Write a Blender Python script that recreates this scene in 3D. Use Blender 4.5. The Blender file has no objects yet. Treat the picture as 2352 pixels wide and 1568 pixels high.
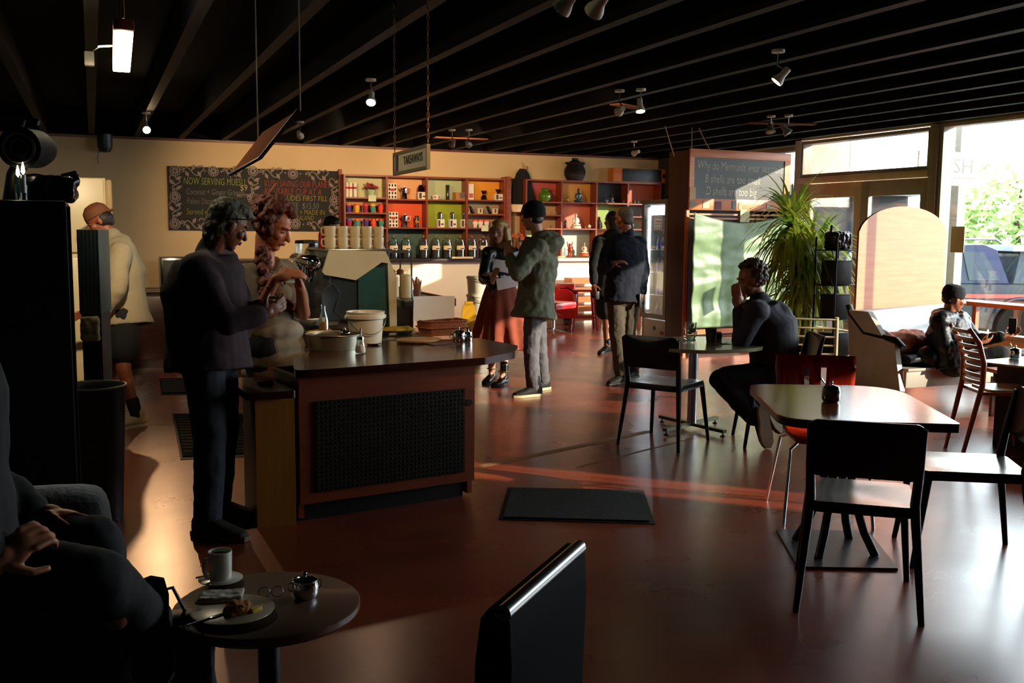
import bpy, bmesh, math, random
from mathutils import Vector, Matrix, Quaternion
PI = math.pi
random.seed(7)
scene = bpy.context.scene
COL = scene.collection

# ------------------------------------------------------------------ camera
F_PX, CAM_H = 2287.0, 1.55
PITCH, ROLL, YAW = math.radians(6.43), math.radians(0.5), math.radians(22.8)
HD = Vector((math.sin(YAW)*math.cos(PITCH), math.cos(YAW)*math.cos(PITCH), -math.sin(PITCH)))
RT = Vector((math.cos(YAW), -math.sin(YAW), 0))
UP = RT.cross(HD)
cam_data = bpy.data.cameras.new('camera')
cam_data.sensor_width = 36.0
cam_data.lens = F_PX/2352*36.0
cam_data.clip_start, cam_data.clip_end = 0.05, 300
cam = bpy.data.objects.new('camera', cam_data)
COL.objects.link(cam)
cR = RT*math.cos(ROLL)+UP*math.sin(ROLL)
cU = -RT*math.sin(ROLL)+UP*math.cos(ROLL)
cam.matrix_world = Matrix(((cR.x, cU.x, -HD.x, 0), (cR.y, cU.y, -HD.y, 0), (cR.z, cU.z, -HD.z, CAM_H), (0, 0, 0, 1)))
scene.camera = cam

# ------------------------------------------------------------------ sky, sun, exposure
world = bpy.data.worlds.new('sky')
scene.world = world
world.use_nodes = True
wn = world.node_tree.nodes
wbg = wn['Background']
wbg.inputs['Color'].default_value = (0.86, 0.93, 1.0, 1)
wbg.inputs['Strength'].default_value = 13.0
SUN_AZ = Vector((0.73, -0.68, 0)).normalized()
SUN_EL = math.radians(16)
sun_d = bpy.data.lights.new('sun', 'SUN')
sun_d.energy = 11.0
sun_d.angle = math.radians(0.5)
sun_d.color = (1.0, 0.84, 0.68)
sun = bpy.data.objects.new('sun', sun_d)
COL.objects.link(sun)
sv = Vector((SUN_AZ.x*math.cos(SUN_EL), SUN_AZ.y*math.cos(SUN_EL), math.sin(SUN_EL)))
sun.rotation_euler = sv.to_track_quat('Z', 'Y').to_euler()
sun.location = (20, -10, 8)
scene.view_settings.view_transform = 'Standard'
scene.view_settings.look = 'None'
scene.view_settings.gamma = 1
scene.view_settings.exposure = 0.0
scene.view_settings.use_curve_mapping = False
scene.cycles.use_denoising = True
scene.cycles.max_bounces = 7
scene.cycles.diffuse_bounces = 4
scene.cycles.glossy_bounces = 4
scene.cycles.transparent_max_bounces = 16
scene.cycles.caustics_reflective = False
scene.cycles.caustics_refractive = False
scene.cycles.sample_clamp_indirect = 6.0

# ------------------------------------------------------------------ picture point -> place
def _ray(px, py):
    u, v = (px-1176)/F_PX, -(py-784)/F_PX
    c, s = math.cos(ROLL), math.sin(ROLL)
    return HD + RT*(c*u-s*v) + UP*(s*u+c*v)
def atZ(px, py, z=0.0):
    d = _ray(px, py); t = (z-CAM_H)/d.z
    return Vector((d.x*t, d.y*t, z))
def atX(px, py, x):
    d = _ray(px, py); t = x/d.x
    return Vector((x, d.y*t, CAM_H+d.z*t))
def atY(px, py, y):
    d = _ray(px, py); t = y/d.y
    return Vector((d.x*t, y, CAM_H+d.z*t))
def atD(px, py, D):
    d = _ray(px, py)
    return Vector((d.x*D, d.y*D, CAM_H+d.z*D))

# ------------------------------------------------------------------ materials
def lin(h):
    if isinstance(h, (tuple, list)): return (h[0], h[1], h[2], 1)
    h = h.lstrip('#')
    v = [int(h[i:i+2], 16)/255 for i in (0, 2, 4)]
    return tuple((c/12.92 if c <= 0.04045 else ((c+0.055)/1.055)**2.4) for c in v)+(1,)
_mats = {}
def mat(name, col, rough=0.6, metal=0.0, var=0.12, vscale=6.0, bump=0.0, bscale=60.0, spec=0.5, coat=0.0, stretch=(1,1,1), col2=None, sheen=0.0):
    if name in _mats: return _mats[name]
    m = bpy.data.materials.new(name); m.use_nodes = True
    nt = m.node_tree; N, L = nt.nodes, nt.links
    b = N['Principled BSDF']
    c = lin(col)
    b.inputs['Roughness'].default_value = rough
    b.inputs['Metallic'].default_value = metal
    b.inputs['Specular IOR Level'].default_value = spec
    b.inputs['Coat Weight'].default_value = coat
    b.inputs['Coat Roughness'].default_value = 0.15
    b.inputs['Sheen Weight'].default_value = sheen
    tc = N.new('ShaderNodeTexCoord'); mp = N.new('ShaderNodeMapping')
    mp.inputs['Scale'].default_value = stretch
    L.new(tc.outputs['Object'], mp.inputs['Vector'])
    if var > 0 or col2:
        n = N.new('ShaderNodeTexNoise'); n.inputs['Scale'].default_value = vscale; n.inputs['Detail'].default_value = 5
        L.new(mp.outputs['Vector'], n.inputs['Vector'])
        r = N.new('ShaderNodeValToRGB')
        e = r.color_ramp.elements
        e[0].position, e[1].position = 0.3, 0.7
        if col2:
            e[0].color, e[1].color = c, lin(col2)
        else:
            e[0].color = tuple(x*(1-var) for x in c[:3])+(1,)
            e[1].color = tuple(min(1, x*(1+var)) for x in c[:3])+(1,)
        L.new(n.outputs['Fac'], r.inputs['Fac']); L.new(r.outputs['Color'], b.inputs['Base Color'])
    else:
        b.inputs['Base Color'].default_value = c
    if bump > 0:
        n2 = N.new('ShaderNodeTexNoise'); n2.inputs['Scale'].default_value = bscale; n2.inputs['Detail'].default_value = 4
        L.new(mp.outputs['Vector'], n2.inputs['Vector'])
        bu = N.new('ShaderNodeBump'); bu.inputs['Strength'].default_value = bump; bu.inputs['Distance'].default_value = 0.01
        L.new(n2.outputs['Fac'], bu.inputs['Height']); L.new(bu.outputs['Normal'], b.inputs['Normal'])
    _mats[name] = m
    return m
def wood(name, c1, c2, rough=0.4, axis=0, scale=3.0, coat=0.0):
    st = [14, 14, 14]; st[axis] = 1.0
    return mat(name, c1, rough, var=0, vscale=scale, bump=0.08, bscale=scale*3, stretch=tuple(st), col2=c2, coat=coat)
def glow(name, col, strength):
    if name in _mats: return _mats[name]
    m = bpy.data.materials.new(name); m.use_nodes = True
    b = m.node_tree.nodes['Principled BSDF']
    b.inputs['Base Color'].default_value = lin(col)
    b.inputs['Emission Color'].default_value = lin(col)
    b.inputs['Emission Strength'].default_value = strength
    _mats[name] = m
    return m
def leafy(name, c1, c2):
    m = mat(name, c1, 0.4, var=0.0, vscale=2.5, col2=c2, spec=0.6)
    nt = m.node_tree; N, L = nt.nodes, nt.links; b = N['Principled BSDF']
    t = N.new('ShaderNodeBsdfTranslucent'); x = N.new('ShaderNodeMixShader'); x.inputs['Fac'].default_value = 0.45
    L.new(b.inputs['Base Color'].links[0].from_socket, t.inputs['Color'])
    L.new(b.outputs[0], x.inputs[1]); L.new(t.outputs[0], x.inputs[2]); L.new(x.outputs[0], N['Material Output'].inputs['Surface'])
    return m
def glass(name, tint=(0.95, 0.98, 0.97), rough=0.02, refl=0.12):
    if name in _mats: return _mats[name]
    m = bpy.data.materials.new(name); m.use_nodes = True
    nt = m.node_tree; N, L = nt.nodes, nt.links
    N.remove(N['Principled BSDF'])
    t = N.new('ShaderNodeBsdfTransparent'); t.inputs['Color'].default_value = tint+(1,)
    g = N.new('ShaderNodeBsdfGlossy'); g.inputs['Roughness'].default_value = rough
    lw = N.new('ShaderNodeLayerWeight'); lw.inputs['Blend'].default_value = 0.25
    mul = N.new('ShaderNodeMath'); mul.operation = 'MULTIPLY_ADD'
    mul.inputs[1].default_value = 0.6; mul.inputs[2].default_value = refl*0.4
    mx = N.new('ShaderNodeMixShader')
    L.new(lw.outputs['Fresnel'], mul.inputs[0]); L.new(mul.outputs[0], mx.inputs['Fac'])
    L.new(t.outputs[0], mx.inputs[1]); L.new(g.outputs[0], mx.inputs[2])
    L.new(mx.outputs[0], N['Material Output'].inputs['Surface'])
    _mats[name] = m
    return m

# ------------------------------------------------------------------ mesh helpers
def _basis(d):
    d = Vector(d).normalized()
    a = Vector((0, 0, 1)) if abs(d.z) < 0.95 else Vector((0, 1, 0))
    x = a.cross(d).normalized(); y = d.cross(x)
    return x, y, d
def RZ(a): return Matrix.Rotation(a, 4, 'Z')
def RX(a): return Matrix.Rotation(a, 4, 'X')
def RY(a): return Matrix.Rotation(a, 4, 'Y')
def T(*p): return Matrix.Translation(Vector(p))
class MB:
    def __init__(s): s.bm = bmesh.new(); s.M = Matrix.Identity(4); s.mi = 0
    def _v(s, p): return s.bm.verts.new(s.M @ Vector(p))
    def _f(s, vs):
        try:
            f = s.bm.faces.new(vs); f.material_index = s.mi; return f
        except ValueError: return None
    def box(s, x0, y0, z0, x1, y1, z1, bev=0.0):
        if bev > 0:
            b = min(bev, abs(x1-x0)*0.49, abs(y1-y0)*0.49, abs(z1-z0)*0.49)
            t = bmesh.new()
            bmesh.ops.create_cube(t, size=1.0)
            for v in t.verts:
                v.co = Vector(((x0+x1)/2+v.co.x*(x1-x0), (y0+y1)/2+v.co.y*(y1-y0), (z0+z1)/2+v.co.z*(z1-z0)))
            bmesh.ops.bevel(t, geom=t.edges[:], offset=b, segments=2, affect='EDGES', profile=0.6)
            mp = {v: s._v(v.co) for v in t.verts}
            for f in t.faces: s._f([mp[v] for v in f.verts])
            t.free(); return s
        c = [s._v((x, y, z)) for z in (z0, z1) for y in (y0, y1) for x in (x0, x1)]
        for q in ((0,2,3,1), (4,5,7,6), (0,1,5,4), (2,6,7,3), (0,4,6,2), (1,3,7,5)): s._f([c[i] for i in q])
        return s
    def cbox(s, c, d, bev=0.0):
        return s.box(c[0]-d[0]/2, c[1]-d[1]/2, c[2]-d[2]/2, c[0]+d[0]/2, c[1]+d[1]/2, c[2]+d[2]/2, bev)
    def loft(s, rings, cap=True, closed=True):
        vs = [[s._v(p) for p in r] for r in rings]
        n = len(vs[0])
        for a, b in zip(vs, vs[1:]):
            for i in range(n if closed else n-1):
                j = (i+1) % n
                s._f([a[i], a[j], b[j], b[i]])
        if cap and closed:
            s._f(list(reversed(vs[0]))); s._f(vs[-1])
        return s
    def cyl(s, a, b, r0, r1=None, seg=12, cap=True):
        r1 = r0 if r1 is None else r1
        a, b = Vector(a), Vector(b)
        x, y, d = _basis(b-a)
        f = lambda c, r: [c + (x*math.cos(2*PI*i/seg)+y*math.sin(2*PI*i/seg))*r for i in range(seg)]
        return s.loft([f(a, r0), f(b, r1)], cap)
    def cap(s, a, b, r0, r1=None, seg=12):
        r1 = r0 if r1 is None else r1
        a, b = Vector(a), Vector(b)
        if (b-a).length < 1e-5: b = a+Vector((0, 0, 1e-4))
        x, y, d = _basis(b-a)
        f = lambda c, r: [c + (x*math.cos(2*PI*i/seg)+y*math.sin(2*PI*i/seg))*r for i in range(seg)]
        R = []
        for t in (-80, -55, -28): R.append(f(a+d*(math.sin(math.radians(t))*r0), math.cos(math.radians(t))*r0))
        R.append(f(a, r0)); R.append(f(b, r1))
        for t in (28, 55, 80): R.append(f(b+d*(math.sin(math.radians(t))*r1), math.cos(math.radians(t))*r1))
        return s.loft(R)
    def tube(s, pts, r, seg=8, closed=False, flat=None):
        pts = [Vector(p) for p in pts]
        n = len(pts); rings = []
        for i, p in enumerate(pts):
            if closed: d = pts[(i+1) % n]-pts[i-1]
            else: d = pts[min(i+1, n-1)]-pts[max(i-1, 0)]
            d.normalize()
            if i == 0: x, y, _ = _basis(d)
            else:
                x = (px_ - d*px_.dot(d)).normalized(); y = d.cross(x)
            px_ = x
            rr = r[i] if isinstance(r, (list, tuple)) else r
            fy = 1.0 if flat is None else flat
            rings.append([p + x*math.cos(2*PI*k/seg)*rr + y*math.sin(2*PI*k/seg)*rr*fy for k in range(seg)])
        if closed: rings.append(rings[0][:])
        return s.loft(rings, cap=not closed)
    def lathe(s, prof, c=(0, 0, 0), seg=20, sx=1.0, sy=1.0):
        c = Vector(c)
        rings = [[c+Vector((r*math.cos(2*PI*i/seg)*sx, r*math.sin(2*PI*i/seg)*sy, z)) for i in range(seg)] for r, z in [(max(r, 1e-4), z) for r, z in prof]]
        return s.loft(rings)
    def ell(s, c, r, rot=None, seg=16, rg=10):
        c = Vector(c); r = (r, r, r) if not isinstance(r, (tuple, list)) else r
        R = rot.to_3x3() if rot is not None else Matrix.Identity(3)
        rings = []
        for j in range(1, rg):
            t = PI*j/rg
            rings.append([c+R @ Vector((r[0]*math.sin(t)*math.cos(2*PI*i/seg), r[1]*math.sin(t)*math.sin(2*PI*i/seg), -r[2]*math.cos(t))) for i in range(seg)])
        return s.loft(rings)
    def prism(s, poly, z0, z1):
        a = [s._v((p[0], p[1], z0)) for p in poly]; b = [s._v((p[0], p[1], z1)) for p in poly]
        n = len(poly)
        s._f(list(reversed(a))); s._f(b)
        for i in range(n): s._f([a[i], a[(i+1) % n], b[(i+1) % n], b[i]])
        return s
    def quad(s, a, b, c, d): s._f([s._v(a), s._v(b), s._v(c), s._v(d)]); return s
    def build(s, name, m, parent=None, loc=None, smooth=True, rot=None, recalc=True, angle=0.7):
        if recalc: bmesh.ops.recalc_face_normals(s.bm, faces=s.bm.faces[:])
        me = bpy.data.meshes.new(name)
        s.bm.to_mesh(me); s.bm.free()
        for k in (m if isinstance(m, (list, tuple)) else [m]): me.materials.append(k)
        if smooth:
            me.shade_smooth()
            try: me.set_sharp_from_angle(angle=angle)
            except Exception: pass
        o = bpy.data.objects.new(name, me); COL.objects.link(o)
        if parent is not None: o.parent = parent
        if loc is not None: o.location = loc
        if rot is not None: o.rotation_euler = (0, 0, rot)
        return o
def rrect(x0, y0, x1, y1, r, n=5):
    r = min(r, abs(x1-x0)/2-1e-4, abs(y1-y0)/2-1e-4)
    P = []
    for cx, cy, a0 in ((x1-r, y1-r, 0), (x0+r, y1-r, 90), (x0+r, y0+r, 180), (x1-r, y0+r, 270)):
        for k in range(n+1):
            a = math.radians(a0+90*k/n); P.append((cx+r*math.cos(a), cy+r*math.sin(a)))
    return P
def rpoly(P, rad, n=5):
    out = []; m = len(P)
    for i, p in enumerate(P):
        p = Vector(p[:2]); a = Vector(P[i-1][:2]); b = Vector(P[(i+1) % m][:2])
        r = rad[i] if isinstance(rad, (list, tuple)) else rad
        if r <= 0: out.append(tuple(p)); continue
        d1 = (a-p).normalized(); d2 = (b-p).normalized()
        s0, s1 = p+d1*r, p+d2*r
        for k in range(n+1):
            t = k/n; q = s0*(1-t)**2+p*2*t*(1-t)+s1*t*t; out.append(tuple(q))
    return out
def tag(o, label=None, cat=None, group=None, kind=None):
    if label: o['label'] = label
    if cat: o['category'] = cat
    if group: o['group'] = group
    if kind: o['kind'] = kind
    return o
def thing(name, label, cat, loc=(0, 0, 0), rz=0.0, group=None):
    o = bpy.data.objects.new(name, None); COL.objects.link(o)
    o.empty_display_size = 0.1
    o.location = loc; o.rotation_euler = (0, 0, rz)
    return tag(o, label, cat, group)
def struct(name, mb, m, **k): return tag(mb.build(name, m, **k), kind='structure')
def dup(root, loc, rz=None, label=None, group=None, scale=None):
    r = root.copy(); COL.objects.link(r); r.location = loc
    if rz is not None: r.rotation_euler = (0, 0, rz)
    if scale is not None: r.scale = scale
    if label: r['label'] = label
    if group: r['group'] = group
    for ch in list(root.children):
        c = ch.copy(); COL.objects.link(c); c.parent = r
        for g in list(ch.children):
            d = g.copy(); COL.objects.link(d); d.parent = c
    return r
def bake(o):
    dg = bpy.context.evaluated_depsgraph_get(); dg.update()
    me = bpy.data.meshes.new_from_object(o.evaluated_get(dg))
    o.modifiers.clear(); old = o.data; o.data = me
    me.name = old.name; bpy.data.meshes.remove(old)
    me.shade_smooth()
    return o
_tex = {}
def melt(o, voxel=0.008, smooth=4, disp=0.0, dscale=0.1):
    m = o.modifiers.new('r', 'REMESH'); m.mode = 'VOXEL'; m.voxel_size = voxel; m.use_smooth_shade = True
    if smooth:
        m = o.modifiers.new('s', 'SMOOTH'); m.factor = 0.6; m.iterations = smooth
    if disp > 0:
        k = round(dscale, 3)
        if k not in _tex:
            t = bpy.data.textures.new('folds', 'CLOUDS'); t.noise_scale = dscale; t.noise_depth = 2; _tex[k] = t
        m = o.modifiers.new('d', 'DISPLACE'); m.texture = _tex[k]; m.strength = disp; m.mid_level = 0.5; m.texture_coords = 'LOCAL'
    return bake(o)
def text_mesh(body, size, name, m, parent, M, extrude=0.0004, bold=0.0, sx=1.0, align='LEFT', shear=0.0):
    c = bpy.data.curves.new('t', 'FONT'); c.body = body; c.size = size; c.extrude = extrude; c.offset = bold; c.resolution_u = 2
    c.align_x = align; c.shear = shear
    o = bpy.data.objects.new('t', c); COL.objects.link(o)
    dg = bpy.context.evaluated_depsgraph_get(); dg.update()
    me = bpy.data.meshes.new_from_object(o.evaluated_get(dg))
    bpy.data.objects.remove(o); bpy.data.curves.remove(c)
    me.transform(M @ Matrix.Diagonal((sx, 1, 1, 1)))
    me.materials.clear(); me.materials.append(m)
    me.name = name
    q = bpy.data.objects.new(name, me); COL.objects.link(q); q.parent = parent
    return q

# shared materials
m_black = mat('black_paint', '#0b0b0d', 0.45)
m_blackmetal = mat('black_powdercoat', '#15161a', 0.35, 0.3)
m_steel = mat('brushed_steel', '#b9bcc0', 0.25, 1.0, var=0.08, bump=0.02)
m_chrome = mat('chrome', '#dcdcdc', 0.08, 1.0, var=0.03)
m_white = mat('white_ceramic', '#e9e2d2', 0.25, var=0.03, coat=0.3)
m_cream = mat('cream_enamel', '#e9d9b0', 0.3, var=0.04, coat=0.3)
m_paper = mat('white_paper', '#efe9e6', 0.8, var=0.03)
m_redwood = wood('red_stained_wood', '#6e2a14', '#8e3d1e', 0.4)
m_orangewood = wood('orange_pine', '#b8602c', '#d07a3e', 0.4)
m_darkwood = wood('dark_brown_wood', '#2a0f08', '#44190c', 0.28, coat=0.5)
m_plastic_w = mat('white_plastic', '#e6dcc4', 0.4, var=0.04)
m_glass = glass('clear_glass')
m_leather = mat('black_leather', '#0a0a0d', 0.5, bump=0.12, bscale=90, spec=0.3)
m_rubber = mat('black_rubber', '#070707', 0.85, bump=0.2, bscale=120, spec=0.1)
m_bulb_w = glow('warm_bulb', '#ffd9a8', 30)
m_bulb_c = glow('cool_bulb', '#fff6e0', 30)
# ================================================================== THE ROOM
YW, XB, XL, ZC = 15.2, 9.0, -2.6, 3.12
XB2 = 9.75
def floor_mat():
    m = bpy.data.materials.new('polished_red_concrete'); m.use_nodes = True
    nt = m.node_tree; N, L = nt.nodes, nt.links; b = N['Principled BSDF']
    tc = N.new('ShaderNodeTexCoord')
    def noise(sc, det=6, rough=0.6):
        n = N.new('ShaderNodeTexNoise'); n.inputs['Scale'].default_value = sc; n.inputs['Detail'].default_value = det
        n.inputs['Roughness'].default_value = rough; L.new(tc.outputs['Object'], n.inputs['Vector']); return n
    a = noise(1.1); r = N.new('ShaderNodeValToRGB'); e = r.color_ramp.elements
    e[0].position, e[1].position = 0.32, 0.7
    e[0].color, e[1].color = lin('#6a2412'), lin('#9c4424')
    L.new(a.outputs['Fac'], r.inputs['Fac'])
    # worn pale patches
    w = noise(2.3, 6, 0.6); r2 = N.new('ShaderNodeValToRGB'); r2.color_ramp.elements[0].position, r2.color_ramp.elements[1].position = 0.5, 0.85
    L.new(w.outputs['Fac'], r2.inputs['Fac'])
    mx = N.new('ShaderNodeMixRGB'); mx.inputs['Color2'].default_value = lin('#8a5a3c')
    ml = N.new('ShaderNodeMath'); ml.operation = 'MULTIPLY'; ml.inputs[1].default_value = 0.12
    L.new(r2.outputs['Color'], ml.inputs[0]); L.new(ml.outputs[0], mx.inputs['Fac']); L.new(r.outputs['Color'], mx.inputs['Color1'])
    L.new(mx.outputs['Color'], b.inputs['Base Color'])
    g = noise(3.0, 4, 0.5); rr = N.new('ShaderNodeMapRange')
    rr.inputs['From Min'].default_value, rr.inputs['From Max'].default_value = 0.3, 0.75
    rr.inputs['To Min'].default_value, rr.inputs['To Max'].default_value = 0.26, 0.34
    L.new(g.outputs['Fac'], rr.inputs['Value']); L.new(rr.outputs['Result'], b.inputs['Roughness'])
    h = noise(3.0, 8, 0.6); bu = N.new('ShaderNodeBump'); bu.inputs['Strength'].default_value = 0.012; bu.inputs['Distance'].default_value = 0.01
    L.new(h.outputs['Fac'], bu.inputs['Height']); L.new(bu.outputs['Normal'], b.inputs['Normal'])
    b.inputs['Specular IOR Level'].default_value = 0.7
    b.inputs['Coat Weight'].default_value = 0.55; b.inputs['Coat Roughness'].default_value = 0.27; b.inputs['Coat IOR'].default_value = 2.0
    return m
struct('floor', MB().box(XL, -4, -0.2, XB2+0.12, YW, 0), floor_mat())
m_wall = mat('cream_painted_wall', '#cdb287', 0.8, var=0.06, vscale=1.3, bump=0.05, bscale=30)
m_wallw = mat('pale_painted_wall', '#e0d6c2', 0.7, var=0.04, vscale=1.5, bump=0.04, bscale=30)
m_ceil = mat('midnight_blue_ceiling', '#040406', 0.8, var=0.1, spec=0.1)
m_beam = mat('black_blue_beam_paint', '#050509', 0.6, var=0.15, vscale=3, bump=0.1, bscale=12, stretch=(6, 1, 6), spec=0.12)
struct('wall_back', MB().box(XL, YW, 0, XB2+0.12, YW+0.15, 3.3), m_wall)
struct('wall_left', MB().box(XL-0.12, -4, 0, XL, YW, 3.3), mat('teal_corrugated_cladding', '#3f7068', 0.5, var=0.1))
struct('wall_front', MB().box(XL, -4.12, 0, XB+0.12, -4, 3.3), mat('dark_plaster', '#3a2a20', 0.8))
struct('ceiling', MB().box(XL, -4, ZC, XB2+0.12, YW, ZC+0.1), m_ceil)
# teal ridges of the left cladding
rb = MB()
for i in range(60):
    y = 0.5+i*0.24
    rb.box(XL, y, 1.9, XL+0.03, y+0.07, ZC)
struct('trim_1', rb, mat('teal_ridge', '#4b8078', 0.45))
# joists, running away from the viewer, 0.585 apart
for i in range(22):
    x = -2.3+i*0.585
    if x > XB2-0.1: break
    b = MB().box(x-0.04, -3.9 if x < XB-0.1 else 11.38, 2.79, x+0.04, YW-0.014, ZC+0.01)
    o = b.build('ceiling_joist', m_beam, smooth=False); tag(o, kind='structure')
struct('trim_2', MB().box(XL, YW-0.03, 2.76, XB2, YW, 2.795), mat('copper_cornice', '#5a2a18', 0.4))
# tongue-and-groove gaps across the left bay
for yy in (5.3, 7.8, 10.6):
    struct('trim_3', MB().box(-2.26, yy, 2.95, -1.76, yy+0.09, ZC+0.01), m_beam)
    struct('trim_3', MB().box(-1.68, yy, 2.95, -1.18, yy+0.09, ZC+0.01), m_beam)
struct('shade_strip', MB().box(XL, YW-0.012, 2.796, XB2, YW-0.001, ZC), m_ceil)  # dark strip laid on the wall so no light shows between joists
struct('baseboard_back', MB().box(XL, YW-0.02, 0, XB, YW, 0.15), mat('grey_skirting', '#8a8c93', 0.5))
# ---- wall with doors and windows (x = XB)
m_frame = mat('weathered_cream_joinery', '#e0cfa8', 0.55, var=0.1, vscale=4)
m_frameg = mat('grey_aluminium_joinery', '#a39a8a', 0.45, var=0.08)
W0, W1 = XB, XB+0.12
pier = MB()
pier.box(W0, -4, 0, W1, 2.6, 2.0); pier.box(W0, -4, 2.0, W1, -0.76, 2.79); pier.box(W0, -0.12, 2.0, W1, 2.6, 2.79)
pier.box(W0, -4, 2.79, W1, 11.37, 3.3)
pier.box(W0, 2.6, 0, W1, 8.8, 0.42)
struct('wall_return', MB().box(W0, 11.25, 0, XB2+0.12, 11.37, 1.9), mat('grey_render', '#3a3c40', 0.8)); struct('wall_return', MB().box(W0, 11.25, 1.9, XB2+0.12, 11.37, 3.3), mat('sky_pale_render', '#cfc8b8', 0.8))  # upper part coloured pale as bright sky, lower part as dark building
D_ = XB2-XB
pier.box(W0+D_, 11.37, 2.79, W1+D_, YW, 3.3)
pier.box(W0+D_, 11.37, 0, W1+D_, 11.7, 2.79)
pier.box(W0+D_, 14.7, 0, W1+D_, YW, 2.79)
pier.box(W0+D_, 11.7, 0, W1+D_, 14.7, 0.25)
struct('wall_right', pier, m_wall)
# big shop window, three lights
def window(n, y0, y1, z0, z1, mull=(), trans=()):
    w = thing('window_%d' % n, None, None, (0, 0, 0)); w['kind'] = 'structure'
    f = MB()
    t = 0.045
    f.box(W0-0.02, y0, z0, W1+0.02, y0+t, z1, 0.006); f.box(W0-0.02, y1-t, z0, W1+0.02, y1, z1, 0.006)
    f.box(W0-0.02, y0+t, z1-t, W1+0.02, y1-t, z1, 0.006); f.box(W0-0.02, y0+t, z0, W1+0.02, y1-t, z0+t, 0.006)
    for m_ in mull: f.box(W0-0.01, m_-0.03, z0+t, W1+0.01, m_+0.03, z1-t, 0.006)
    for z in trans: f.box(W0-0.01, y0+t, z-0.025, W1+0.01, y1-t, z+0.025, 0.006)
    tag(f.build('window_frame', m_frameg, w), kind='structure')
    tag(MB().box(W0+0.05, y0+t, z0+t, W0+0.058, y1-t, z1-t).build('window_glass', m_glass, w), kind='structure')
    return w
window(1, 2.6, 8.78, 0.42, 2.79, mull=(5.6,))
slot = thing('window_4', None, None, (0, 0, 0)); slot['kind'] = 'structure'  # unseen slot added in the pier to throw a sun streak inside
for q0, q1 in ((-0.76, -0.75), (-0.50, -0.45), (-0.32, -0.305), (-0.13, -0.12)): tag(MB().box(W0+0.05, q0, 2.0, W0+0.065, q1, 2.76).build('window_frame', m_frameg, slot, smooth=False), kind='structure')  # bars only split the floor streak into bands
tag(MB().box(W0, -0.76, 2.76, W1, -0.12, 2.79).build('window_frame', m_frameg, slot, smooth=False), kind='structure')
w2 = window(2, 11.7, 14.7, 0.25, 2.79, mull=(13.2,)); w2.location.x = D_
window(3, 8.92, 11.22, 2.28, 2.77, mull=())
struct('trim_4', MB().box(W0-0.04, 8.8, 0, W1+0.03, 8.92, 2.79, 0.01), m_frameg)
struct('trim_4', MB().box(W0-0.05, 8.92, 2.2, W1+0.03, 11.25, 2.28, 0.01), m_frame)
struct('trim_4', MB().box(W0-0.05, 11.14, 0, W1+0.03, 11.25, 2.2, 0.01), m_frame)
for k, (a, b) in enumerate(((8.93, 10.02), (10.03, 11.13))):
    d = thing('door_%d' % (k+1), None, None, (0, 0, 0)); d['kind'] = 'structure'
    f = MB(); s_ = 0.12
    f.box(W0-0.01, a, 0.0, W0+0.05, a+s_, 2.19, 0.006); f.box(W0-0.01, b-s_, 0, W0+0.05, b, 2.19, 0.006)
    f.box(W0-0.01, a+s_, 2.0, W0+0.05, b-s_, 2.19, 0.006); f.box(W0-0.01, a+s_, 0, W0+0.05, b-s_, 0.28, 0.006)
    tag(f.build('door_frame', m_frame if k else m_frameg, d), kind='structure')
    tag(MB().box(W0+0.015, a+s_, 0.28, W0+0.023, b-s_, 2.0).build('door_glass', m_glass, d), kind='structure')
    hy = b-0.07 if k == 0 else a+0.07
    h = MB().tube([(W0-0.012, hy, 0.95), (W0-0.06, hy, 0.96), (W0-0.06, hy, 1.2), (W0-0.012, hy, 1.21)], 0.01)
    tag(h.build('door_handle', m_steel, d), kind='structure')
# pier between back wall shelves and the tall noticeboard
struct('column', MB().box(9.12, YW-0.5, 0, 9.3, YW-0.0, 2.79), mat('dark_post_paint', '#2c2724', 0.6))
# pale worn strips and filled trench in the floor
fx = MB()
for a, b, w_ in ((( 2.3, 5.98), (3.95, 6.6), 0.035), ((2.9, 5.75), (4.1, 6.25), 0.012)):
    a, b = Vector(a+(0.0012,)), Vector(b+(0.0012,)); n = Vector((-(b-a).y, (b-a).x, 0)).normalized()*w_
    fx.quad(a-n, b-n, b+n, a+n)
tag(fx.build('trim_5', mat('filled_floor_joint', '#8d6a48', 0.6, var=0.3, vscale=20), smooth=False), kind='structure')
# portals: guide the renderer's sky sampling through the real openings
for (y0, y1, z0, z1) in ((2.6, 8.78, 0.42, 2.79), (11.7, 14.7, 0.25, 2.79), (8.94, 11.2, 0.28, 2.77)):
    l = bpy.data.lights.new('sky_portal', 'AREA'); l.shape = 'RECTANGLE'; l.size = z1-z0; l.size_y = y1-y0
    l.cycles.is_portal = True
    o = bpy.data.objects.new('sky_portal', l); COL.objects.link(o)
    o.location = (W1+0.06+(D_ if y0 > 11.5 else 0), (y0+y1)/2, (z0+z1)/2); o.rotation_euler = (0, PI/2, 0)
# ================================================================== THE BACK WALL: LEDGE, SHELVES AND WHAT STANDS ON THEM
YF = 14.96            # front plane of the shelving
LED = 1.085
hw = MB(); hw.box(1.1, 14.86, 0, 9.1, YW, LED-0.051)
struct('wall_low', hw, m_wallw)
o = MB().box(1.1, 14.78, LED-0.05, 6.55, YW-0.001, LED-0.0005, 0.006).build('ledge', mat('dark_ledge_top', '#2c2328', 0.35, var=0.1)); tag(o, 'long dark ledge under the coffee jars on the back wall', 'ledge')
o = MB().box(6.56, 14.78, LED-0.05, 9.1, YW-0.001, LED-0.0005, 0.006).build('ledge', mat('white_ledge_top', '#ded5c4', 0.4, var=0.05)); tag(o, 'white ledge under the shelf of small statues', 'ledge')

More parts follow.
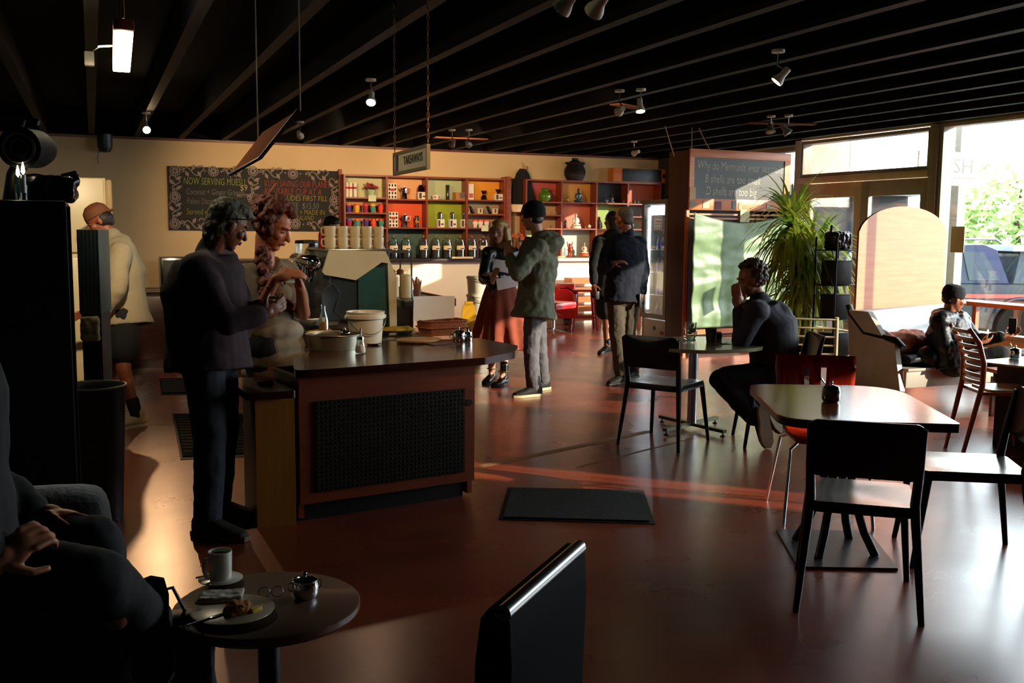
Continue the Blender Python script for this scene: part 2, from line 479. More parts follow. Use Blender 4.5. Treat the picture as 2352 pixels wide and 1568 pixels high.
def X_(px, py): return atY(px, py, YF).x
def Z_(px, py): return atY(px, py, YF).z
def shelf_unit(name, label, cols, zt, zb, rows, colors, m_edge):
    """cols: x positions; rows[i]: shelf heights in column i; colors[i]: back colours, top to bottom"""
    t = thing(name, label, 'shelf', (cols[0], YF, zb))
    W = cols[-1]-cols[0]; d = YW-YF-0.005; h = 0.014
    fr = MB()
    fr.box(-h, 0, 0, h, d, zt-zb); fr.box(W-h, 0, 0, W+h, d, zt-zb)
    fr.box(-h, -0.004, zt-zb-0.001, W+h, d, zt-zb+0.024)
    fr.build('frame', m_edge, t, smooth=False)
    for x in cols[1:-1]:
        MB().box(x-cols[0]-h, 0.003, 0, x-cols[0]+h, d, zt-zb-0.002).build('divider', m_edge, t, smooth=False)
    for i, r in enumerate(rows):
        a, b = cols[i]-cols[0]+h, cols[i+1]-cols[0]-h
        for z in r:
            MB().box(a, 0.001, z-zb-0.022, b, d, z-zb).build('shelf_board', m_edge, t, smooth=False)
        zs = [zt]+list(r)+([zb] if (not r or r[-1] > zb+0.02) else [])
        for k, cname in enumerate(colors[i]):
            if cname is None: continue
            MB().box(a, d-0.008, zs[k+1]-zb, b, d, zs[k]-zb-(0.022 if k else 0)).build('back_panel', mat('panel_'+cname.strip('#'), cname, 0.65, var=0.05, vscale=3), t, smooth=False)
    return t
c1 = [X_(792, 460), X_(889, 460), X_(981, 460), X_(1073, 460), X_(1160, 460)]
zt1 = Z_(889, 406)
r1 = [[Z_(840, 453), Z_(840, 488), Z_(840, 522)], [Z_(935, 457), Z_(935, 522)], [Z_(1027, 458.5), Z_(1027, 522.5)], [Z_(1117, 459), Z_(1117, 491), Z_(1117, 523)]]
shelf_unit('wall_shelf', 'red-brown wall shelf with four colourful columns holding coffee gear', c1, zt1, LED, r1,
           [['#c6c79a', '#b98a62', '#b98a62', '#3d5a58'], ['#e0a878', '#dc5426', '#3d5a58'], ['#b7c79c', '#96a821', '#55664a'], ['#e89c2a', '#9a8a70', '#9a8a70', '#5a4030']], m_redwood)
c2 = [X_(1209, 470), X_(1291, 470), X_(1371, 470), X_(1443, 470), X_(1517, 470)]
zt2 = Z_(1360, 419)
r2 = [[Z_(1250, 463), Z_(1250, 493), Z_(1250, 524)], [Z_(1330, 464.5), Z_(1330, 524.5)], [Z_(1405, 466), Z_(1405, 525.5)], [Z_(1480, 468), Z_(1480, 497), Z_(1480, 526)]]
shelf_unit('wall_shelf', 'red-brown wall shelf with pink, yellow and green backs holding statues', c2, zt2, LED+0.03, r2,
           [['#b8504c', '#c4a47c', '#c4a47c', '#9aa858'], ['#e0a24c', '#d97a5c', '#a9b9b2'], ['#1c1a20', '#8ba24c', '#d99650'], ['#bf6040', '#8a7f78', '#c9b596', '#7a9cab']], m_redwood)
o = MB().box(c1[-1]+0.014, YF-0.02, LED, c1[-1]+0.1, YW-0.001, zt1+0.06, 0.01).build('corner_post', m_redwood); tag(o, 'narrow red-brown post at the right end of the coffee shelf', 'post')

# ---- small goods
def put(o_or_t, px, row_z, y=None): pass
YO = YW-0.13
def at_shelf(px, z, y=YO): 
    # x from the picture column at this depth
    p = atY(px, 500, y); return (p.x, y, z+0.0005)
def cup(label, body, lid, loc, sc=1.0, group='reusable cups on the two left shelves'):
    t = thing('reusable_cup', label, 'cup', loc, 0, group)
    MB().lathe([(0, 0), (0.029*sc, 0), (0.042*sc, 0.108*sc), (0.0, 0.108*sc)], seg=16).build('cup_body', mat('cup_'+body.strip('#'), body, 0.45, var=0.04), t)
    MB().lathe([(0.043*sc, 0.055*sc), (0.0415*sc, 0.085*sc), (0.0375*sc, 0.085*sc), (0.0365*sc, 0.055*sc)], seg=16).build('sleeve', mat('cup_'+body.strip('#')+'b', body, 0.7, var=0.1), t)
    MB().lathe([(0, 0.104*sc), (0.046*sc, 0.104*sc), (0.046*sc, 0.118*sc), (0.040*sc, 0.132*sc), (0, 0.132*sc)], seg=16).build('lid', mat('cup_'+lid.strip('#'), lid, 0.4, var=0.04), t)
    return t
pos5 = [801, 819.5, 840, 856.5, 875]
names5 = ['first', 'second', 'middle', 'fourth', 'last']
row_a = [('#4a2e86', '#e8642a', 'purple', 'orange'), ('#f0b22c', '#e8642a', 'yellow', 'orange'), ('#a01c48', '#d83a2c', 'crimson', 'red'), ('#4a9c86', '#f0b22c', 'green', 'yellow'), ('#ec4a22', '#c42848', 'orange', 'crimson')]
row_b = [('#a01c58', '#3c50a0', 'magenta', 'blue'), ('#4a9c86', '#e8642a', 'green', 'orange'), ('#4a2e86', '#8c1c4c', 'purple', 'maroon'), ('#f05a1c', '#d8301c', 'orange', 'red'), ('#4a9c86', '#d8301c', 'green', 'red')]
for k in range(5):
    a, l, an, ln = row_a[k]
    cup('%s reusable cup with %s lid, %s on the upper cup shelf' % (an, ln, names5[k]), a, l, at_shelf(pos5[k], r1[0][1]))
    a, l, an, ln = row_b[k]
    cup('%s reusable cup with %s lid, %s on the lower cup shelf' % (an, ln, names5[k]), a, l, at_shelf(pos5[k]+1, r1[0][2]))
for k, px in enumerate((1091, 1103, 1117)):
    cup('white reusable cup with red lid, %s of three above the jars' % ('first', 'middle', 'last')[k], '#ead9c4', '#e0402a', at_shelf(px+0.5, r1[3][2]), 1.0, 'white cups with red lids')
for k, px in enumerate((797, 806, 816)):
    t = thing('coffee_canister', 'white bottle with red band, %s of three on top shelf' % ('first', 'middle', 'last')[k], 'bottle', at_shelf(px, r1[0][0]), 0, 'white bottles on the top shelf')
    MB().lathe([(0, 0), (0.029, 0), (0.029, 0.19), (0.024, 0.205), (0.024, 0.22), (0, 0.22)], seg=14).build('bottle_body', m_plastic_w, t)
    MB().lathe([(0.0295, 0.125), (0.0295, 0.155), (0.03, 0.155), (0.03, 0.125)], seg=14).build('band', mat('red_band', '#b32020', 0.5), t)
# flower pot
m_petal = mat('crimson_petals', '#8c1f2c', 0.7, var=0.3, vscale=30); m_leafd = mat('dark_leaf', '#26361a', 0.6)
def flowers(name, label, loc, pot_r, pot_h, pot_m, pm, n=14, spread=0.11, height=0.12):
    t = thing(name, label, 'flowers', loc)
    MB().lathe([(0, 0), (pot_r*0.7, 0), (pot_r, pot_h), (pot_r*0.9, pot_h), (pot_r*0.85, pot_h*0.9), (0, pot_h*0.9)], seg=16).build('pot', pot_m, t)
    fl, st = MB(), MB()
    for i in range(n):
        a = random.uniform(0, 2*PI); r = spread*math.sqrt(random.random()); z = pot_h+height*random.uniform(0.25, 1)*(1-0.4*r/spread)
        p = Vector((r*math.cos(a), r*math.sin(a)*0.6, z))
        st.tube([(0.3*p.x, 0.3*p.y, pot_h*0.85), (0.7*p.x, 0.7*p.y, pot_h+0.5*(z-pot_h)), p], 0.003, 5)
        for k in range(5):
            b = 2*PI*k/5; fl.ell(p+Vector((0.013*math.cos(b), 0.006*math.sin(a), 0.013*math.sin(b))), (0.012, 0.008, 0.012), seg=7, rg=5)
    fl.build('blossoms', pm, t); st.build('stems', m_leafd, t)
    return t
flowers('flower_pot', 'crimson flowers in a mint green pot on the top shelf', at_shelf(853, r1[0][0]), 0.07, 0.12, mat('mint_pot', '#a9bf92', 0.4), m_petal)
flowers('flower_vase', 'orange and red flowers between the two wall shelves', (X_(1189, 560), 14.93, LED+0.001+0.0), 0.055, 0.26, mat('terracotta_vase', '#6e3a22', 0.6), mat('orange_petals', '#b2502a', 0.7, var=0.4, vscale=30), 18, 0.12, 0.18)
# boxes with printed portraits
def printed_box(label, loc, w, h, d=0.08, base='#e8ddc8', dots=(3, 4), group=None, dot='#1c1a1a', red=True):
    t = thing('printed_box', label, 'box', loc, 0, group)
    MB().box(-w/2, -d/2, 0, w/2, d/2, h, 0.003).build('carton', mat('carton_'+base.strip('#'), base, 0.6, var=0.03), t)
    g = MB()
    for i in range(dots[0]):
        for j in range(dots[1]):
            if red and i == 1 and j == dots[1]//2: continue
            g.M = T(-w/2+w*(i+0.5)/dots[0], -d/2-0.0005, h*(j+0.5)/dots[1]) @ RX(PI/2)
            g.prism([(0.3*w/dots[0]*math.cos(a*PI/6), 0.36*h/dots[1]*math.sin(a*PI/6)) for a in range(12)], 0, 0.001)
    g.build('printed_heads', mat('print_'+dot.strip('#'), dot, 0.7), t)
    if red:
        r = MB(); r.box(-w*0.22, -d/2-0.002, h*0.5, w*0.22, -d/2, h*0.68); r.build('red_label', mat('red_band', '#b32020', 0.5), t)
    return t
printed_box('white box printed with dark heads beside the silver jug', at_shelf(900, r1[1][0]), 0.14, 0.235)
printed_box('white box printed with dark heads against the red shelf back', at_shelf(902, r1[1][1]), 0.15, 0.235)
def moka(label, loc, h=0.19, handle='#2a1c16'):
    t = thing('moka_pot', label, 'coffee pot', loc)
    MB().lathe([(0, 0), (0.04, 0), (0.048, h*0.05), (0.036, h*0.45), (0.032, h*0.5), (0.036, h*0.55), (0.045, h*0.92), (0.03, h), (0.006, h*1.02), (0.006, h*1.1), (0, h*1.1)], seg=8).build('pot_body', m_chrome, t, angle=0.3)
    MB().tube([(0.04, 0, h*0.9), (0.09, 0, h*0.9), (0.085, 0, h*0.6), (0.05, 0, h*0.52)], 0.007, 6).build('handle', mat('handle_'+handle.strip('#'), handle, 0.5), t)
    MB().cap((-0.036, 0, h*0.75), (-0.062, 0, h*0.95), 0.014, 0.007).build('spout', m_chrome, t)
    return t
moka('silver moka pot against the peach shelf back', at_shelf(929, r1[1][0]), 0.18, '#b04a2a')
moka('tall silver moka pot with cream handle against the red back', at_shelf(930, r1[1][1]), 0.19, '#d8c8a8')
def small_box_on(label, name, loc, w=0.11, h=0.1, top=None, d=0.1):
    t = thing(name, label, 'box', loc)
    MB().box(-w/2, -d/2, 0, w/2, d/2, h, 0.003).build('carton', mat('white_card', '#e8e0d0', 0.6, var=0.03), t)
    q = MB(); q.box(-w*0.42, -d/2-0.001, h*0.12, -w*0.12, -d/2, h*0.88); q.box(w*0.0, -d/2-0.001, h*0.3, w*0.36, -d/2, h*0.5)
    q.build('printed_picture', mat('printed_brown', '#4a382e', 0.6), t)
    return t
small_box_on('white product box with a glass server drawing, right of the silver jug', 'product_box', at_shelf(969, r1[1][0]), 0.14, 0.115)
t = thing('glass_server', 'round glass coffee server standing on the white product box', 'jug', (at_shelf(967, 0)[0], YO, r1[1][0]+0.116))
MB().lathe([(0, 0), (0.045, 0.002), (0.055, 0.03), (0.05, 0.07), (0.032, 0.09), (0.036, 0.1), (0.033, 0.1), (0.03, 0.09), (0.047, 0.068), (0.052, 0.03), (0.042, 0.005), (0, 0.005)]).build('glass_body', glass('amber_glass', (0.5, 0.35, 0.25)), t)
MB().lathe([(0, 0.095), (0.035, 0.095), (0.03, 0.11), (0, 0.112)]).build('lid', m_black, t)
# copper drum and tag
t = thing('coffee_press', 'tall coffee press with copper bands against the red back', 'coffee press', at_shelf(957, r1[1][1]))
MB().lathe([(0, 0), (0.033, 0), (0.033, 0.17), (0.028, 0.18), (0, 0.18)]).build('press_body', mat('smoked_metal', '#4a3a30', 0.3, 0.7), t)
b = MB()
for z in (0.04, 0.09, 0.14): MB().lathe([(0.0335, z), (0.0355, z+0.006), (0.0335, z+0.012)]).build('band', m_chrome, t)
MB().box(-0.03, -0.04, 0.07, 0.03, -0.035, 0.105).build('price_tag', mat('kraft_card', '#b07a44', 0.7), t)
t = thing('tea_mug', 'wide white mug with a pink dot on the green shelf', 'mug', at_shelf(1000, r1[2][0]))
MB().lathe([(0, 0), (0.045, 0), (0.06, 0.07), (0.055, 0.07), (0.042, 0.006), (0, 0.006)]).build('mug_body', m_white, t)
MB().tube([(0.055, 0, 0.06), (0.09, 0, 0.055), (0.09, 0, 0.025), (0.05, 0, 0.02)], 0.007, 6).build('handle', m_white, t)
MB().ell((-0.02, -0.05, 0.038), (0.02, 0.006, 0.02)).build('pink_dot', mat('pink_print', '#c05a50', 0.5), t)
t = thing('coffee_plunger', 'slim dark glass plunger on the green shelf', 'plunger', at_shelf(1028, r1[2][0]))
MB().lathe([(0, 0), (0.036, 0), (0.03, 0.01), (0.03, 0.2), (0.036, 0.21), (0, 0.21)]).build('tube', mat('smoked_plastic', '#2a2620', 0.2, coat=0.5), t)
MB().lathe([(0.024, 0.2), (0.03, 0.225), (0.03, 0.235), (0, 0.235)]).build('plunger_top', m_black, t)
t = thing('kraft_box', 'brown kraft box with grey label on the green shelf', 'box', at_shelf(1056, r1[2][0]), 0.15)
MB().box(-0.1, -0.06, 0, 0.1, 0.06, 0.12, 0.003).build('carton', mat('kraft_card', '#b07a44', 0.7), t)
MB().box(-0.03, -0.062, 0.03, 0.07, -0.06, 0.11).build('grey_label', mat('grey_print', '#6a645c', 0.7), t)
t = thing('tea_box', 'tall white box with red print at the yellow shelf', 'box', at_shelf(1080, r1[3][0]))
MB().box(-0.045, -0.04, 0, 0.045, 0.04, 0.25, 0.003).build('carton', mat('white_card', '#e8e0d0', 0.6), t)
MB().box(-0.035, -0.042, 0.03, 0.035, -0.04, 0.1).build('red_print', mat('pink_print', '#c05a50', 0.5), t)
t = thing('pour_over_set', 'glass pour-over dripper against the yellow shelf back', 'dripper', at_shelf(1111, r1[3][0]))
MB().lathe([(0, 0), (0.045, 0.0), (0.05, 0.04), (0.02, 0.085), (0.05, 0.15), (0.047, 0.15), (0.017, 0.085), (0.046, 0.04), (0, 0.006)]).build('glass_body', glass('amber_glass', (0.5, 0.35, 0.25)), t)
MB().lathe([(0.022, 0.075), (0.026, 0.085), (0.022, 0.098)], seg=12).build('collar', m_redwood, t)
small_box_on('white box with a dark coffee server drawing at the shelf end', 'product_box', at_shelf(1144, r1[3][0]), 0.13, 0.1)
t = thing('black_dripper', 'small black dripper on top of the white box', 'dripper', (at_shelf(1143, 0)[0], YO, r1[3][0]+0.101))
MB().lathe([(0, 0), (0.03, 0), (0.012, 0.02), (0.045, 0.075), (0.04, 0.075), (0, 0.03)]).build('cone', m_black, t)
MB().tube([(0.03, 0, 0.06), (0.06, 0, 0.055), (0.04, 0, 0.03)], 0.006, 6).build('handle', m_black, t)
# coffee sampler row (col 4 middle)
for k, (px, lab) in enumerate(((1085, 'tilted black grinder at the left of the middle shelf'), (1125, 'tilted black grinder near the middle of the shelf'))):
    t = thing('hand_grinder', lab, 'grinder', at_shelf(px, r1[3][1]), 0, 'hand grinders on the middle shelf')
    MB().cap((0.0, 0, 0.03), (-0.035, 0, 0.1), 0.027, 0.022).build('grinder_body', m_blackmetal, t)
    MB().tube([(-0.035, 0, 0.12), (-0.05, 0, 0.128), (-0.075, -0.01, 0.1)], 0.004, 6).build('crank', m_chrome, t)
for k, (px, w) in enumerate(((1075, 0.07), (1104, 0.09), (1138, 0.1))):
    t = thing('product_box', ('small cream carton left end of the middle shelf', 'white carton with bottle print between two grinders', 'cream carton right end of the middle shelf')[k], 'box', (at_shelf(px, 0)[0], YO+0.04, r1[3][1]+0.0005), 0, 'cartons on the middle shelf')
    MB().box(-w/2, -0.03, 0, w/2, 0.03, 0.09, 0.003).build('carton', mat('cream_card', '#d8c09a', 0.6), t)
    MB().box(-0.008, -0.032, 0.02, 0.012, -0.03, 0.08).build('printed_bottle', m_black, t)
for k, px in enumerate((1011, 1039, 1065)):
    n_ = ('left', 'middle', 'right')[k]
    small_box_on('white cup box printed with a silver tumbler, %s of three' % n_, 'tumbler_box', at_shelf(px, r1[2][1]), 0.115, 0.13)['group'] = 'tumbler boxes on the green shelf'
    t = thing('steel_tumbler', 'shiny steel tumbler on the %s white cup box' % n_, 'tumbler', (at_shelf(px-0.5, 0)[0], YO, r1[2][1]+0.131), 0, 'steel tumblers on the green shelf')
    MB().lathe([(0, 0), (0.032, 0), (0.036, 0.085), (0.036, 0.1), (0.03, 0.11), (0, 0.11)]).build('tumbler_body', m_chrome, t)
    MB().lathe([(0.0365, 0.082), (0.038, 0.085), (0.0365, 0.09)], seg=14).build('rim_band', mat('smoked_metal', '#4a3a30', 0.3, 0.7), t)
# price cards
for k, (px, py, lab) in enumerate(((856, 454, 'pale green price card under the flower pot'), (1115, 523, 'pale green price card clipped above the last jar'))):
    p = atY(px, py, YF-0.03)
    o = MB().box(-0.06, 0, -0.055, 0.06, 0.002, 0.04).build('price_card', mat('pale_green_card', '#c9d6ac', 0.8), loc=(p.x, YF-0.008, p.z)); tag(o, lab, 'card')
# coffee jars
m_beans = mat('dark_coffee_beans', '#20100a', 0.5, var=0.5, vscale=90, bump=0.8, bscale=90)
m_jlabel = mat('jar_label', '#dcc8a4', 0.7, var=0.03)
jars = [(903, 0.42), (932, 0.42), (972, 0.45), (1000, 0.42), (1026, 0.42), (1056, 0.4), (1083, 0.45), (1110, 0.5)]
ords = ['first', 'second', 'third', 'fourth', 'fifth', 'sixth', 'seventh', 'last']
proto = None
for k, (px, fill) in enumerate(jars):
    p = atY(px, 590, 14.93); loc = (p.x, 14.93, LED+0.0008)
    lab = 'large glass jar of dark coffee beans, %s jar from the left' % ords[k]
    if proto is None:
        t = thing('coffee_jar', lab, 'jar', loc, 0, 'coffee jars along the ledge')
        MB().lathe([(0, 0), (0.072, 0), (0.078, 0.01), (0.078, 0.25), (0.068, 0.275), (0.062, 0.285), (0.065, 0.292), (0.06, 0.292), (0.058, 0.28), (0.074, 0.25), (0.074, 0.012), (0, 0.006)], seg=24).build('glass_body', m_glass, t)
        MB().lathe([(0, 0.008), (0.0725, 0.012), (0.0725, 0.15), (0.05, 0.158), (0, 0.16)], seg=24).build('beans', m_beans, t)
        lid = MB().lathe([(0, 0.288), (0.067, 0.29), (0.067, 0.298), (0.04, 0.31), (0.014, 0.318), (0, 0.32)], seg=24).build('lid', m_glass, t)
        MB().lathe([(0, 0.316), (0.008, 0.318), (0.02, 0.335), (0.02, 0.345), (0.01, 0.358), (0, 0.36)], seg=12).build('lid_knob', mat('amber_knob', '#8a5a34', 0.2, coat=0.6), lid)
        lb = MB()
        a0 = -PI/2
        rings = []
        for z in (0.135, 0.2):
            rings.append([Vector((0.0795*math.cos(a0+t_), 0.0795*math.sin(a0+t_), z)) for t_ in [(-0.95+1.9*i/14) for i in range(15)]])
        lb.loft(rings, cap=False, closed=False); L_ = lb.build('label', m_jlabel, t)
        q = MB(); rings = []
        for z in (0.145, 0.16):
            rings.append([Vector((0.0802*math.cos(a0+t_), 0.0802*math.sin(a0+t_), z)) for t_ in [(-0.2+0.9*i/8) for i in range(9)]])
        q.loft(rings, cap=False, closed=False).build('label_stripe', m_black, L_)
        proto = t
    else: dup(proto, loc, label=lab)
p = atY(876, 590, 14.93)
dup(proto, (p.x, 14.93, LED+0.0008), label='glass coffee jar half hidden behind the stacked mugs', scale=(0.8, 0.8, 0.8))
o = MB().box(X_(1028, 590), 14.72, LED+0.001, X_(1075, 590), 14.79, LED+0.03, 0.003).build('tea_packet', mat('cream_card', '#d8c09a', 0.6)); tag(o, 'flat cream packet lying on the edge of the dark ledge', 'packet')

# ---- statues
def statue(name, label, loc, h, m, kind='seated', base=None, rz=0.0, mb_extra=None):
    t = thing(name, label, 'statue', loc, rz)
    b = MB(); s = h
    if kind == 'seated':
        z0 = 0.0
        if base: 
            MB().lathe([(0, 0), (0.36*s, 0), (0.38*s, 0.05*s), (0.34*s, 0.1*s), (0.36*s, 0.15*s), (0, 0.15*s)], seg=18, sy=0.7).build('lotus_base', base, t); z0 = 0.15*s
        k = s-z0
        b.ell((0, -0.04*k, z0+0.1*k), (0.32*k, 0.22*k, 0.11*k)); b.ell((-0.22*k, -0.06*k, z0+0.1*k), (0.14*k, 0.16*k, 0.09*k)); b.ell((0.22*k, -0.06*k, z0+0.1*k), (0.14*k, 0.16*k, 0.09*k))
        b.cap((0, 0, z0+0.15*k), (0, 0, z0+0.5*k), 0.15*k, 0.17*k)
        for sg in (-1, 1):
            b.cap((sg*0.17*k, 0, z0+0.55*k), (sg*0.25*k, -0.02*k, z0+0.33*k), 0.07*k, 0.055*k)
            b.cap((sg*0.25*k, -0.02*k, z0+0.33*k), (sg*0.06*k, -0.16*k, z0+0.22*k), 0.05*k, 0.04*k)
        b.cap((0, 0, z0+0.55*k), (0, 0, z0+0.7*k), 0.06*k, 0.06*k)
        b.ell((0, -0.01*k, z0+0.79*k), (0.1*k, 0.105*k, 0.13*k)); b.ell((0, 0, z0+0.93*k), (0.05*k, 0.05*k, 0.07*k))
    elif kind == 'arms_up':
        b.cap((-0.07*s, 0, 0), (-0.07*s, 0, 0.3*s), 0.07*s); b.cap((0.07*s, 0, 0), (0.07*s, 0, 0.3*s), 0.07*s)
        b.ell((0, -0.03*s, 0.42*s), (0.18*s, 0.16*s, 0.18*s)); b.ell((0, 0, 0.6*s), (0.13*s, 0.1*s, 0.12*s)); b.ell((0, 0, 0.77*s), (0.09*s, 0.09*s, 0.1*s))
        for sg in (-1, 1): b.cap((sg*0.13*s, 0, 0.62*s), (sg*0.2*s, 0, 0.95*s), 0.045*s, 0.035*s)
        b.box(-0.16*s, -0.1*s, 0, 0.16*s, 0.1*s, 0.05*s)
    elif kind == 'standing':
        b.cap((0, 0, 0.02*s), (0, 0, 0.62*s), 0.17*s, 0.12*s); b.ell((0, 0, 0.66*s), (0.17*s, 0.1*s, 0.1*s)); b.ell((0, 0, 0.86*s), (0.09*s, 0.1*s, 0.13*s))
        for sg in (-1, 1): b.cap((sg*0.16*s, 0, 0.64*s), (sg*0.08*s, -0.1*s, 0.45*s), 0.05*s, 0.04*s)
        b.box(-0.16*s, -0.12*s, 0, 0.16*s, 0.12*s, 0.05*s)
    o = b.build('figure', m, t)
    melt(o, max(0.0035, h*0.022), 1)
    return t
def shl(px, z): p = atY(px, 500, YO+0.0); return (p.x, YO-0.03, z+0.001)
m_brz = mat('dark_bronze', '#2a2018', 0.4, 0.4, var=0.3, vscale=30); m_teal = mat('dark_teal_glaze', '#123844', 0.3, var=0.2, coat=0.5)
m_gold = mat('old_gold', '#8a6a2c', 0.35, 0.6); m_sil = mat('antique_silver', '#c8bda8', 0.35, 0.3, var=0.15, vscale=30)
m_redc = mat('red_lacquer', '#8a2c16', 0.35, var=0.2); m_stone = mat('pale_stone', '#cfc0a2', 0.7, var=0.1); m_blk = mat('black_stone', '#0b0a0c', 0.5)
t = thing('green_vase', 'round green gourd vase against the pink shelf back', 'vase', shl(1249, r2[0][0]))
MB().lathe([(0, 0), (0.055, 0), (0.1, 0.05), (0.105, 0.1), (0.08, 0.15), (0.052, 0.175), (0.062, 0.2), (0.055, 0.215), (0.035, 0.22), (0.03, 0.21), (0, 0.2)], seg=24).build('vase_body', mat('green_glaze', '#4f7a1c', 0.15, var=0.3, vscale=8, coat=0.8), t)
MB().lathe([(0.058, 0.205), (0.062, 0.212), (0.055, 0.22), (0.05, 0.21)], seg=20).build('mouth_rim', mat('green_glaze_dark', '#2f5a14', 0.2), t)
statue('buddha_statue', 'dark teal seated buddha against the yellow shelf back', shl(1326, r2[1][0]), 0.24, m_teal)
statue('small_statue', 'tiny brass seated figure left of the teal buddha', shl(1301, r2[1][0]), 0.095, m_gold)
statue('small_statue', 'tiny gold figure right of the teal buddha', shl(1347, r2[1][0]), 0.055, m_gold)
statue('small_statue', 'smallest gold figure at the right of the yellow shelf', shl(1352, r2[1][0]), 0.05, mat('pale_gold', '#b89a50', 0.4, 0.4))
statue('buddha_statue', 'silver and cream seated buddha against the salmon shelf back', shl(1321, r2[1][1]), 0.26, m_sil, base=m_stone)
statue('small_statue', 'dark standing figurine left of the silver buddha', shl(1298, r2[1][1]), 0.15, m_brz, 'standing')
t = thing('stone_disc', 'round pale stone disc right of the silver buddha', 'ornament', shl(1353, r2[1][1]))
MB().ell((0, 0, 0.033), (0.036, 0.014, 0.033)).build('disc', m_stone, t); MB().ell((0, -0.013, 0.033), (0.018, 0.004, 0.018)).build('carving', m_sil, t)
statue('small_statue', 'small brown head beside the round stone disc', shl(1343, r2[1][1]), 0.05, m_redc)
statue('laughing_statue', 'red laughing figure raising both arms on the pale blue shelf', shl(1308, LED+0.03), 0.24, m_redc, 'arms_up')
statue('buddha_statue', 'white and red seated buddha on red lotus base', shl(1341, LED+0.03), 0.23, mat('white_painted_statue', '#d8c4a4', 0.5, var=0.35, vscale=18, col2='#8a3a24'), base=mat('red_lotus', '#c2502a', 0.4))
t = thing('glass_bottle', 'small clear glass bottle left of the red laughing figure', 'bottle', shl(1297, LED+0.03))
MB().lathe([(0, 0), (0.025, 0), (0.03, 0.03), (0.012, 0.09), (0.012, 0.12), (0.009, 0.12), (0.008, 0.09), (0.025, 0.03), (0, 0.006)], seg=14).build('bottle_body', m_glass, t); MB().lathe([(0, 0.118), (0.013, 0.118), (0.013, 0.135), (0, 0.135)], seg=10).build('stopper', m_stone, t)
statue('buddha_statue', 'large black seated statue in the black shelf bay', shl(1401, r2[2][0]), 0.17, m_blk)
statue('buddha_statue', 'smaller black statue left of the large black one', shl(1386, r2[2][0]), 0.11, m_blk)
statue('small_statue', 'tiny yellow-green figure in the black shelf bay', shl(1431, r2[2][0]), 0.07, mat('olive_gold', '#9a8a3c', 0.4))
statue('small_statue', 'red-brown standing figurine at left of the green bay', shl(1375, r2[2][1]), 0.2, mat('red_brown_clay', '#6a2c1c', 0.5), 'standing')
statue('buddha_statue', 'dark seated buddha beside the grey-haired head on the green bay', shl(1401, r2[2][1]), 0.27, m_brz)
statue('small_statue', 'two-toned dark ornament left on the upper right shelf', shl(1454, r2[3][0]), 0.09, m_blk)
statue('small_statue', 'dark ornament middle of the upper right shelf', shl(1462, r2[3][0]), 0.08, m_blk)
statue('small_statue', 'square dark ornament right on the upper right shelf', shl(1473, r2[3][0]), 0.1, m_blk, 'standing')
statue('small_statue', 'tiny dark figure, left of two on the grey shelf', shl(1468, r2[3][1]), 0.055, m_blk)
statue('small_statue', 'tiny dark figure, right of two on the grey shelf', shl(1476, r2[3][1]), 0.075, m_blk)
statue('small_statue', 'tan standing figurine next to the drinks fridge', shl(1474, r2[3][2]), 0.14, mat('tan_clay', '#a8743c', 0.5), 'standing')
t = thing('dark_vase', 'small dark round vase behind the navy-jacketed man', 'vase', shl(1450, r2[3][2]))
MB().lathe([(0, 0), (0.025, 0), (0.045, 0.05), (0.03, 0.1), (0.018, 0.11), (0.02, 0.12), (0, 0.12)], seg=16).build('vase_body', m_blk, t); MB().lathe([(0.016, 0.118), (0.022, 0.122), (0.016, 0.126)], seg=12).build('vase_rim', m_brz, t)
statue('large_statue', 'tall dark bronze figure at the bottom right by the fridge', shl(1473, LED+0.03), 0.24, mat('green_bronze', '#3a3a2c', 0.5, 0.3, var=0.3, vscale=20), 'standing')
statue('small_statue', 'small tan figure on the narrow shelf behind the beanie man', shl(1264, r2[0][1]), 0.06, mat('tan_clay', '#a8743c', 0.5))
statue('small_statue', 'amber figure right of the small tan figure', shl(1276, r2[0][1]), 0.075, mat('amber_glaze', '#9a6a2c', 0.3))
statue('small_statue', 'low dark ornament under the narrow shelf', shl(1264, r2[0][2]), 0.05, m_brz)
statue('incense_holder', 'pink incense figure at the left of the orange bay', shl(1380, LED+0.03), 0.19, mat('pink_clay', '#a8403c', 0.5), 'standing')
# on top of the shelves
p = atY(1320, 415, YO-0.02)
t = thing('black_basket', 'large dark woven basket with lid on top of the statue shelf', 'basket', (p.x, YO-0.02, zt2+0.026))
bb = MB(); prof = [(0, 0), (0.12, 0)]
for i in range(14):
    z = i*0.019; r = 0.125+0.05*math.sin(PI*min(1, z/0.26))
    prof += [(r, z), (r+0.008, z+0.009)]
prof += [(0.12, 0.27), (0.0, 0.27)]
bb.lathe(prof, seg=28).build('basket_body', mat('black_wicker', '#161110', 0.6, var=0.5, vscale=40, bump=0.6, bscale=60), t)
l = MB(); l.lathe([(0, 0.262), (0.14, 0.268), (0.15, 0.285), (0.08, 0.315), (0.05, 0.34), (0.055, 0.37), (0, 0.375)], seg=28)
l.ell((0.15, 0, 0.285), (0.035, 0.03, 0.025)); l.ell((-0.15, 0, 0.285), (0.03, 0.03, 0.02))
l.build('lid', mat('black_wicker', '#161110', 0.6), t)
p0, p1 = atY(1402, 422, YO), atY(1525, 426, YO)
t = thing('wooden_speaker', 'long wooden speaker with black grille above the statue shelf', 'speaker', (p0.x, YO-0.1, zt2+0.026))
W = p1.x-p0.x
MB().box(0, 0, 0, W, 0.2, 0.235, 0.006).build('cabinet', m_orangewood, t)
MB().box(0.17, -0.006, 0.012, W-0.12, 0.0, 0.223, 0.003).build('grille', m_black, t)
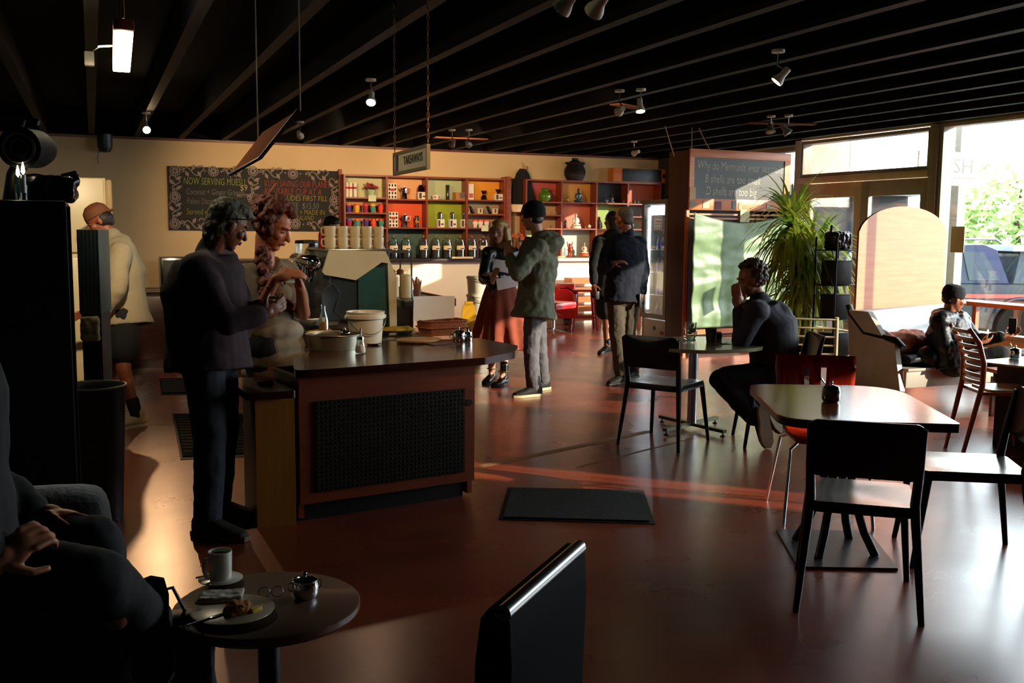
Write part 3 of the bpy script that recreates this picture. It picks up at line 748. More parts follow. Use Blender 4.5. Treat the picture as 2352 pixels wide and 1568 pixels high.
g = MB(); g.M = T(W-0.06, 0, 0.115) @ RX(PI/2); g.lathe([(0, -0.001), (0.036, -0.001), (0.036, 0.004), (0, 0.004)]); g.build('bass_port', m_black, t)
# blackboard
m_board = mat('blackboard_slate', '#17130f', 0.75, var=0.35, vscale=2.5)
TL, TR, BL = atY(385, 381, YW-0.03), atY(777, 391, YW-0.03), atY(387, 528, YW-0.03)
BW, BH = TR.x-TL.x, TL.z-BL.z
t = thing('menu_blackboard', 'wide chalk menu blackboard with flower border on the back wall', 'blackboard', (TL.x, YW-0.03, BL.z))
MB().box(0, 0, 0, BW, 0.025, BH).build('slate', m_board, t, smooth=False)
MB().box(BW, -0.02, -0.02, BW+0.05, 0.028, BH+0.03, 0.004).build('frame_post', m_redwood, t)
def chalk(name): return mat('chalk_'+name.strip('#'), tuple(0.6*c for c in lin(name)[:3]), 0.9, var=0.25, vscale=60)
def M_(x, z, rot=0.0): return T(x, -0.0015, z) @ RX(PI/2) @ RZ(rot)
def px2(px, py): p = atY(px, py, YW-0.03); return p.x-TL.x, p.z-BL.z
for txt, px, py, sz, col, sx in (('NOW SERVING MUESLI', 421, 423, 0.145, '#a3b35a', 0.58), ('$9', 551, 438, 0.13, '#d8cf9a', 0.8), ('Coconut + Ginger Granola', 427, 446, 0.12, '#8c9096', 0.62), ('ANYTIME', 543, 453, 0.075, '#d8cf9a', 0.7),
        ('Paleo Date + Granola', 429, 468, 0.13, '#8a7a78', 0.62), ('Served with Fruit', 428, 492, 0.12, '#a3a83c', 0.7), ('KUSH SAVING OUR PLANET', 607, 428, 0.14, '#b34a40', 0.56), ('RE-USABLE CUP AT A', 607, 446, 0.14, '#b34a40', 0.64),
        ('INCLUDES FIRST FILL', 628, 460, 0.115, '#b7a95c', 0.76), ('COFFEE  $15.50', 636, 478, 0.125, '#7f8f96', 0.74), ('BPA FREE + MADE IN', 634, 492, 0.11, '#a8a03c', 0.72), ('NEW ZEALAND', 647, 505, 0.1, '#a8a03c', 0.68)):
    x, z = px2(px, py)
    text_mesh(txt, sz, 'chalk_lettering', chalk(col), t, M_(x, z), sx=sx, bold=-0.001, shear=0.1)
def flower(mb, x, z, r):
    mb.M = M_(x, z)
    for i in range(10):
        a = 2*PI*i/10; c = Vector((0.72*r*math.cos(a), 0.72*r*math.sin(a), 0))
        mb.tube([c+Vector((0.26*r*math.cos(b), 0.26*r*math.sin(b), 0)) for b in [2*PI*k/8 for k in range(8)]], 0.006, 4, closed=True, flat=0.3)
    mb.tube([Vector((0.32*r*math.cos(b), 0.32*r*math.sin(b), 0)) for b in [2*PI*k/8 for k in range(8)]], 0.007, 4, closed=True, flat=0.3)
def vine(mb, x, z, L, rot=0.0, fl=1):
    mb.M = M_(x, z, rot)
    P = []
    for k in range(10): 
        a = 1.5*PI*k/9; P.append(Vector((-L/2+0.05-0.045*math.cos(a)*(1-k/14), 0.05*math.sin(a)*(1-k/14)*fl, 0)))
    P = list(reversed(P))
    for k in range(1, 13):
        u = k/12; P.append(Vector((-L/2+0.05+(L-0.1)*u, 0.055*math.sin(2*PI*u)*fl-0.01, 0)))
    for k in range(1, 8):
        a = 1.5*PI*k/7; P.append(Vector((L/2-0.05+0.04*math.sin(a), (0.04-0.04*math.cos(a))*fl, 0)))
    mb.tube(P, 0.007, 4, flat=0.3)
    for u, s_ in ((0.25, -1), (0.5, 1), (0.72, -1)):
        c = Vector((-L/2+L*u, 0.0, 0)); a = s_*0.9*fl
        tip = c+Vector((0.07*math.cos(a)*1.2, 0.09*math.sin(a)*1.3, 0))
        n = Vector((-(tip-c).y, (tip-c).x, 0))*0.25
        mb.prism([c[:2], (c.lerp(tip, 0.5)+n)[:2], tip[:2], (c.lerp(tip, 0.5)-n)[:2]], 0, 0.002)
orn = MB()
for px, py in ((402, 392), (490, 393), (581, 393), (673, 399), (402, 452), (402, 514), (679, 514), (768, 460), (580, 455)): x, z = px2(px, py); flower(orn, x, z, 0.075)
for px, py, L, r in ((440, 392, 0.36, 0), (534, 394, 0.3, 0), (622, 397, 0.36, 0), (728, 402, 0.36, 0), (403, 423, 0.28, PI/2), (403, 484, 0.28, PI/2), (442, 514, 0.36, 0), (730, 516, 0.34, 0), (768, 430, 0.28, PI/2), (768, 490, 0.28, PI/2), (583, 425, 0.25, PI/2)):
    x, z = px2(px, py); vine(orn, x, z, L, r)
for px, py in ((471, 393), (508, 394), (655, 397), (690, 399), (661, 516), (697, 515)):
    x, z = px2(px, py); orn.M = M_(x, z); orn.prism([(0.013*math.cos(a), 0.013*math.sin(a)) for a in [k*PI/4 for k in range(8)]], 0, 0.002)
orn.build('chalk_border', chalk('#a89890'), t)
# things hanging on the wall
p = atY(1201, 380, YW-0.1)
t = thing('hanging_apron', 'black apron hanging from a hook between the two wall shelves', 'apron', (p.x, YW-0.09, 0))
z0, z1 = Z_(1190, 468), Z_(1195, 386)
A = MB()
R = []
for k in range(9):
    u = k/8; w = 0.185*(1-u)**0.6+0.055 if u < 0.95 else 0.05
    R.append([Vector((w*math.cos(a)*1.0, 0.05*math.sin(a)*(1-0.4*u)+0.006*math.sin(5*a), z0+(z1-z0)*u)) for a in [2*PI*i/26 for i in range(26)]])
A.loft(R).build('cloth', mat('black_cotton', '#0c0808', 0.9, bump=0.3, bscale=20), t)
MB().tube([(0, 0, z1-0.01), (0.01, 0, z1+0.05), (0, 0.03, z1+0.1), (-0.015, 0.07, z1+0.09)], 0.004, 6).build('hook', m_chrome, t)
k_ = MB(); k_.ell((0.03, -0.03, z1+0.02), (0.025, 0.012, 0.03)); k_.build('clip', mat('orange_clip', '#c87a4a', 0.5), t)
p = atY(1186, 478, 14.98)
t = thing('wall_lampshade', 'cream tapered wall lampshade below the hanging apron', 'lamp', (p.x, 14.99, p.z-0.06))
MB().lathe([(0.075, 0), (0.115, 0.12), (0.11, 0.12), (0.07, 0)], seg=24, sy=0.8).build('lamp_shade', mat('cream_shade', '#e2c8a0', 0.7), t)
MB().tube([(0, 0, 0.04), (0, 0.1, 0.0), (0, 0.2, 0.0)], 0.008, 6).build('bracket', m_blackmetal, t)
p = atY(241, 330, YW-0.12)
t = thing('wall_speaker', 'small dark wall speaker under the cornice on the left', 'speaker', (p.x, YW-0.12, p.z-0.12), 0.5)
MB().lathe([(0, 0), (0.07, 0.01), (0.1, 0.08), (0.1, 0.25), (0, 0.26)], seg=20).build('speaker_body', mat('dark_green_plastic', '#1a2420', 0.4), t)
MB().tube([(-0.05, 0.08, 0.04), (-0.06, 0.1, -0.1), (-0.04, 0.11, -0.15)], 0.005, 6).build('cable', m_black, t)
# white document on the wall behind the barista, pan lids on the rear bench
p = atY(655, 537, YW-0.01)
o = MB().box(-0.08, 0, -0.09, 0.08, 0.003, 0.07).build('wall_notice', m_paper, loc=(p.x, YW-0.005, p.z)); tag(o, 'small white notice on the wall beside the curly-haired barista', 'paper')
# ================================================================== CHAIRS AND TABLES
m_seatw = mat('grey_metal_seat', '#c4c0b6', 0.27, 0.7, var=0.1, vscale=5, spec=0.8)
def metal_chair(label, loc, rz, group='black metal cafe chairs', sx=1.0):
    """faces +y, origin on the floor under the seat centre"""
    t = thing('cafe_chair', label, 'chair', loc, rz, group)
    hw, sd = 0.215, 0.23
    def leg(top, foot, r0=0.019, r1=0.013):
        MB().cyl(foot, top, r1, r0, 14).build('leg', m_blackmetal, t)
    for s in (-1, 1):
        leg((s*0.195, 0.2, 0.435), (s*0.235, 0.26, 0.0))
        b = MB(); b.tube([(s*0.24, -0.27, 0.0), (s*0.205, -0.215, 0.40), (s*0.2, -0.21, 0.47), (s*0.207, -0.235, 0.62), (s*0.212, -0.27, 0.79)], [0.013, 0.019, 0.02, 0.018, 0.014], 12)
        b.build('leg', m_blackmetal, t)
    # seat shell: dished rounded square with a rolled apron
    m = MB(); ol = rrect(-hw, -sd, hw, sd, 0.06, 5)
    def dish(x, y): return 0.462-0.012*(1-(x/hw)**2)*(1-(y/sd)**2)-0.01*max(0, (y/sd))**3
    rings = []
    for k in range(8, 0, -1):
        f = k/8; rings.append([Vector((p[0]*f, p[1]*f, dish(p[0]*f, p[1]*f))) for p in ol])
    m.loft(rings, cap=False)
    c = m._v((0, 0, dish(0, 0)))
    m.bm.verts.ensure_lookup_table()
    last = [v for v in m.bm.verts][-len(ol)-1:-1]
    for i in range(len(last)): m._f([last[i], last[(i+1) % len(last)], c])
    seat = m.build('seat', m_seatw, t)
    a = MB(); a.loft([[Vector((p[0]*f, p[1]*f, dish(p[0], p[1])-dz)) for p in ol] for f, dz in ((1.0, 0.0), (1.012, 0.006), (1.012, 0.04), (0.99, 0.046), (0.9, 0.04))], cap=False)
    a.build('seat_frame', m_blackmetal, t)
    # curved back panel
    p = MB(); N = 14; o2 = rrect(-0.22, 0.0, 0.22, 0.235, 0.04, 4)
    def bk(x, z, off): 
        return Vector((x, -0.235-0.16*(z-0.0)+(-0.045)*(1-(x/0.22)**2)+off, 0.575+z))
    f_ = [bk(x, z, 0.008) for x, z in o2]; r_ = [bk(x, z, -0.008) for x, z in o2]
    # grid so that the panel curves
    nx, nz = 16, 6
    def inside(x, z):
        r = 0.04; dx = max(0, abs(x)-(0.22-r)); dz = max(0, abs(z-0.1175)-(0.1175-r))
        d = math.hypot(dx, dz)
        return (dx, dz, d, r)
    def warp(i, j):
        x = -0.22+0.44*i/nx; z = 0.235*j/nz
        dx, dz, d, r = inside(x, z)
        if d > r:
            k = r/d; x = math.copysign(0.22-r+dx*k, x); z = 0.1175+math.copysign(0.1175-r+dz*k, z-0.1175)
        return x, z
    V = {}
    for s_, off in ((0, 0.008), (1, -0.008)):
        for i in range(nx+1):
            for j in range(nz+1):
                x, z = warp(i, j); V[s_, i, j] = p._v(bk(x, z, off))
        for i in range(nx):
            for j in range(nz):
                q = [V[s_, i, j], V[s_, i+1, j], V[s_, i+1, j+1], V[s_, i, j+1]]
                p._f(q if s_ else q[::-1])
    edge = [(i, 0) for i in range(nx)]+[(nx, j) for j in range(nz)]+[(i, nz) for i in range(nx, 0, -1)]+[(0, j) for j in range(nz, 0, -1)]
    for k in range(len(edge)):
        a_, b_ = edge[k], edge[(k+1) % len(edge)]
        p._f([V[(0,)+a_], V[(0,)+b_], V[(1,)+b_], V[(1,)+a_]])
    p.build('backrest', m_blackmetal, t)
    return t
def face(dx, dy): return math.atan2(-dx, dy)
metal_chair('black metal chair with pale seat, back to viewer, at the front table', (2.965, 3.235, 0), face(0.63, 0.78))
metal_chair('black metal chair at the right picture edge facing the front table', (3.82, 3.47, 0), face(-0.83, 0.56))
metal_chair('black metal chair with sunlit post at the round table', (3.84, 6.22, 0), face(0.84, 0.54))
metal_chair('black metal chair under the seated curly-haired man', (4.62, 5.95, 0), face(-0.9, 0.42))

# front table
A, B, C, D = atZ(1717, 884, 0.76), atZ(1798, 966, 0.76), atZ(2207, 977, 0.76), atZ(2050, 888, 0.76)
cx, cy = (A+B+C+D).x/4, (A+B+C+D).y/4
t = thing('cafe_table', 'square dark-edged wooden table with a glossy top at the front', 'table', (cx, cy, 0))
P = [(p.x-cx, p.y-cy) for p in (A, B, C, D)]
MB().prism(rpoly(P, [0.1, 0.16, 0.02, 0.3], 7), 0.76, 0.766).build('tabletop', wood('worn_honey_veneer', '#8a421c', '#a85c2e', 0.2, 0, 2.0, coat=1.0), t)
MB().prism(rpoly(P, [0.1, 0.16, 0.02, 0.3], 7), 0.728, 0.7595).build('table_edge', wood('dark_table_edge', '#1c0c07', '#2c140b', 0.35), t)
pc = [atZ(1783, 1220), atZ(1832, 1306), atZ(2062, 1310), atZ(1995, 1224)]
px_, py_ = sum(p.x for p in pc)/4-cx, sum(p.y for p in pc)/4-cy
MB().prism([(p.x-cx, p.y-cy) for p in pc], 0.0, 0.012).build('base_plate', mat('grey_steel_plate', '#5a5a5c', 0.35, 0.6, var=0.15, spec=0.6), t)
for k in range(4):
    a = 0.5+k*PI/2
    q = [(px_+0.2*math.cos(a), py_+0.2*math.sin(a), 0.012), (px_+0.14*math.cos(a), py_+0.14*math.sin(a), 0.12), (px_+0.07*math.cos(a), py_+0.07*math.sin(a), 0.32), (px_*0.6+0.06*math.cos(a), py_*0.6+0.06*math.sin(a), 0.55), (px_*0.3+0.1*math.cos(a), py_*0.3+0.1*math.sin(a), 0.728)]
    MB().tube(q, 0.021, 12).build('leg', m_blackmetal, t)

def sugar_pot(label, loc, h=0.085, lid=True, spoon=True, steel=False, handles=False):
    t = thing('sugar_pot', label, 'sugar pot', loc)
    r = h*0.55
    MB().lathe([(0, 0), (r*0.8, 0), (r, h*0.15), (r, h*0.75), (r*0.92, h*0.85), (0, h*0.85)], seg=24).build('pot_body', m_chrome if steel else mat('amber_sugar_glass', '#5a3a1c', 0.12, 0.0, var=0.2, coat=0.8), t)
    L = MB().lathe([(r*0.97, h*0.84), (r*0.85, h*0.95), (r*0.3, h*1.05), (0, h*1.07)], seg=24).build('lid', m_chrome, t)
    MB().lathe([(0, h*1.04), (h*0.06, h*1.06), (h*0.11, h*1.18), (h*0.08, h*1.27), (0, h*1.3)], seg=12).build('lid_knob', m_chrome, L)
    if spoon:
        MB().tube([(-r*0.3, 0.0, h*0.8), (-r*0.9, 0.0, h*1.15), (-r*1.5, 0.0, h*1.5)], [0.003, 0.003, 0.005], 6).build('spoon_handle', m_chrome, t)
    if handles:
        for s in (-1, 1): MB().tube([(s*r*0.95, 0, h*0.3), (s*r*1.5, 0, h*0.45), (s*r*1.5, 0, h*0.65), (s*r*0.95, 0, h*0.7)], 0.003, 6).build('side_handle', m_chrome, t)
    return t
p = atZ(1908, 922, 0.7665); sugar_pot('glass and steel sugar pot on the front wooden table', (p.x, p.y, 0.7668), 0.075)

# moulded red plywood chair, back facing away, behind the front table
f1, f2, f3 = atZ(1775, 1148), atZ(1826, 1213), atZ(2000, 1220)
u = (f3-f2).normalized(); v = Vector((u.y, -u.x, 0))
if v.dot(f1-f2) > 0: v = -v
rc = (f1+f3)/2; rz = face(v.x, v.y)
t = thing('plywood_chair', 'glossy red plywood chair with two slots in its back', 'chair', (rc.x, rc.y, 0), rz)
m_redply = wood('red_lacquered_plywood', '#8c1c0c', '#a83016', 0.22, 2, 3.0, coat=0.6)
prof = [(0.2, 0.44), (0.1, 0.46), (-0.05, 0.45), (-0.17, 0.455), (-0.225, 0.50), (-0.245, 0.58), (-0.26, 0.68), (-0.275, 0.78), (-0.285, 0.85)]
sh = MB(); W_ = [0.17, 0.2, 0.205, 0.19, 0.17, 0.185, 0.215, 0.225, 0.22]
vs = {}
nx = 14; RR = []
for k, ((y, z), w) in enumerate(zip(prof, W_)):
    RR.append([Vector((w*(2*i/nx-1), y+0.02*(1-(2*i/nx-1)**2)*(-1 if k > 4 else 0), z-0.012*(1-(2*i/nx-1)**2)*(1 if k < 4 else 0))) for i in range(nx+1)])
for k in range(len(RR)-1):
    for i in range(nx):
        if k == 6 and i in (5, 8): continue
        q = [sh.bm.verts.new(RR[a][b]) for a, b in ((k, i), (k, i+1), (k+1, i+1), (k+1, i))]
        sh.bm.faces.new(q)
bmesh.ops.remove_doubles(sh.bm, verts=sh.bm.verts[:], dist=1e-4)
o = sh.build('seat_shell', m_redply, t); md = o.modifiers.new('s', 'SOLIDIFY'); md.thickness = 0.011; bake(o)
for sx_ in (-1, 1):
    MB().tube([(sx_*0.23, 0.24, 0.0), (sx_*0.2, 0.18, 0.40), (sx_*0.15, 0.12, 0.43), (sx_*0.1, 0.08, 0.435)], 0.009, 10).build('leg', m_chrome, t)
    MB().tube([(sx_*0.25, -0.26, 0.0), (sx_*0.2, -0.16, 0.40), (sx_*0.15, -0.1, 0.43), (sx_*0.1, -0.05, 0.435)], 0.009, 10).build('leg', m_chrome, t)

# round-ish table with the seated man
t0 = atZ(1588, 985); TH = 0.735
t = thing('cafe_table', 'pale round-cornered table with cross base beside the seated man', 'table', (t0.x, t0.y, 0))
ctr = atZ(1606, 787, TH)
ox, oy = ctr.x-t0.x, ctr.y-t0.y
P = [(ox+0.43*math.copysign(abs(math.cos(a))**0.8, math.cos(a)), oy+0.43*math.copysign(abs(math.sin(a))**0.8, math.sin(a))) for a in [2*PI*k/40 for k in range(40)]]
MB().prism(P, TH-0.025, TH).build('tabletop', mat('olive_cream_laminate', '#8f8a68', 0.22, var=0.1, coat=0.5), t)
MB().cyl((0, 0, 0.04), (0, 0, TH-0.05), 0.038, 0.038, 18).build('column', m_steel, t)
MB().cyl((ox*0.6, oy*0.6, TH-0.06), (ox*0.6, oy*0.6, TH-0.025), 0.14, 0.16, 18).build('top_plate', m_steel, t)
for k, (q0, q1) in enumerate(((atZ(1500, 968, 0.05), atZ(1672, 1010, 0.05)), (atZ(1518, 1002, 0.05), atZ(1650, 970, 0.05)))):
    b = MB(); a_, b_ = q0-t0, q1-t0; a_.z = b_.z = 0
    d = (b_-a_).normalized(); n = Vector((-d.y, d.x, 0))*0.02
    m_ = (a_+b_)/2; a_ = -d*0.36; b_ = d*0.36
    vs = [a_-n, b_-n, b_+n, a_+n]
    b.prism([(q.x, q.y) for q in vs], 0.03+0.001*k, 0.055+0.001*k)
    fo = b.build('base_bar', mat('weathered_olive_steel', '#5c5c40', 0.4, 0.5), t, smooth=False)
    for e in (a_*0.94, b_*0.94):
        MB().lathe([(0, 0), (0.02, 0), (0.02, 0.006), (0.006, 0.012), (0.006, 0.03), (0, 0.03)], (e.x, e.y, 0), 12).build('levelling_foot', m_black, fo)
def on(px, py, z): p = atZ(px, py, z); return (p.x, p.y, z+0.0006)
t = thing('water_glass', 'tall ribbed glass of iced water on the pale table', 'glass', on(1586, 787, TH))
MB().lathe([(0, 0), (0.03, 0), (0.033, 0.05), (0.04, 0.065), (0.042, 0.15), (0.039, 0.15), (0.036, 0.065), (0.03, 0.01), (0, 0.01)], seg=20).build('glass_body', m_glass, t)
MB().lathe([(0, 0.012), (0.03, 0.012), (0.035, 0.062), (0.037, 0.115), (0, 0.115)], seg=20).build('iced_water', glass('milky_water', (0.82, 0.86, 0.84), 0.2, 0.5), t)
ic = MB()
for k in range(5): ic.M = T(random.uniform(-0.015, 0.015), random.uniform(-0.015, 0.015), 0.075+k*0.014) @ RX(k) @ RZ(k*2); ic.cbox((0, 0, 0), (0.026, 0.026, 0.026), 0.004)
ic.build('ice', mat('ice', '#d8dcd8', 0.2), t)
t = thing('wire_rack', 'small steel menu holder loops behind the water glass', 'holder', on(1584, 781, TH), 0.3)
for s in (-1, 1): MB().tube([(s*0.03, 0.0, 0.0), (s*0.07, 0.0, 0.02), (s*0.085, 0, 0.06), (s*0.06, 0, 0.08), (s*0.03, 0, 0.06)], 0.003, 6).build('wire_loop', m_chrome, t)
MB().cbox((0, 0.0, 0.003), (0.1, 0.05, 0.006), 0.002).build('wire_base', m_chrome, t)
t = thing('takeaway_cup', 'brown paper coffee cup near the seated man', 'cup', on(1632, 786, TH))
MB().lathe([(0, 0), (0.03, 0), (0.043, 0.105), (0.04, 0.105), (0.028, 0.008), (0, 0.008)]).build('cup_body', mat('brown_paper_cup', '#6a4c2c', 0.6), t)
MB().lathe([(0, 0.085), (0.0385, 0.085), (0.0385, 0.09), (0, 0.09)]).build('coffee', mat('coffee_liquid', '#24120a', 0.2), t)
t = thing('napkin_holder', 'little steel and white napkin holder by the paper cup', 'napkin holder', on(1646, 783, TH), 0.4)
MB().cbox((0, 0, 0.035), (0.07, 0.035, 0.07), 0.003).build('napkins', m_paper, t); MB().cbox((0, -0.02, 0.03), (0.074, 0.004, 0.06), 0.001).build('holder_plate', m_steel, t)
t = thing('key_bunch', 'dark bunch of keys lying on the pale table', 'keys', on(1655, 790, TH))
kb = MB()
MB().tube([(0.02*math.cos(a), 0.02*math.sin(a), 0.003) for a in [k*PI/5 for k in range(10)]], 0.002, 5, closed=True).build('ring', m_steel, t)
for a in (0.3, 1.2, -0.5): 
    k_ = MB(); k_.M = RZ(a) @ T(0.02, 0, 0.002); k_.cbox((0.03, 0, 0), (0.05, 0.006, 0.003)); k_.cbox((0.008, 0, 0), (0.02, 0.02, 0.003), 0.001); k_.build('key', mat('dark_brass', '#4a3a20', 0.4, 0.7), t)

# orange slatted bentwood chair seen edge-on
s1, s2 = atZ(2213, 1038), atZ(2243, 1044)
rt = Vector((0.93, -0.36, 0)); t = thing('slat_back_chair', 'orange bentwood chair with curved slatted back, seen side-on', 'chair', ((s1.x+s2.x)/2+0.2, (s1.y+s2.y)/2-0.05, 0), face(0.9, -0.43))
m_bent = wood('orange_beech', '#b2501c', '#c96a2c', 0.3, 2, 3.0, coat=0.4)
for s in (-1, 1):
    sd_ = MB(); sd_.tube([(s*0.15, -0.3, 0.0), (s*0.16, -0.24, 0.3), (s*0.17, -0.2, 0.5), (s*0.175, -0.2, 0.66), (s*0.175, -0.24, 0.8), (s*0.17, -0.31, 0.9)], [0.014, 0.017, 0.019, 0.019, 0.018, 0.014], 12, flat=1.0)
    sd_.build('leg', m_bent, t)
    MB().cyl((s*0.17, 0.2, 0), (s*0.165, 0.17, 0.44), 0.014, 0.017).build('leg', m_bent, t)
def yb(z): return -0.2-0.0 if z < 0.66 else -0.2-0.45*(z-0.66)
for z in (0.52, 0.57, 0.62, 0.67, 0.72, 0.77, 0.82, 0.875):
    sl = MB(); R = []
    for i in range(9):
        x = -0.165+0.33*i/8; y = yb(z)-0.03*(1-(x/0.165)**2)
        R.append([Vector((x, y+dy, z+dz)) for dy, dz in ((-0.006, -0.013), (0.006, -0.013), (0.006, 0.013), (-0.006, 0.013))])
    sl.loft(R); sl.build('slat', m_bent, t, smooth=False)
MB().prism(rrect(-0.19, -0.2, 0.19, 0.22, 0.05), 0.44, 0.462).build('seat', m_bent, t)
c_ = MB().prism(rrect(-0.17, -0.15, 0.17, 0.2, 0.05), 0.4625, 0.475).build('seat_pad', mat('white_seat_pad', '#cfc9bf', 0.3, spec=0.8), t)

# glass-topped dark table right
L_ = atZ(2222, 829, 0.62)
t = thing('glass_table', 'dark box table with a green-edged glass top by the bench', 'table', (L_.x+0.6, L_.y-0.5, 0), 0)
P = [(-0.55, 0.5), (-0.15, -0.75), (0.95, -0.4), (0.5, 0.62)]
MB().prism(P, 0.608, 0.62).build('glass_top', mat('green_edge_glass', '#3a4a4c', 0.06, 0.0, var=0.0, coat=1.0, spec=0.9), t, smooth=False)
MB().prism([(x*0.82+0.05, y*0.82) for x, y in P], 0.0, 0.607).build('box_base', mat('dark_stained_box', '#14100e', 0.5), t, smooth=False)
p = atZ(2331, 822, 0.621); sugar_pot('steel sugar bowl on the glass table at the right edge', (p.x, p.y, 0.6215), 0.075, spoon=True, steel=True)

# dark stool behind the orange chair
p = atZ(2260, 960)
t = thing('low_bench', 'low bench with orange-brown top and round black end behind the slatted chair', 'bench', (p.x+0.4, p.y-0.15, 0), -0.3)
MB().cbox((0, 0, 0.4), (0.75, 0.32, 0.035), 0.01).build('bench_top', m_orangewood, t); MB().cap((-0.33, 0, 0.36), (0.33, 0, 0.36), 0.045).build('black_roll', m_black, t)
for s in (-1, 1):
    for q in (-1, 1): MB().cbox((s*0.3, q*0.12, 0.17), (0.04, 0.04, 0.34), 0.004).build('leg', m_darkwood, t)

# ------------------------------------------------------------------ bench, arched plywood screen
BX, BY = 6.62, 6.74
m_bw = mat('white_worn_bench_paint', '#bdb4a6', 0.45, var=0.12, vscale=4)
t = thing('padded_bench', 'white wooden bench with black padded seat and back against the arched screen', 'bench', (BX, BY, 0))
MB().box(0.03, 0, 0.17, 1.75, 0.03, 0.32, 0.004).build('front_rail', m_bw, t)
MB().box(0.03, -0.02, 0.32, 1.75, 0.55, 0.345, 0.004).build('seat_board', m_bw, t)
cu = MB(); R = []
for i in range(13):
    x = 0.1+1.62*i/12; w = 0.05*math.sin(i*0.9)*0.3
    R.append([Vector((x, 0.265+0.24*c1_, 0.392+0.045*s1_+w*0.3+0.02*(c1_ < -0.5))) for c1_, s1_ in [(math.copysign(abs(math.cos(a))**0.5, math.cos(a)), math.copysign(abs(math.sin(a))**0.7, math.sin(a))) for a in [2*PI*k/20 for k in range(20)]]])
cu.loft(R); cu.build('seat_cushion', m_leather, t)
# angled end panel (profile in y-z, extruded along x)
def side(x0, x1):
    e = MB(); P = [(-0.03, 0.0), (0.62, 0.0), (0.72, 0.82), (0.45, 0.82), (0.22, 0.58), (0.1, 0.56)]
    rings = [[Vector((x, y, z)) for y, z in P] for x in (x0, x1)]
    e.loft(rings); return e.build('end_panel', m_bw, t, smooth=False)
side(-0.03, 0.025)
MB().tube([(0, 0.02, 0.53), (0, 0.12, 0.595), (0, 0.3, 0.605), (0, 0.5, 0.62), (0, 0.7, 0.78), (0, 0.74, 0.86)], 0.035, 10, flat=0.8).build('armrest', m_leather, t)
pA = Vector((6.74-BX, 7.52-BY, 0)); pdir = Vector((0.965, 0.262, 0)).normalized(); pn = Vector((pdir.y, -pdir.x, 0))
bk = MB(); R = []
for i in range(10):
    c = pA+pdir*(0.02+1.56*i/9)
    R.append([c+pn*o_+Vector((0, 0, z)) for o_, z in ((0.06, 0.40), (0.17, 0.43), (0.15, 0.58), (0.09, 0.77), (0.03, 0.81), (0.012, 0.7), (0.012, 0.40))])
bk.loft(R); bk.build('backrest_pad', mat('black_vinyl', '#15161c', 0.28, spec=0.8, bump=0.15, bscale=50), t)
MB().box(0.05, 0.12, 0, 0.1, 0.5, 0.32).build('plinth', m_black, t)
MB().box(1.5, 0.12, 0, 1.55, 0.5, 0.32).build('plinth', m_black, t)
# screen
base = Vector((6.74, 7.52, 0))
t = thing('arched_screen', 'tall arched orange plywood screen behind the padded bench', 'screen', (base.x, base.y, 0), math.atan2(pdir.y, pdir.x))
WS = 1.6; P = [(0, 0.05), (WS, 0.05), (WS, 1.52)]
for k in range(1, 20):
    a = PI*k/20; P.append((WS/2+WS/2*math.cos(a), 1.52+0.29*math.sin(a)))
P.append((0, 1.56)); 
sc_ = MB(); sc_.loft([[Vector((x, y, z)) for x, z in P] for y in (0.0, 0.022)])
sc_.build('plywood_sheet', wood('orange_birch_ply', '#c4683c', '#cf7a4c', 0.55, 0, 2.0), t, smooth=False)
for x in (0.2, 1.2): MB().box(x, 0.022, 0.0, x+0.05, 0.06, 1.3).build('rear_batten', m_orangewood, t)
# kraft sheet taped near the window, right of the screen
p = atX(2185, 520, 9.04); q = atX(2212, 580, 9.04)
o = MB().box(9.044, q.y, q.z, 9.0495, p.y, p.z).build('taped_sheet', mat('backlit_kraft_sheet', '#dccab0', 0.85)); tag(o, 'backlit-toned kraft paper taped inside the big window by the screen', 'paper')  # sheet colour lightened in place of light shining through it

# cushion of salmon cloth and a bag with yellow strap
t = thing('salmon_cushion', 'crumpled salmon pink cushion on the left end of the padded bench', 'cushion', (BX+0.35, BY+0.34, 0.45))
c_ = MB(); c_.ell((0, 0, 0.09), (0.28, 0.16, 0.11)); c_.ell((0.2, -0.05, 0.05), (0.16, 0.12, 0.07)); c_.cap((-0.25, 0.0, 0.14), (-0.3, 0.02, 0.2), 0.05, 0.03); melt(c_.build('cushion_cover', mat('salmon_cloth', '#e0937c', 0.85, var=0.1), t), 0.012, 2, 0.05, 0.09)
MB().tube([(-0.27, -0.05, 0.1), (-0.05, -0.17, 0.1), (0.2, -0.16, 0.06), (0.34, -0.05, 0.05)], 0.005, 6).build('piping', mat('salmon_piping', '#a85c48', 0.8), t)

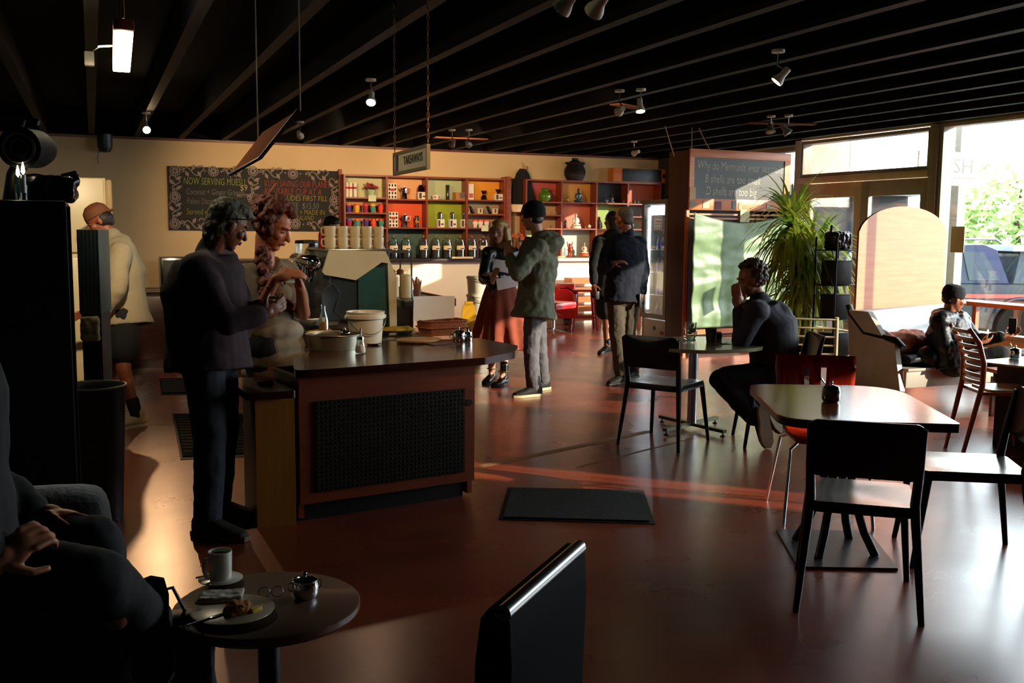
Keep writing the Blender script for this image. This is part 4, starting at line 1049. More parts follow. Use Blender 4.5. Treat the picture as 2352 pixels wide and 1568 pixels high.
# ------------------------------------------------------------------ metal display stand with black tins
t = thing('display_stand', 'thin black metal stand of black boxes beside the screen', 'stand', (6.98, 8.1, 0), 0.2)
for x, y in ((0, 0), (0.36, 0), (0, 0.26), (0.36, 0.26)):
    MB().cyl((x, y, 0), (x, y, 1.5), 0.011).build('upright', m_blackmetal, t)
SH = (0.26, 0.66, 1.01, 1.37)
for z in SH:
    MB().box(-0.01, -0.01, z-0.012, 0.37, 0.27, z, 0.003).build('shelf_plate', m_blackmetal, t)
for k, z in enumerate(SH):
    b = thing('black_box', ('matt black box on the lowest shelf of the metal stand', 'matt black box on the second shelf of the metal stand', 'matt black box on the third shelf of the metal stand', 'shiny black bag on top of the metal stand')[k], 'box' if k < 3 else 'bag', t.location+RZ(0.2).to_3x3() @ Vector((0.18, 0.13, z+0.002)), 0.2, 'black boxes on the metal stand')
    if k < 3: MB().cbox((0, 0, 0.12), (0.24, 0.2, 0.24), 0.006).build('box_body', m_black, b); MB().cbox((0, 0, 0.243), (0.245, 0.205, 0.006), 0.002).build('lid', m_black, b)
    else:
        g = MB(); g.cbox((0, 0, 0.09), (0.24, 0.18, 0.18), 0.02); melt(g.build('bag_body', mat('shiny_black_film', '#0d0d12', 0.22), b), 0.01, 2, 0.03, 0.05)
        MB().tube([(-0.12, 0, 0.17), (-0.14, -0.02, 0.24), (-0.08, 0.02, 0.2)], 0.012, 6).build('folded_top', mat('shiny_black_film', '#0d0d12', 0.22), b)

# ------------------------------------------------------------------ noticeboard cabinet (room divider)
fl, fr = Vector((6.72, 10.46, 0)), None
ang = math.radians(5)
t = thing('notice_cabinet', 'tall orange-framed cabinet with a chalkboard on top and green cloth below', 'cabinet', (fl.x, fl.y, 0), ang)
CW = 1.62; CT = atY(1583, 340, 10.46).z
m_of = wood('sunlit_orange_pine', '#d0692e', '#e2854a', 0.4, 0, 2.5); m_sd = wood('brown_side_board', '#4a2010', '#5c2a16', 0.45, 2, 2.5)  # frame pine lightened in place of sun reaching it
MB().box(0, 0.02, 0.0, 0.03, 0.42, CT-0.02).build('side_board', m_sd, t, smooth=False)
MB().box(CW-0.03, 0.02, 0, CW, 0.42, CT-0.02).build('side_board', m_sd, t, smooth=False)
zb0, zb1 = CT-0.10, CT-0.60
MB().box(0, 0, zb0, CW, 0.03, CT, 0.003).build('frame_rail', m_of, t)
MB().box(0, 0, zb1-0.14, CW, 0.03, zb1, 0.003).build('frame_rail', m_of, t)
MB().box(0, 0.001, zb1, 0.07, 0.03, zb0).build('frame_post', m_of, t, smooth=False)
MB().box(CW-0.1, 0.001, zb1, CW, 0.03, zb0).build('frame_post', m_of, t, smooth=False)
MB().box(0.07, 0.012, zb1, CW-0.1, 0.028, zb0).build('chalkboard', mat('grey_chalkboard', '#2a2a20', 0.5, var=0.3, vscale=3, spec=0.6), t, smooth=False)
for k, z in enumerate((zb1-0.18, zb1-0.23)): MB().box(0.03, 0.02, z-0.02, CW-0.03, 0.04, z).build('slat', m_of, t, smooth=False)
MB().box(-0.02, 0.015, 0.0, 0.02, 0.05, zb1-0.14).build('frame_post', m_of, t, smooth=False)
MB().box(0.03, 0.38, 0, CW-0.03, 0.4, CT-0.1).build('back_board', m_sd, t, smooth=False)
for z in (0.05, 0.16, 0.27): MB().box(0, -0.02, z, CW, 0.0, z+0.06).build('pallet_board', m_of, t, smooth=False)
m_ch = mat('white_chalk', '#d9d4c4', 0.9, var=0.2, vscale=60)
for txt, x, z, s_ in (('Why do Mermaids wear seashells?', 0.12, zb0-0.14, 0.148), ('B shells are too small', 0.24, zb0-0.30, 0.15), ('D shells are too big', 0.26, zb0-0.45, 0.15)):
    text_mesh(txt, s_, 'chalk_lettering', m_ch, t, T(x, 0.0105, z) @ RX(PI/2) @ RZ(-0.01), sx=0.68, shear=0.08, bold=-0.001)
for k, (x, z, w, h, c_) in enumerate(((0.05, zb1+0.06, 0.09, 0.15, '#d8b08c'), (0.05, zb1-0.07, 0.08, 0.07, '#9a9488'), (0.26, zb1-0.07, 0.1, 0.09, '#d8c0a0'), (0.45, zb1-0.08, 0.1, 0.1, '#8a5a6a'), (0.70, zb1-0.07, 0.06, 0.1, '#8c98a0'), (0.80, zb1-0.08, 0.05, 0.09, '#c8a888'), (1.28, zb1-0.07, 0.09, 0.07, '#e0c8b0'), (0.88, zb1-0.2, 0.15, 0.16, '#d8c89c'))):
    q = T(*fl) @ RZ(ang) @ Vector((x, -0.004, z))
    o = MB().box(-w/2, -0.002, -h/2, w/2, 0.002, h/2).build('pinned_note', mat('note_'+c_.strip('#'), c_, 0.8), loc=q, rot=ang)
    tag(o, ('pale note pinned at the left edge of the chalkboard frame', 'grey note below the left edge note on the orange rail', 'cream note, second from the left under the chalkboard', 'mauve photo card under the chalkboard', 'blue-grey tag under the middle of the chalkboard', 'tan tag right of the blue-grey tag', 'small cream note at the right under the chalkboard', 'large cream note hanging over the green cloth top')[k], 'note', 'notes on the orange frame')
# draped green cloth
from mathutils import noise as _mn
def noise_(a, b, c): return _mn.noise(Vector((a, b, c)))
zc1 = zb1-0.17
cl = MB(); nx, nz = 60, 70; V = {}
for i in range(nx+1):
    for j in range(nz+1):
        u, w = i/nx, j/nz
        sag = 0.12*math.sin(PI*u)*(1-w)
        y = -0.05-0.006*math.sin(44*u+2*w)*w**1.5-0.045*(0.5+0.5*noise_(u*1.6+3, w*7+u*1.2, 1.0))-0.016*(0.5+0.5*noise_(u*7, w*16+3*u, 5.0))
        V[i, j] = cl._v((0.02+u*(CW-0.1), y, zc1-sag-w*(zc1-0.36)))
for i in range(nx):
    for j in range(nz): cl._f([V[i, j], V[i+1, j], V[i+1, j+1], V[i, j+1]])
o = cl.build('green_drape', mat('sage_satin', '#6f8a5c', 0.42, var=0.15, vscale=4, bump=0.5, bscale=7, sheen=0.3), rot=ang, loc=(fl.x, fl.y, 0)); md = o.modifiers.new('s', 'SOLIDIFY'); md.thickness = 0.003; bake(o)
tag(o, 'creased sage green satin cloth hung over the cabinet front', 'cloth')
# cords holding the frame
for k, (p0, p1, lab) in enumerate((((1589, 303), (1589, 338), 'straight thin cord from the joists to the orange frame'), ((1605, 297), (1630, 338), 'slanting pale cord from the joists to the orange frame'), ((1527, 326), (1549, 355), 'pale cord running to the brown cabinet side'))):
    a, b = atY(*p0, 10.52), atY(*p1, 10.52); a.z = max(a.z, 2.795); b.z = CT if k < 2 else CT-0.1
    o = MB().tube([a, (a+b)/2+Vector((0, 0, -0.01)), b], 0.007, 6).build('suspension_wire', mat('pale_cord', '#a08a60', 0.7)); tag(o, lab, 'cord', 'cords above the cabinet')

# ------------------------------------------------------------------ drinks fridge
FD = Vector((-0.02, 1.0, 0)).normalized()
p = Vector((6.77, 11.03, 0))
t = thing('drinks_fridge', 'tall narrow lit drinks fridge with a glass door', 'fridge', p, math.atan2(FD.y, FD.x)-PI)
# local +x runs from far to near along the door, door faces +y... front plane y=0, body behind
HF = 1.95; WF = 0.62
m_fr = mat('grey_fridge_frame', '#6c6a62', 0.4, 0.4); m_fw = mat('fridge_liner', '#e8eef2', 0.4)
MB().box(-WF, 0.04, 0.02, -WF+0.03, 0.55, HF, 0.004).build('side_wall', m_fr, t); MB().box(-0.03, 0.04, 0.02, 0, 0.5, HF, 0.004).build('side_wall', mat('tan_fridge_side', '#7a5a3c', 0.4, 0.3), t)
MB().box(-WF+0.03, 0.04, HF-0.06, -0.03, 0.55, HF).build('top', m_fr, t, smooth=False)
MB().box(-WF+0.03, 0.52, 0.4, -0.03, 0.54, HF-0.06).build('liner', m_fw, t, smooth=False)
lo = MB().box(-WF+0.03, 0.04, 0.02, -0.03, 0.54, 0.38, 0.004).build('lower_panel', mat('white_fridge_panel', '#cfc6b8', 0.4), t)
k_ = MB(); k_.M = T(-WF*0.5, 0.04, 0.27) @ RX(PI/2); k_.lathe([(0, 0), (0.03, 0), (0.03, 0.006), (0, 0.006)]); k_.build('dial', m_black, lo)
MB().cbox((-WF*0.2, 0.038, 0.22), (0.07, 0.01, 0.05)).build('switch', mat('red_switch', '#6a1c14', 0.4), lo)
d = MB()
d.box(-WF, 0.0, 0.4, -WF+0.06, 0.035, HF); d.box(-0.06, 0, 0.4, 0, 0.035, HF); d.box(-WF+0.06, 0, HF-0.06, -0.06, 0.035, HF); d.box(-WF+0.06, 0, 0.4, -0.06, 0.035, 0.46)
dd = d.build('door', m_fr, t, smooth=False); MB().box(-WF+0.06, 0.015, 0.46, -0.06, 0.02, HF-0.06).build('door_glass', m_glass, dd)
for x in (-WF+0.05, -0.05): MB().cyl((x, 0.09, 0.5), (x, 0.09, HF-0.1), 0.012).build('light_tube', glow('fridge_tube', '#e8f2ff', 26), t)
MB().box(-WF+0.05, 0.1, HF-0.2, -0.05, 0.11, HF-0.07).build('light_header', glow('fridge_header', '#dfe9ff', 5), t)
M_f = T(*p) @ RZ(math.atan2(FD.y, FD.x)-PI)
bot = None
for r_, z in enumerate((0.41, 0.7, 1.0, 1.3)):
    if r_: MB().box(-WF+0.035, 0.1, z-0.008, -0.035, 0.5, z).build('wire_shelf', m_fw, t, smooth=False)
    for k in range(5):
        q = M_f @ Vector((-WF+0.12+k*0.095, 0.2, z+0.001))
        lab = 'small dark drink bottle inside the lit fridge, shelf %s from the bottom, bottle %s from the far side' % (('one', 'two', 'three', 'four')[r_], ('one', 'two', 'three', 'four', 'five')[k])
        lab = 'dark drink bottle, %s in the %s row of the lit fridge' % (('first', 'second', 'third', 'fourth', 'fifth')[k], ('bottom', 'lower middle', 'upper middle', 'top')[r_])
        if bot is None:
            bot = thing('drink_bottle', lab, 'bottle', q, 0, 'bottles in the lit fridge')
            MB().lathe([(0, 0), (0.03, 0), (0.031, 0.1), (0.014, 0.15), (0.014, 0.17), (0, 0.17)], seg=12).build('bottle_body', mat('grey_bottle', '#4a5058', 0.2, coat=0.4), bot)
            MB().lathe([(0.0315, 0.03), (0.0315, 0.085), (0.0305, 0.085)], seg=12).build('label', mat('violet_label', '#4a3a8a', 0.5), bot)
            MB().lathe([(0, 0.168), (0.016, 0.168), (0.016, 0.185), (0, 0.185)], seg=10).build('bottle_cap', m_black, bot)
        else: dup(bot, q, label=lab)
o = MB().ell((0, 0, 0.0), (0.04, 0.03, 0.03)).build('fridge_ornament', m_black, loc=(M_f @ Vector((-0.12, 0.1, HF+0.03)))); tag(o, 'small black round object on top of the lit fridge', 'ornament')
# ================================================================== FRONT COUNTER
CTZ = 0.82
t = thing('service_counter', 'dark-topped wooden service counter with a dimpled black metal panel', 'counter', (0.96, 5.13, 0), 0.16)
m_cf = wood('brown_orange_counter_front', '#7a3214', '#8c401c', 0.42, 0, 2.0)
m_plyf = wood('honey_plywood_side', '#b8781f', '#c88a34', 0.5, 2, 2.0)
MB().box(0, 0, 0.1, 1.05, 0.03, CTZ-0.045).build('front_panel', m_cf, t, smooth=False)
MB().box(1.02, 0.03, 0.02, 1.05, 0.5, CTZ-0.045).build('end_panel', m_cf, t, smooth=False)
MB().box(0.0, 0.03, 0.02, 0.03, 0.5, CTZ-0.045).build('end_panel', m_cf, t, smooth=False)
MB().box(0.0, 0.05, 0.0, 1.0, 0.12, 0.1).build('kickboard', m_black, t, smooth=False)
MB().box(0.03, 0.5, 0.02, 1.02, 0.52, CTZ-0.05).build('back_panel', m_darkwood, t, smooth=False)
P = [(-0.03, -0.05), (1.0, 0.03), (1.37, 0.40), (1.50, 0.62), (1.42, 1.1), (0.55, 1.12), (0.42, 1.35), (0.30, 1.35), (0.26, 0.85), (0.04, 0.4)]
P = [(x*math.cos(0.16)+y*math.sin(0.16), -x*math.sin(0.16)+y*math.cos(0.16)) for x, y in P]
P[1] = (1.1, -0.04); P[2] = (1.40, 0.12)
MB().prism(rpoly(P, [0.1, 0.02, 0.04, 0.04, 0.02, 0.02, 0.02, 0.02, 0.05, 0.05], 6), CTZ-0.042, CTZ).build('countertop', wood('varnished_mahogany_top', '#2c0e06', '#48190b', 0.2, 0, 2.5, coat=0.4), t, angle=0.4)
# dimpled plate
dp = MB(); x0, x1, z0, z1 = 0.085, 0.98, 0.16, 0.645
dp.box(x0, -0.012, z0, x1, -0.001, z1)
dpl = dp.build('metal_panel', mat('dimpled_gunmetal', '#34352f', 0.38, 0.6, var=0.2), t, smooth=False)
st = MB(); nx_, nz_ = 36, 20
for i in range(nx_):
    for j in range(nz_):
        cx_, cz_ = x0+(i+0.5)*(x1-x0)/nx_, z0+(j+0.5)*(z1-z0)/nz_
        st.M = T(cx_, -0.012, cz_) @ RX(PI/2)
        st.loft([[Vector((r*math.cos(a), r*math.sin(a), z)) for a in [k*PI/3 for k in range(6)]] for r, z in ((0.0085, -0.001), (0.006, 0.003), (0.002, 0.004))])
tag(st.build('dimples', mat('dimple_gunmetal', '#3a3b35', 0.35, 0.7), dpl), kind='stuff')
k_ = MB(); k_.M = T(1.012, -0.001, 0.56) @ RX(PI/2); k_.lathe([(0, 0), (0.019, 0), (0.019, 0.004), (0, 0.004)]); k_.build('cable_grommet', m_black, t)
# lower side block
t = thing('side_cupboard', 'low plywood cupboard with a dark top left of the service counter', 'cupboard', (0.735, 5.12, 0))
MB().box(0.0, 0, 0, 0.2, 0.02, 0.68).build('front_panel', m_plyf, t, smooth=False)
MB().box(0.0, 0.02, 0, 0.02, 0.46, 0.68).build('side_panel', mat('dark_brown_board', '#241208', 0.5), t, smooth=False)
MB().box(0.18, 0.02, 0, 0.2, 0.46, 0.68).build('side_panel', m_plyf, t, smooth=False)
MB().prism(rpoly([(-0.05, -0.05), (0.2, -0.05), (0.14, 0.5), (-0.08, 0.5)], 0.02), 0.681, 0.72).build('cupboard_top', m_darkwood, t)
o = MB().box(0, 0, 0, 0.08, 0.05, 0.02, 0.004).build('folded_cloth', mat('ochre_cloth', '#7a6028', 0.9), loc=(0.78, 5.3, 0.721)); tag(o, 'small folded ochre cloth on the low cupboard top', 'cloth')

def ctop(px, py): p = atZ(px, py, CTZ); return (p.x, p.y, CTZ+0.0006)
# cake tin
t = thing('cake_tin', 'round aluminium baking tin with dark cake at the counter front', 'baking tin', ctop(768, 800))
MB().lathe([(0, 0), (0.155, 0), (0.165, 0.085), (0.175, 0.09), (0.174, 0.093), (0.16, 0.088), (0.15, 0.006), (0, 0.006)], seg=36).build('tin_body', mat('dull_aluminium', '#a69f8c', 0.35, 0.8, var=0.1), t)
cb = MB(); cb.lathe([(0, 0.007), (0.148, 0.007), (0.155, 0.07), (0.12, 0.082), (0, 0.078)], seg=36); cb.build('cake', mat('dark_chocolate_cake', '#2c140a', 0.6, var=0.5, vscale=30, bump=0.8, bscale=40), t)
t = thing('salt_shaker', 'clear glass pourer with a steel straw in front of the bucket', 'shaker', ctop(828, 812))
MB().lathe([(0, 0), (0.03, 0), (0.034, 0.02), (0.022, 0.07), (0.02, 0.085), (0.017, 0.085), (0.03, 0.02), (0, 0.005)], seg=18).build('glass_body', m_glass, t)
MB().lathe([(0, 0.083), (0.022, 0.083), (0.02, 0.1), (0, 0.102)]).build('steel_cap', m_chrome, t); MB().cyl((0, 0, 0.1), (0.003, 0, 0.15), 0.005).build('spout_tube', m_steel, t)
MB().lathe([(0, 0.006), (0.028, 0.006), (0.03, 0.022), (0.025, 0.05), (0, 0.05)], seg=18).build('salt', m_paper, t)
for k, (px, py, lab) in enumerate(((787, 806, 'steel condiment lid resting on the cake tin rim'),)):
    t = thing('steel_bowl', lab, 'bowl', (ctop(px, py)[0]+0.02, ctop(px, py)[1]+0.03, CTZ+0.086))
    MB().ell((0, 0, 0.02), (0.035, 0.035, 0.02)).build('dome', m_chrome, t); MB().ell((0, 0, 0.045), (0.008, 0.008, 0.008)).build('knob', m_chrome, t)
# white bucket
bk_ = ctop(840, 792); bk_ = (bk_[0]+0.015, bk_[1]+0.06, bk_[2])
t = thing('white_bucket', 'cream plastic bucket with wire handle on the service counter', 'bucket', bk_)
MB().lathe([(0, 0), (0.1, 0), (0.112, 0.16), (0.125, 0.165), (0.125, 0.185), (0.118, 0.19), (0.122, 0.205), (0.117, 0.207), (0.108, 0.17), (0.097, 0.006), (0, 0.006)], seg=40).build('bucket_body', m_plastic_w, t)
a = [( -0.125*math.cos(u), -0.125*math.sin(u)*0.92-0.008, 0.175-0.105*math.sin(u)**1.3) for u in [PI*k/16 for k in range(17)]]
MB().tube(a, 0.0022, 6).build('wire_handle', mat('dark_wire', '#6a6458', 0.35, 0.9), t)
for s in (-1, 1): MB().ell((s*0.127, 0, 0.172), (0.008, 0.014, 0.014)).build('handle_lug', m_plastic_w, t)
co_ = MB(); co_.ell((0, 0, 0.18), (0.1, 0.1, 0.018)); co_.ell((-0.05, 0.0, 0.195), (0.04, 0.03, 0.02)); melt(co_.build('flour', m_paper, t), 0.008, 1, 0.02, 0.03)
# steel saucer
t = thing('steel_saucer', 'thin bronze saucer just right of the glass pourer', 'saucer', ctop(847, 788)); t.location.x -= 0.0; t.location.y -= 0.1; t.location.z = CTZ+0.0006
MB().lathe([(0, 0), (0.03, 0), (0.055, 0.012), (0.053, 0.013), (0.03, 0.004), (0, 0.004)], seg=24).build('dish', mat('bronze_plate', '#7a5a34', 0.3, 0.7), t)
MB().lathe([(0, 0.0045), (0.02, 0.0045), (0.02, 0.006), (0, 0.006)], seg=16).build('crumbs', m_black, t)
# board with paper plate
t = thing('round_board', 'pale round wooden board on the service counter', 'board', ctop(962, 786)); t.rotation_euler.z = 0.1
MB().lathe([(0, 0), (0.14, 0), (0.15, 0.008), (0.15, 0.016), (0.135, 0.014), (0, 0.012)], seg=40, sy=0.72).build('board_disc', mat('pale_maple', '#d8b078', 0.5, var=0.1, vscale=8), t)
MB().lathe([(0.149, 0.01), (0.152, 0.013), (0.149, 0.0165)], seg=40, sy=0.72).build('board_rim', mat('dark_maple_rim', '#a8814c', 0.5), t)
pp = ctop(1005, 790)
o = MB().box(-0.09, -0.06, 0, 0.09, 0.07, 0.006).build('dark_tray', mat('dark_tray_lacquer', '#4a342a', 0.3), loc=(pp[0]+0.02, pp[1], pp[2]), rot=0.25); tag(o, 'small dark tray under the right edge of the pale board', 'tray')
bpy.data.objects['round_board'].location.z += 0.0068
sp = ctop(1056, 786); tt = sugar_pot('shiny square steel sugar caddy at the right of the counter', (sp[0], sp[1]+0.02, sp[2]), 0.075, spoon=False, steel=True, handles=True)
o = thing('steel_cruet', 'second steel cruet right behind the sugar caddy', 'cruet', (sp[0]+0.075, sp[1]+0.06, sp[2]))
MB().lathe([(0, 0), (0.03, 0), (0.034, 0.03), (0.03, 0.06), (0, 0.062)]).build('cruet_body', m_chrome, o); MB().lathe([(0, 0.06), (0.014, 0.06), (0.01, 0.075), (0.012, 0.085), (0, 0.09)]).build('stopper', m_chrome, o)
o = MB().cbox((0, 0, 0.005), (0.12, 0.07, 0.01), 0.003).build('paper_napkin', mat('cream_napkin', '#d8bd88', 0.85), loc=ctop(680, 797), rot=0.2); tag(o, 'folded cream napkin at the left corner of the counter', 'napkin')
# wicker basket
bp = ctop(1015, 768)
t = thing('wicker_basket', 'rectangular brown wicker basket at the back of the counter', 'basket', (bp[0], bp[1], bp[2]), 0.12)
m_wk = mat('brown_wicker', '#9a5220', 0.6, var=0.45, vscale=60, bump=0.8, bscale=50, stretch=(1, 1, 3))
w = MB()
def rring(hx, hy, z, r=0.03): return [Vector((x, y, z)) for x, y in rrect(-hx, -hy, hx, hy, r, 4)]
w.loft([rring(0.14, 0.09, 0), rring(0.15, 0.1, 0.05), rring(0.155, 0.105, 0.1), rring(0.148, 0.098, 0.1), rring(0.14, 0.09, 0.02), rring(0.05, 0.03, 0.012)])
w.build('basket_body', m_wk, t)
for z in (0.1, 0.055, 0.008): MB().tube([(x*1.02, y*1.02, z) for x, y in rrect(-0.155, -0.105, 0.155, 0.105, 0.03, 4)], 0.006, 6, closed=True).build('woven_rim', m_wk, t)
# big white sheet sign standing in the basket
a_, b_ = atZ(945, 740, 0.93), atZ(1051, 734, 0.93)
a0 = ctop(950, 778)
t = thing('white_card_sheet', 'large blank white card standing above the wicker basket', 'card', (bp[0]-0.05, bp[1]+0.0, CTZ+0.115), 0.02)
sh_ = MB(); R = []
for i in range(9):
    x = -0.15+0.29*i/8; y = 0.01*math.sin(i*0.5)-0.02*(i/8)**4
    R.append([Vector((x-0.008, y, 0.0-0.018*(1-i/8))), Vector((x+0.006+0.004, y+0.04, 0.15)), Vector((x+0.006+0.004, y+0.042, 0.15)), Vector((x-0.008, y+0.002, 0.0-0.018*(1-i/8)))])
sh_.loft(R); sh_.build('card', m_paper, t); MB().box(-0.1, 0.03, -0.1145, -0.08, 0.034, 0.03).build('card_prop', m_paper, t); 
# yellow cloths
for k, (px, py, sx_, sy_, lab) in enumerate(((905, 762, 0.16, 0.09, 'yellow cleaning cloth spread behind the pale board'), (738, 768, 0.10, 0.05, 'mustard cloth rolled beside the milk bottle'))):
    p = ctop(px, py); q = MB(); q.ell((0, 0, 0.01), (sx_, sy_, 0.016)); q.ell((sx_*0.4, 0.02, 0.012), (sx_*0.5, sy_*0.6, 0.018))
    o = melt(q.build('cleaning_cloth', mat('mustard_cloth', '#b8901c', 0.9, var=0.2), loc=(p[0], p[1], p[2]+0.006)), 0.007, 1, 0.02, 0.05); tag(o, lab, 'cloth')
# ================================================================== BARISTA BENCH
LB = 0.80
t = thing('steel_bench', 'low steel worktop running back from the counter under the espresso machine', 'workbench', (1.42, 6.52, 0))
MB().box(0, 0, LB-0.04, 0.75, 3.2, LB, 0.004).build('worktop', m_steel, t)
for x, y in ((0.04, 0.05), (0.70, 0.05), (0.04, 1.6), (0.7, 1.6), (0.04, 3.1), (0.7, 3.1)): MB().cyl((x, y, 0), (x, y, LB-0.04), 0.02).build('leg', m_steel, t)
MB().box(0.0, 0.05, 0.3, 0.72, 3.1, 0.32).build('undershelf', mat('dark_undershelf', '#1c1c1c', 0.5, 0.4), t, smooth=False)
LG = 1.04
t = thing('serving_ledge', 'raised steel-edged serving ledge beside the espresso machine', 'ledge', (2.02, 6.78, 0))
MB().box(0, 0, LG-0.05, 0.36, 2.75, LG, 0.004).build('ledge_top', mat('dark_steel_ledge', '#4a4c50', 0.25, 0.8, var=0.1), t)
MB().box(0.16, 0.4, 0.0, 0.19, 2.7, LG-0.05).build('ledge_panel', m_darkwood, t, smooth=False)
MB().box(0.361, 0.0, LG-0.045, 0.39, 2.75, LG+0.01, 0.003).build('red_edge', mat('red_brown_edge', '#6c2016', 0.4), t)
# espresso machine
MX0, MX1, MY0, MY1 = 1.50, 2.0, 6.98, 7.78
t = thing('espresso_machine', 'large cream and chrome espresso machine with stacked mugs on top', 'espresso machine', (MX0, MY0, LB))
LY = MY1-MY0; LX = MX1-MX0
zz = 1.40-LB
MB().box(0.05, 0.03, 0.1, LX-0.02, LY-0.03, zz-0.02, 0.01).build('machine_body', mat('blue_grey_steel', '#7d8f9c', 0.2, 0.9, var=0.15), t)
MB().box(0.03, 0.02, zz-0.02, LX, LY-0.02, zz+0.0, 0.005).build('cup_warmer', m_steel, t)
def sidepanel(y0, y1):
    P = [(-0.02, zz-0.16), (0.03, zz-0.01), (LX-0.06, zz-0.015), (LX+0.02, zz-0.2), (LX+0.02, 0.02), (LX-0.03, 0.02), (LX-0.045, zz-0.1), (LX-0.09, zz-0.095), (0.22, zz-0.22), (0.0, zz-0.18)]
    e = MB(); e.loft([[Vector((x, y, z)) for x, z in P] for y in (y0, y1)]); o = e.build('side_panel', m_cream, t, smooth=False)
    return o
sidepanel(-0.012, 0.018); sidepanel(LY-0.018, LY+0.012)
MB().box(0.24, -0.002, 0.06, LX-0.06, 0.012, zz-0.13).build('teal_side_glass', mat('teal_glass', '#3f6a66', 0.1, 0.2, coat=0.8), t)
MB().box(-0.02, 0.0, 0.1, 0.22, 0.012, zz-0.24).build('steel_side_plate', mat('blue_grey_steel', '#7d8f9c', 0.2, 0.9), t)
MB().box(-0.18, 0.03, 0.06, 0.1, LY-0.03, 0.11, 0.006).build('drip_tray', m_steel, t)
gr = MB()
for k in range(24): gr.box(-0.175, 0.05+k*0.03, 0.111, 0.08, 0.06+k*0.03, 0.116)
gr.build('drip_grate', mat('tray_slots', '#4a4a4c', 0.3, 0.9), t, smooth=False)
MB().cap((-0.06, 0.05, zz-0.1), (-0.06, LY-0.05, zz-0.1), 0.055).build('front_tube', m_chrome, t)
for k, y in enumerate((0.14, 0.4, 0.66)):
    g = MB().lathe([(0, zz-0.2), (0.045, zz-0.2), (0.045, zz-0.15), (0.035, zz-0.12), (0, zz-0.12)], (-0.09, y, 0), 16).build('group_head', m_chrome, t)
    MB().cap((-0.11, y, zz-0.2), (-0.24, y, zz-0.235), 0.013, 0.016).build('portafilter_handle', m_black, g)
    MB().lathe([(0, zz-0.235), (0.036, zz-0.235), (0.038, zz-0.2), (0, zz-0.2)], (-0.09, y, 0), 16).build('portafilter', m_chrome, g)
for y in (0.05, 0.75): MB().tube([(-0.08, y, zz-0.1), (-0.13, y, zz-0.12), (-0.16, y, 0.2), (-0.17, y, 0.16)], 0.007, 8).build('steam_wand', m_chrome, t)
MB().tube([(-0.02, 0.0, 0.3), (0.05, -0.02, 0.36), (0.1, -0.03, 0.3), (0.06, -0.02, 0.16), (0.14, -0.03, 0.1)], 0.006, 6).build('hose', m_black, t)
# mugs stacked on the machine
m_mug = mat('cream_mug_glaze', '#efd6a6', 0.22, var=0.03, coat=0.5)
mug = None
def mk_mug(label, loc, rz, group, m=None, h=0.085, r=0.04):
    t = thing('coffee_mug', label, 'mug', loc, rz, group)
    MB().lathe([(0, 0), (r*0.82, 0), (r*0.95, h*0.2), (r, h), (r*0.92, h), (r*0.86, h*0.2), (0, h*0.06)], seg=22).build('mug_body', m or m_mug, t)
    MB().tube([(r*0.93, 0, h*0.82), (r*1.5, 0, h*0.85), (r*1.62, 0, h*0.5), (r*1.35, 0, h*0.22), (r*0.9, 0, h*0.2)], 0.006, 8).build('handle', m or m_mug, t)
    return t
row = ['first', 'second', 'third', 'fourth', 'fifth']
for k in range(5):
    for l in range(2):
        loc = (MX0+0.055+k*0.093, MY0+0.07+k*0.02, LB+zz+0.001+l*0.0805); rz = PI+0.3+0.1*((k*7) % 3)
        lab = 'cream mug, %s from the left in the %s layer on the espresso machine' % (row[k], ('lower', 'upper')[l])
        if mug is None: mug = mk_mug(lab, loc, rz, 'cream mugs stacked on the machine', h=0.08, r=0.043)
        else: dup(mug, loc, rz, lab)
# cup towers and jars on the serving ledge
def ltop(px, py): p = atZ(px, py, LG); return (p.x, p.y, LG+0.0006)
for k, (px, py, h) in enumerate(((903, 681, 0.15), (931, 683, 0.165))):
    t = thing('paper_cup_stack', 'tall cream stack of upside-down paper cups, %s of two on the ledge' % ('left', 'right')[k], 'cup stack', ltop(px, py), 0, 'paper cup stacks')
    MB().lathe([(0, 0), (0.043, 0), (0.043, h*0.96), (0.04, h), (0, h)], seg=24).build('outer_cup', mat('cream_paper_cup', '#e6cf9c', 0.6), t)
    MB().lathe([(0.0415, -0.0), (0.045, 0.0), (0.045, 0.008), (0.0415, 0.008)], seg=24).build('rim', mat('cream_paper_cup', '#e6cf9c', 0.6), t)
t = thing('wooden_stirrers', 'glass of wooden stirrers at the end of the ledge', 'stirrers', ltop(957, 687))
MB().lathe([(0, 0), (0.028, 0), (0.035, 0.07), (0.032, 0.07), (0.026, 0.004), (0, 0.004)]).build('glass_holder', m_glass, t)
sb = MB()
for k in range(16):
    a = k*2.4; r = 0.008+0.014*(k % 3)/2; sb.cyl((r*math.cos(a)*0.7, r*math.sin(a)*0.7, 0.006), (r*1.6*math.cos(a), r*1.6*math.sin(a), 0.125+0.012*(k % 4)), 0.004, seg=6)
sb.build('stirrer_bundle', mat('birch_stick', '#a8683c', 0.7), t)
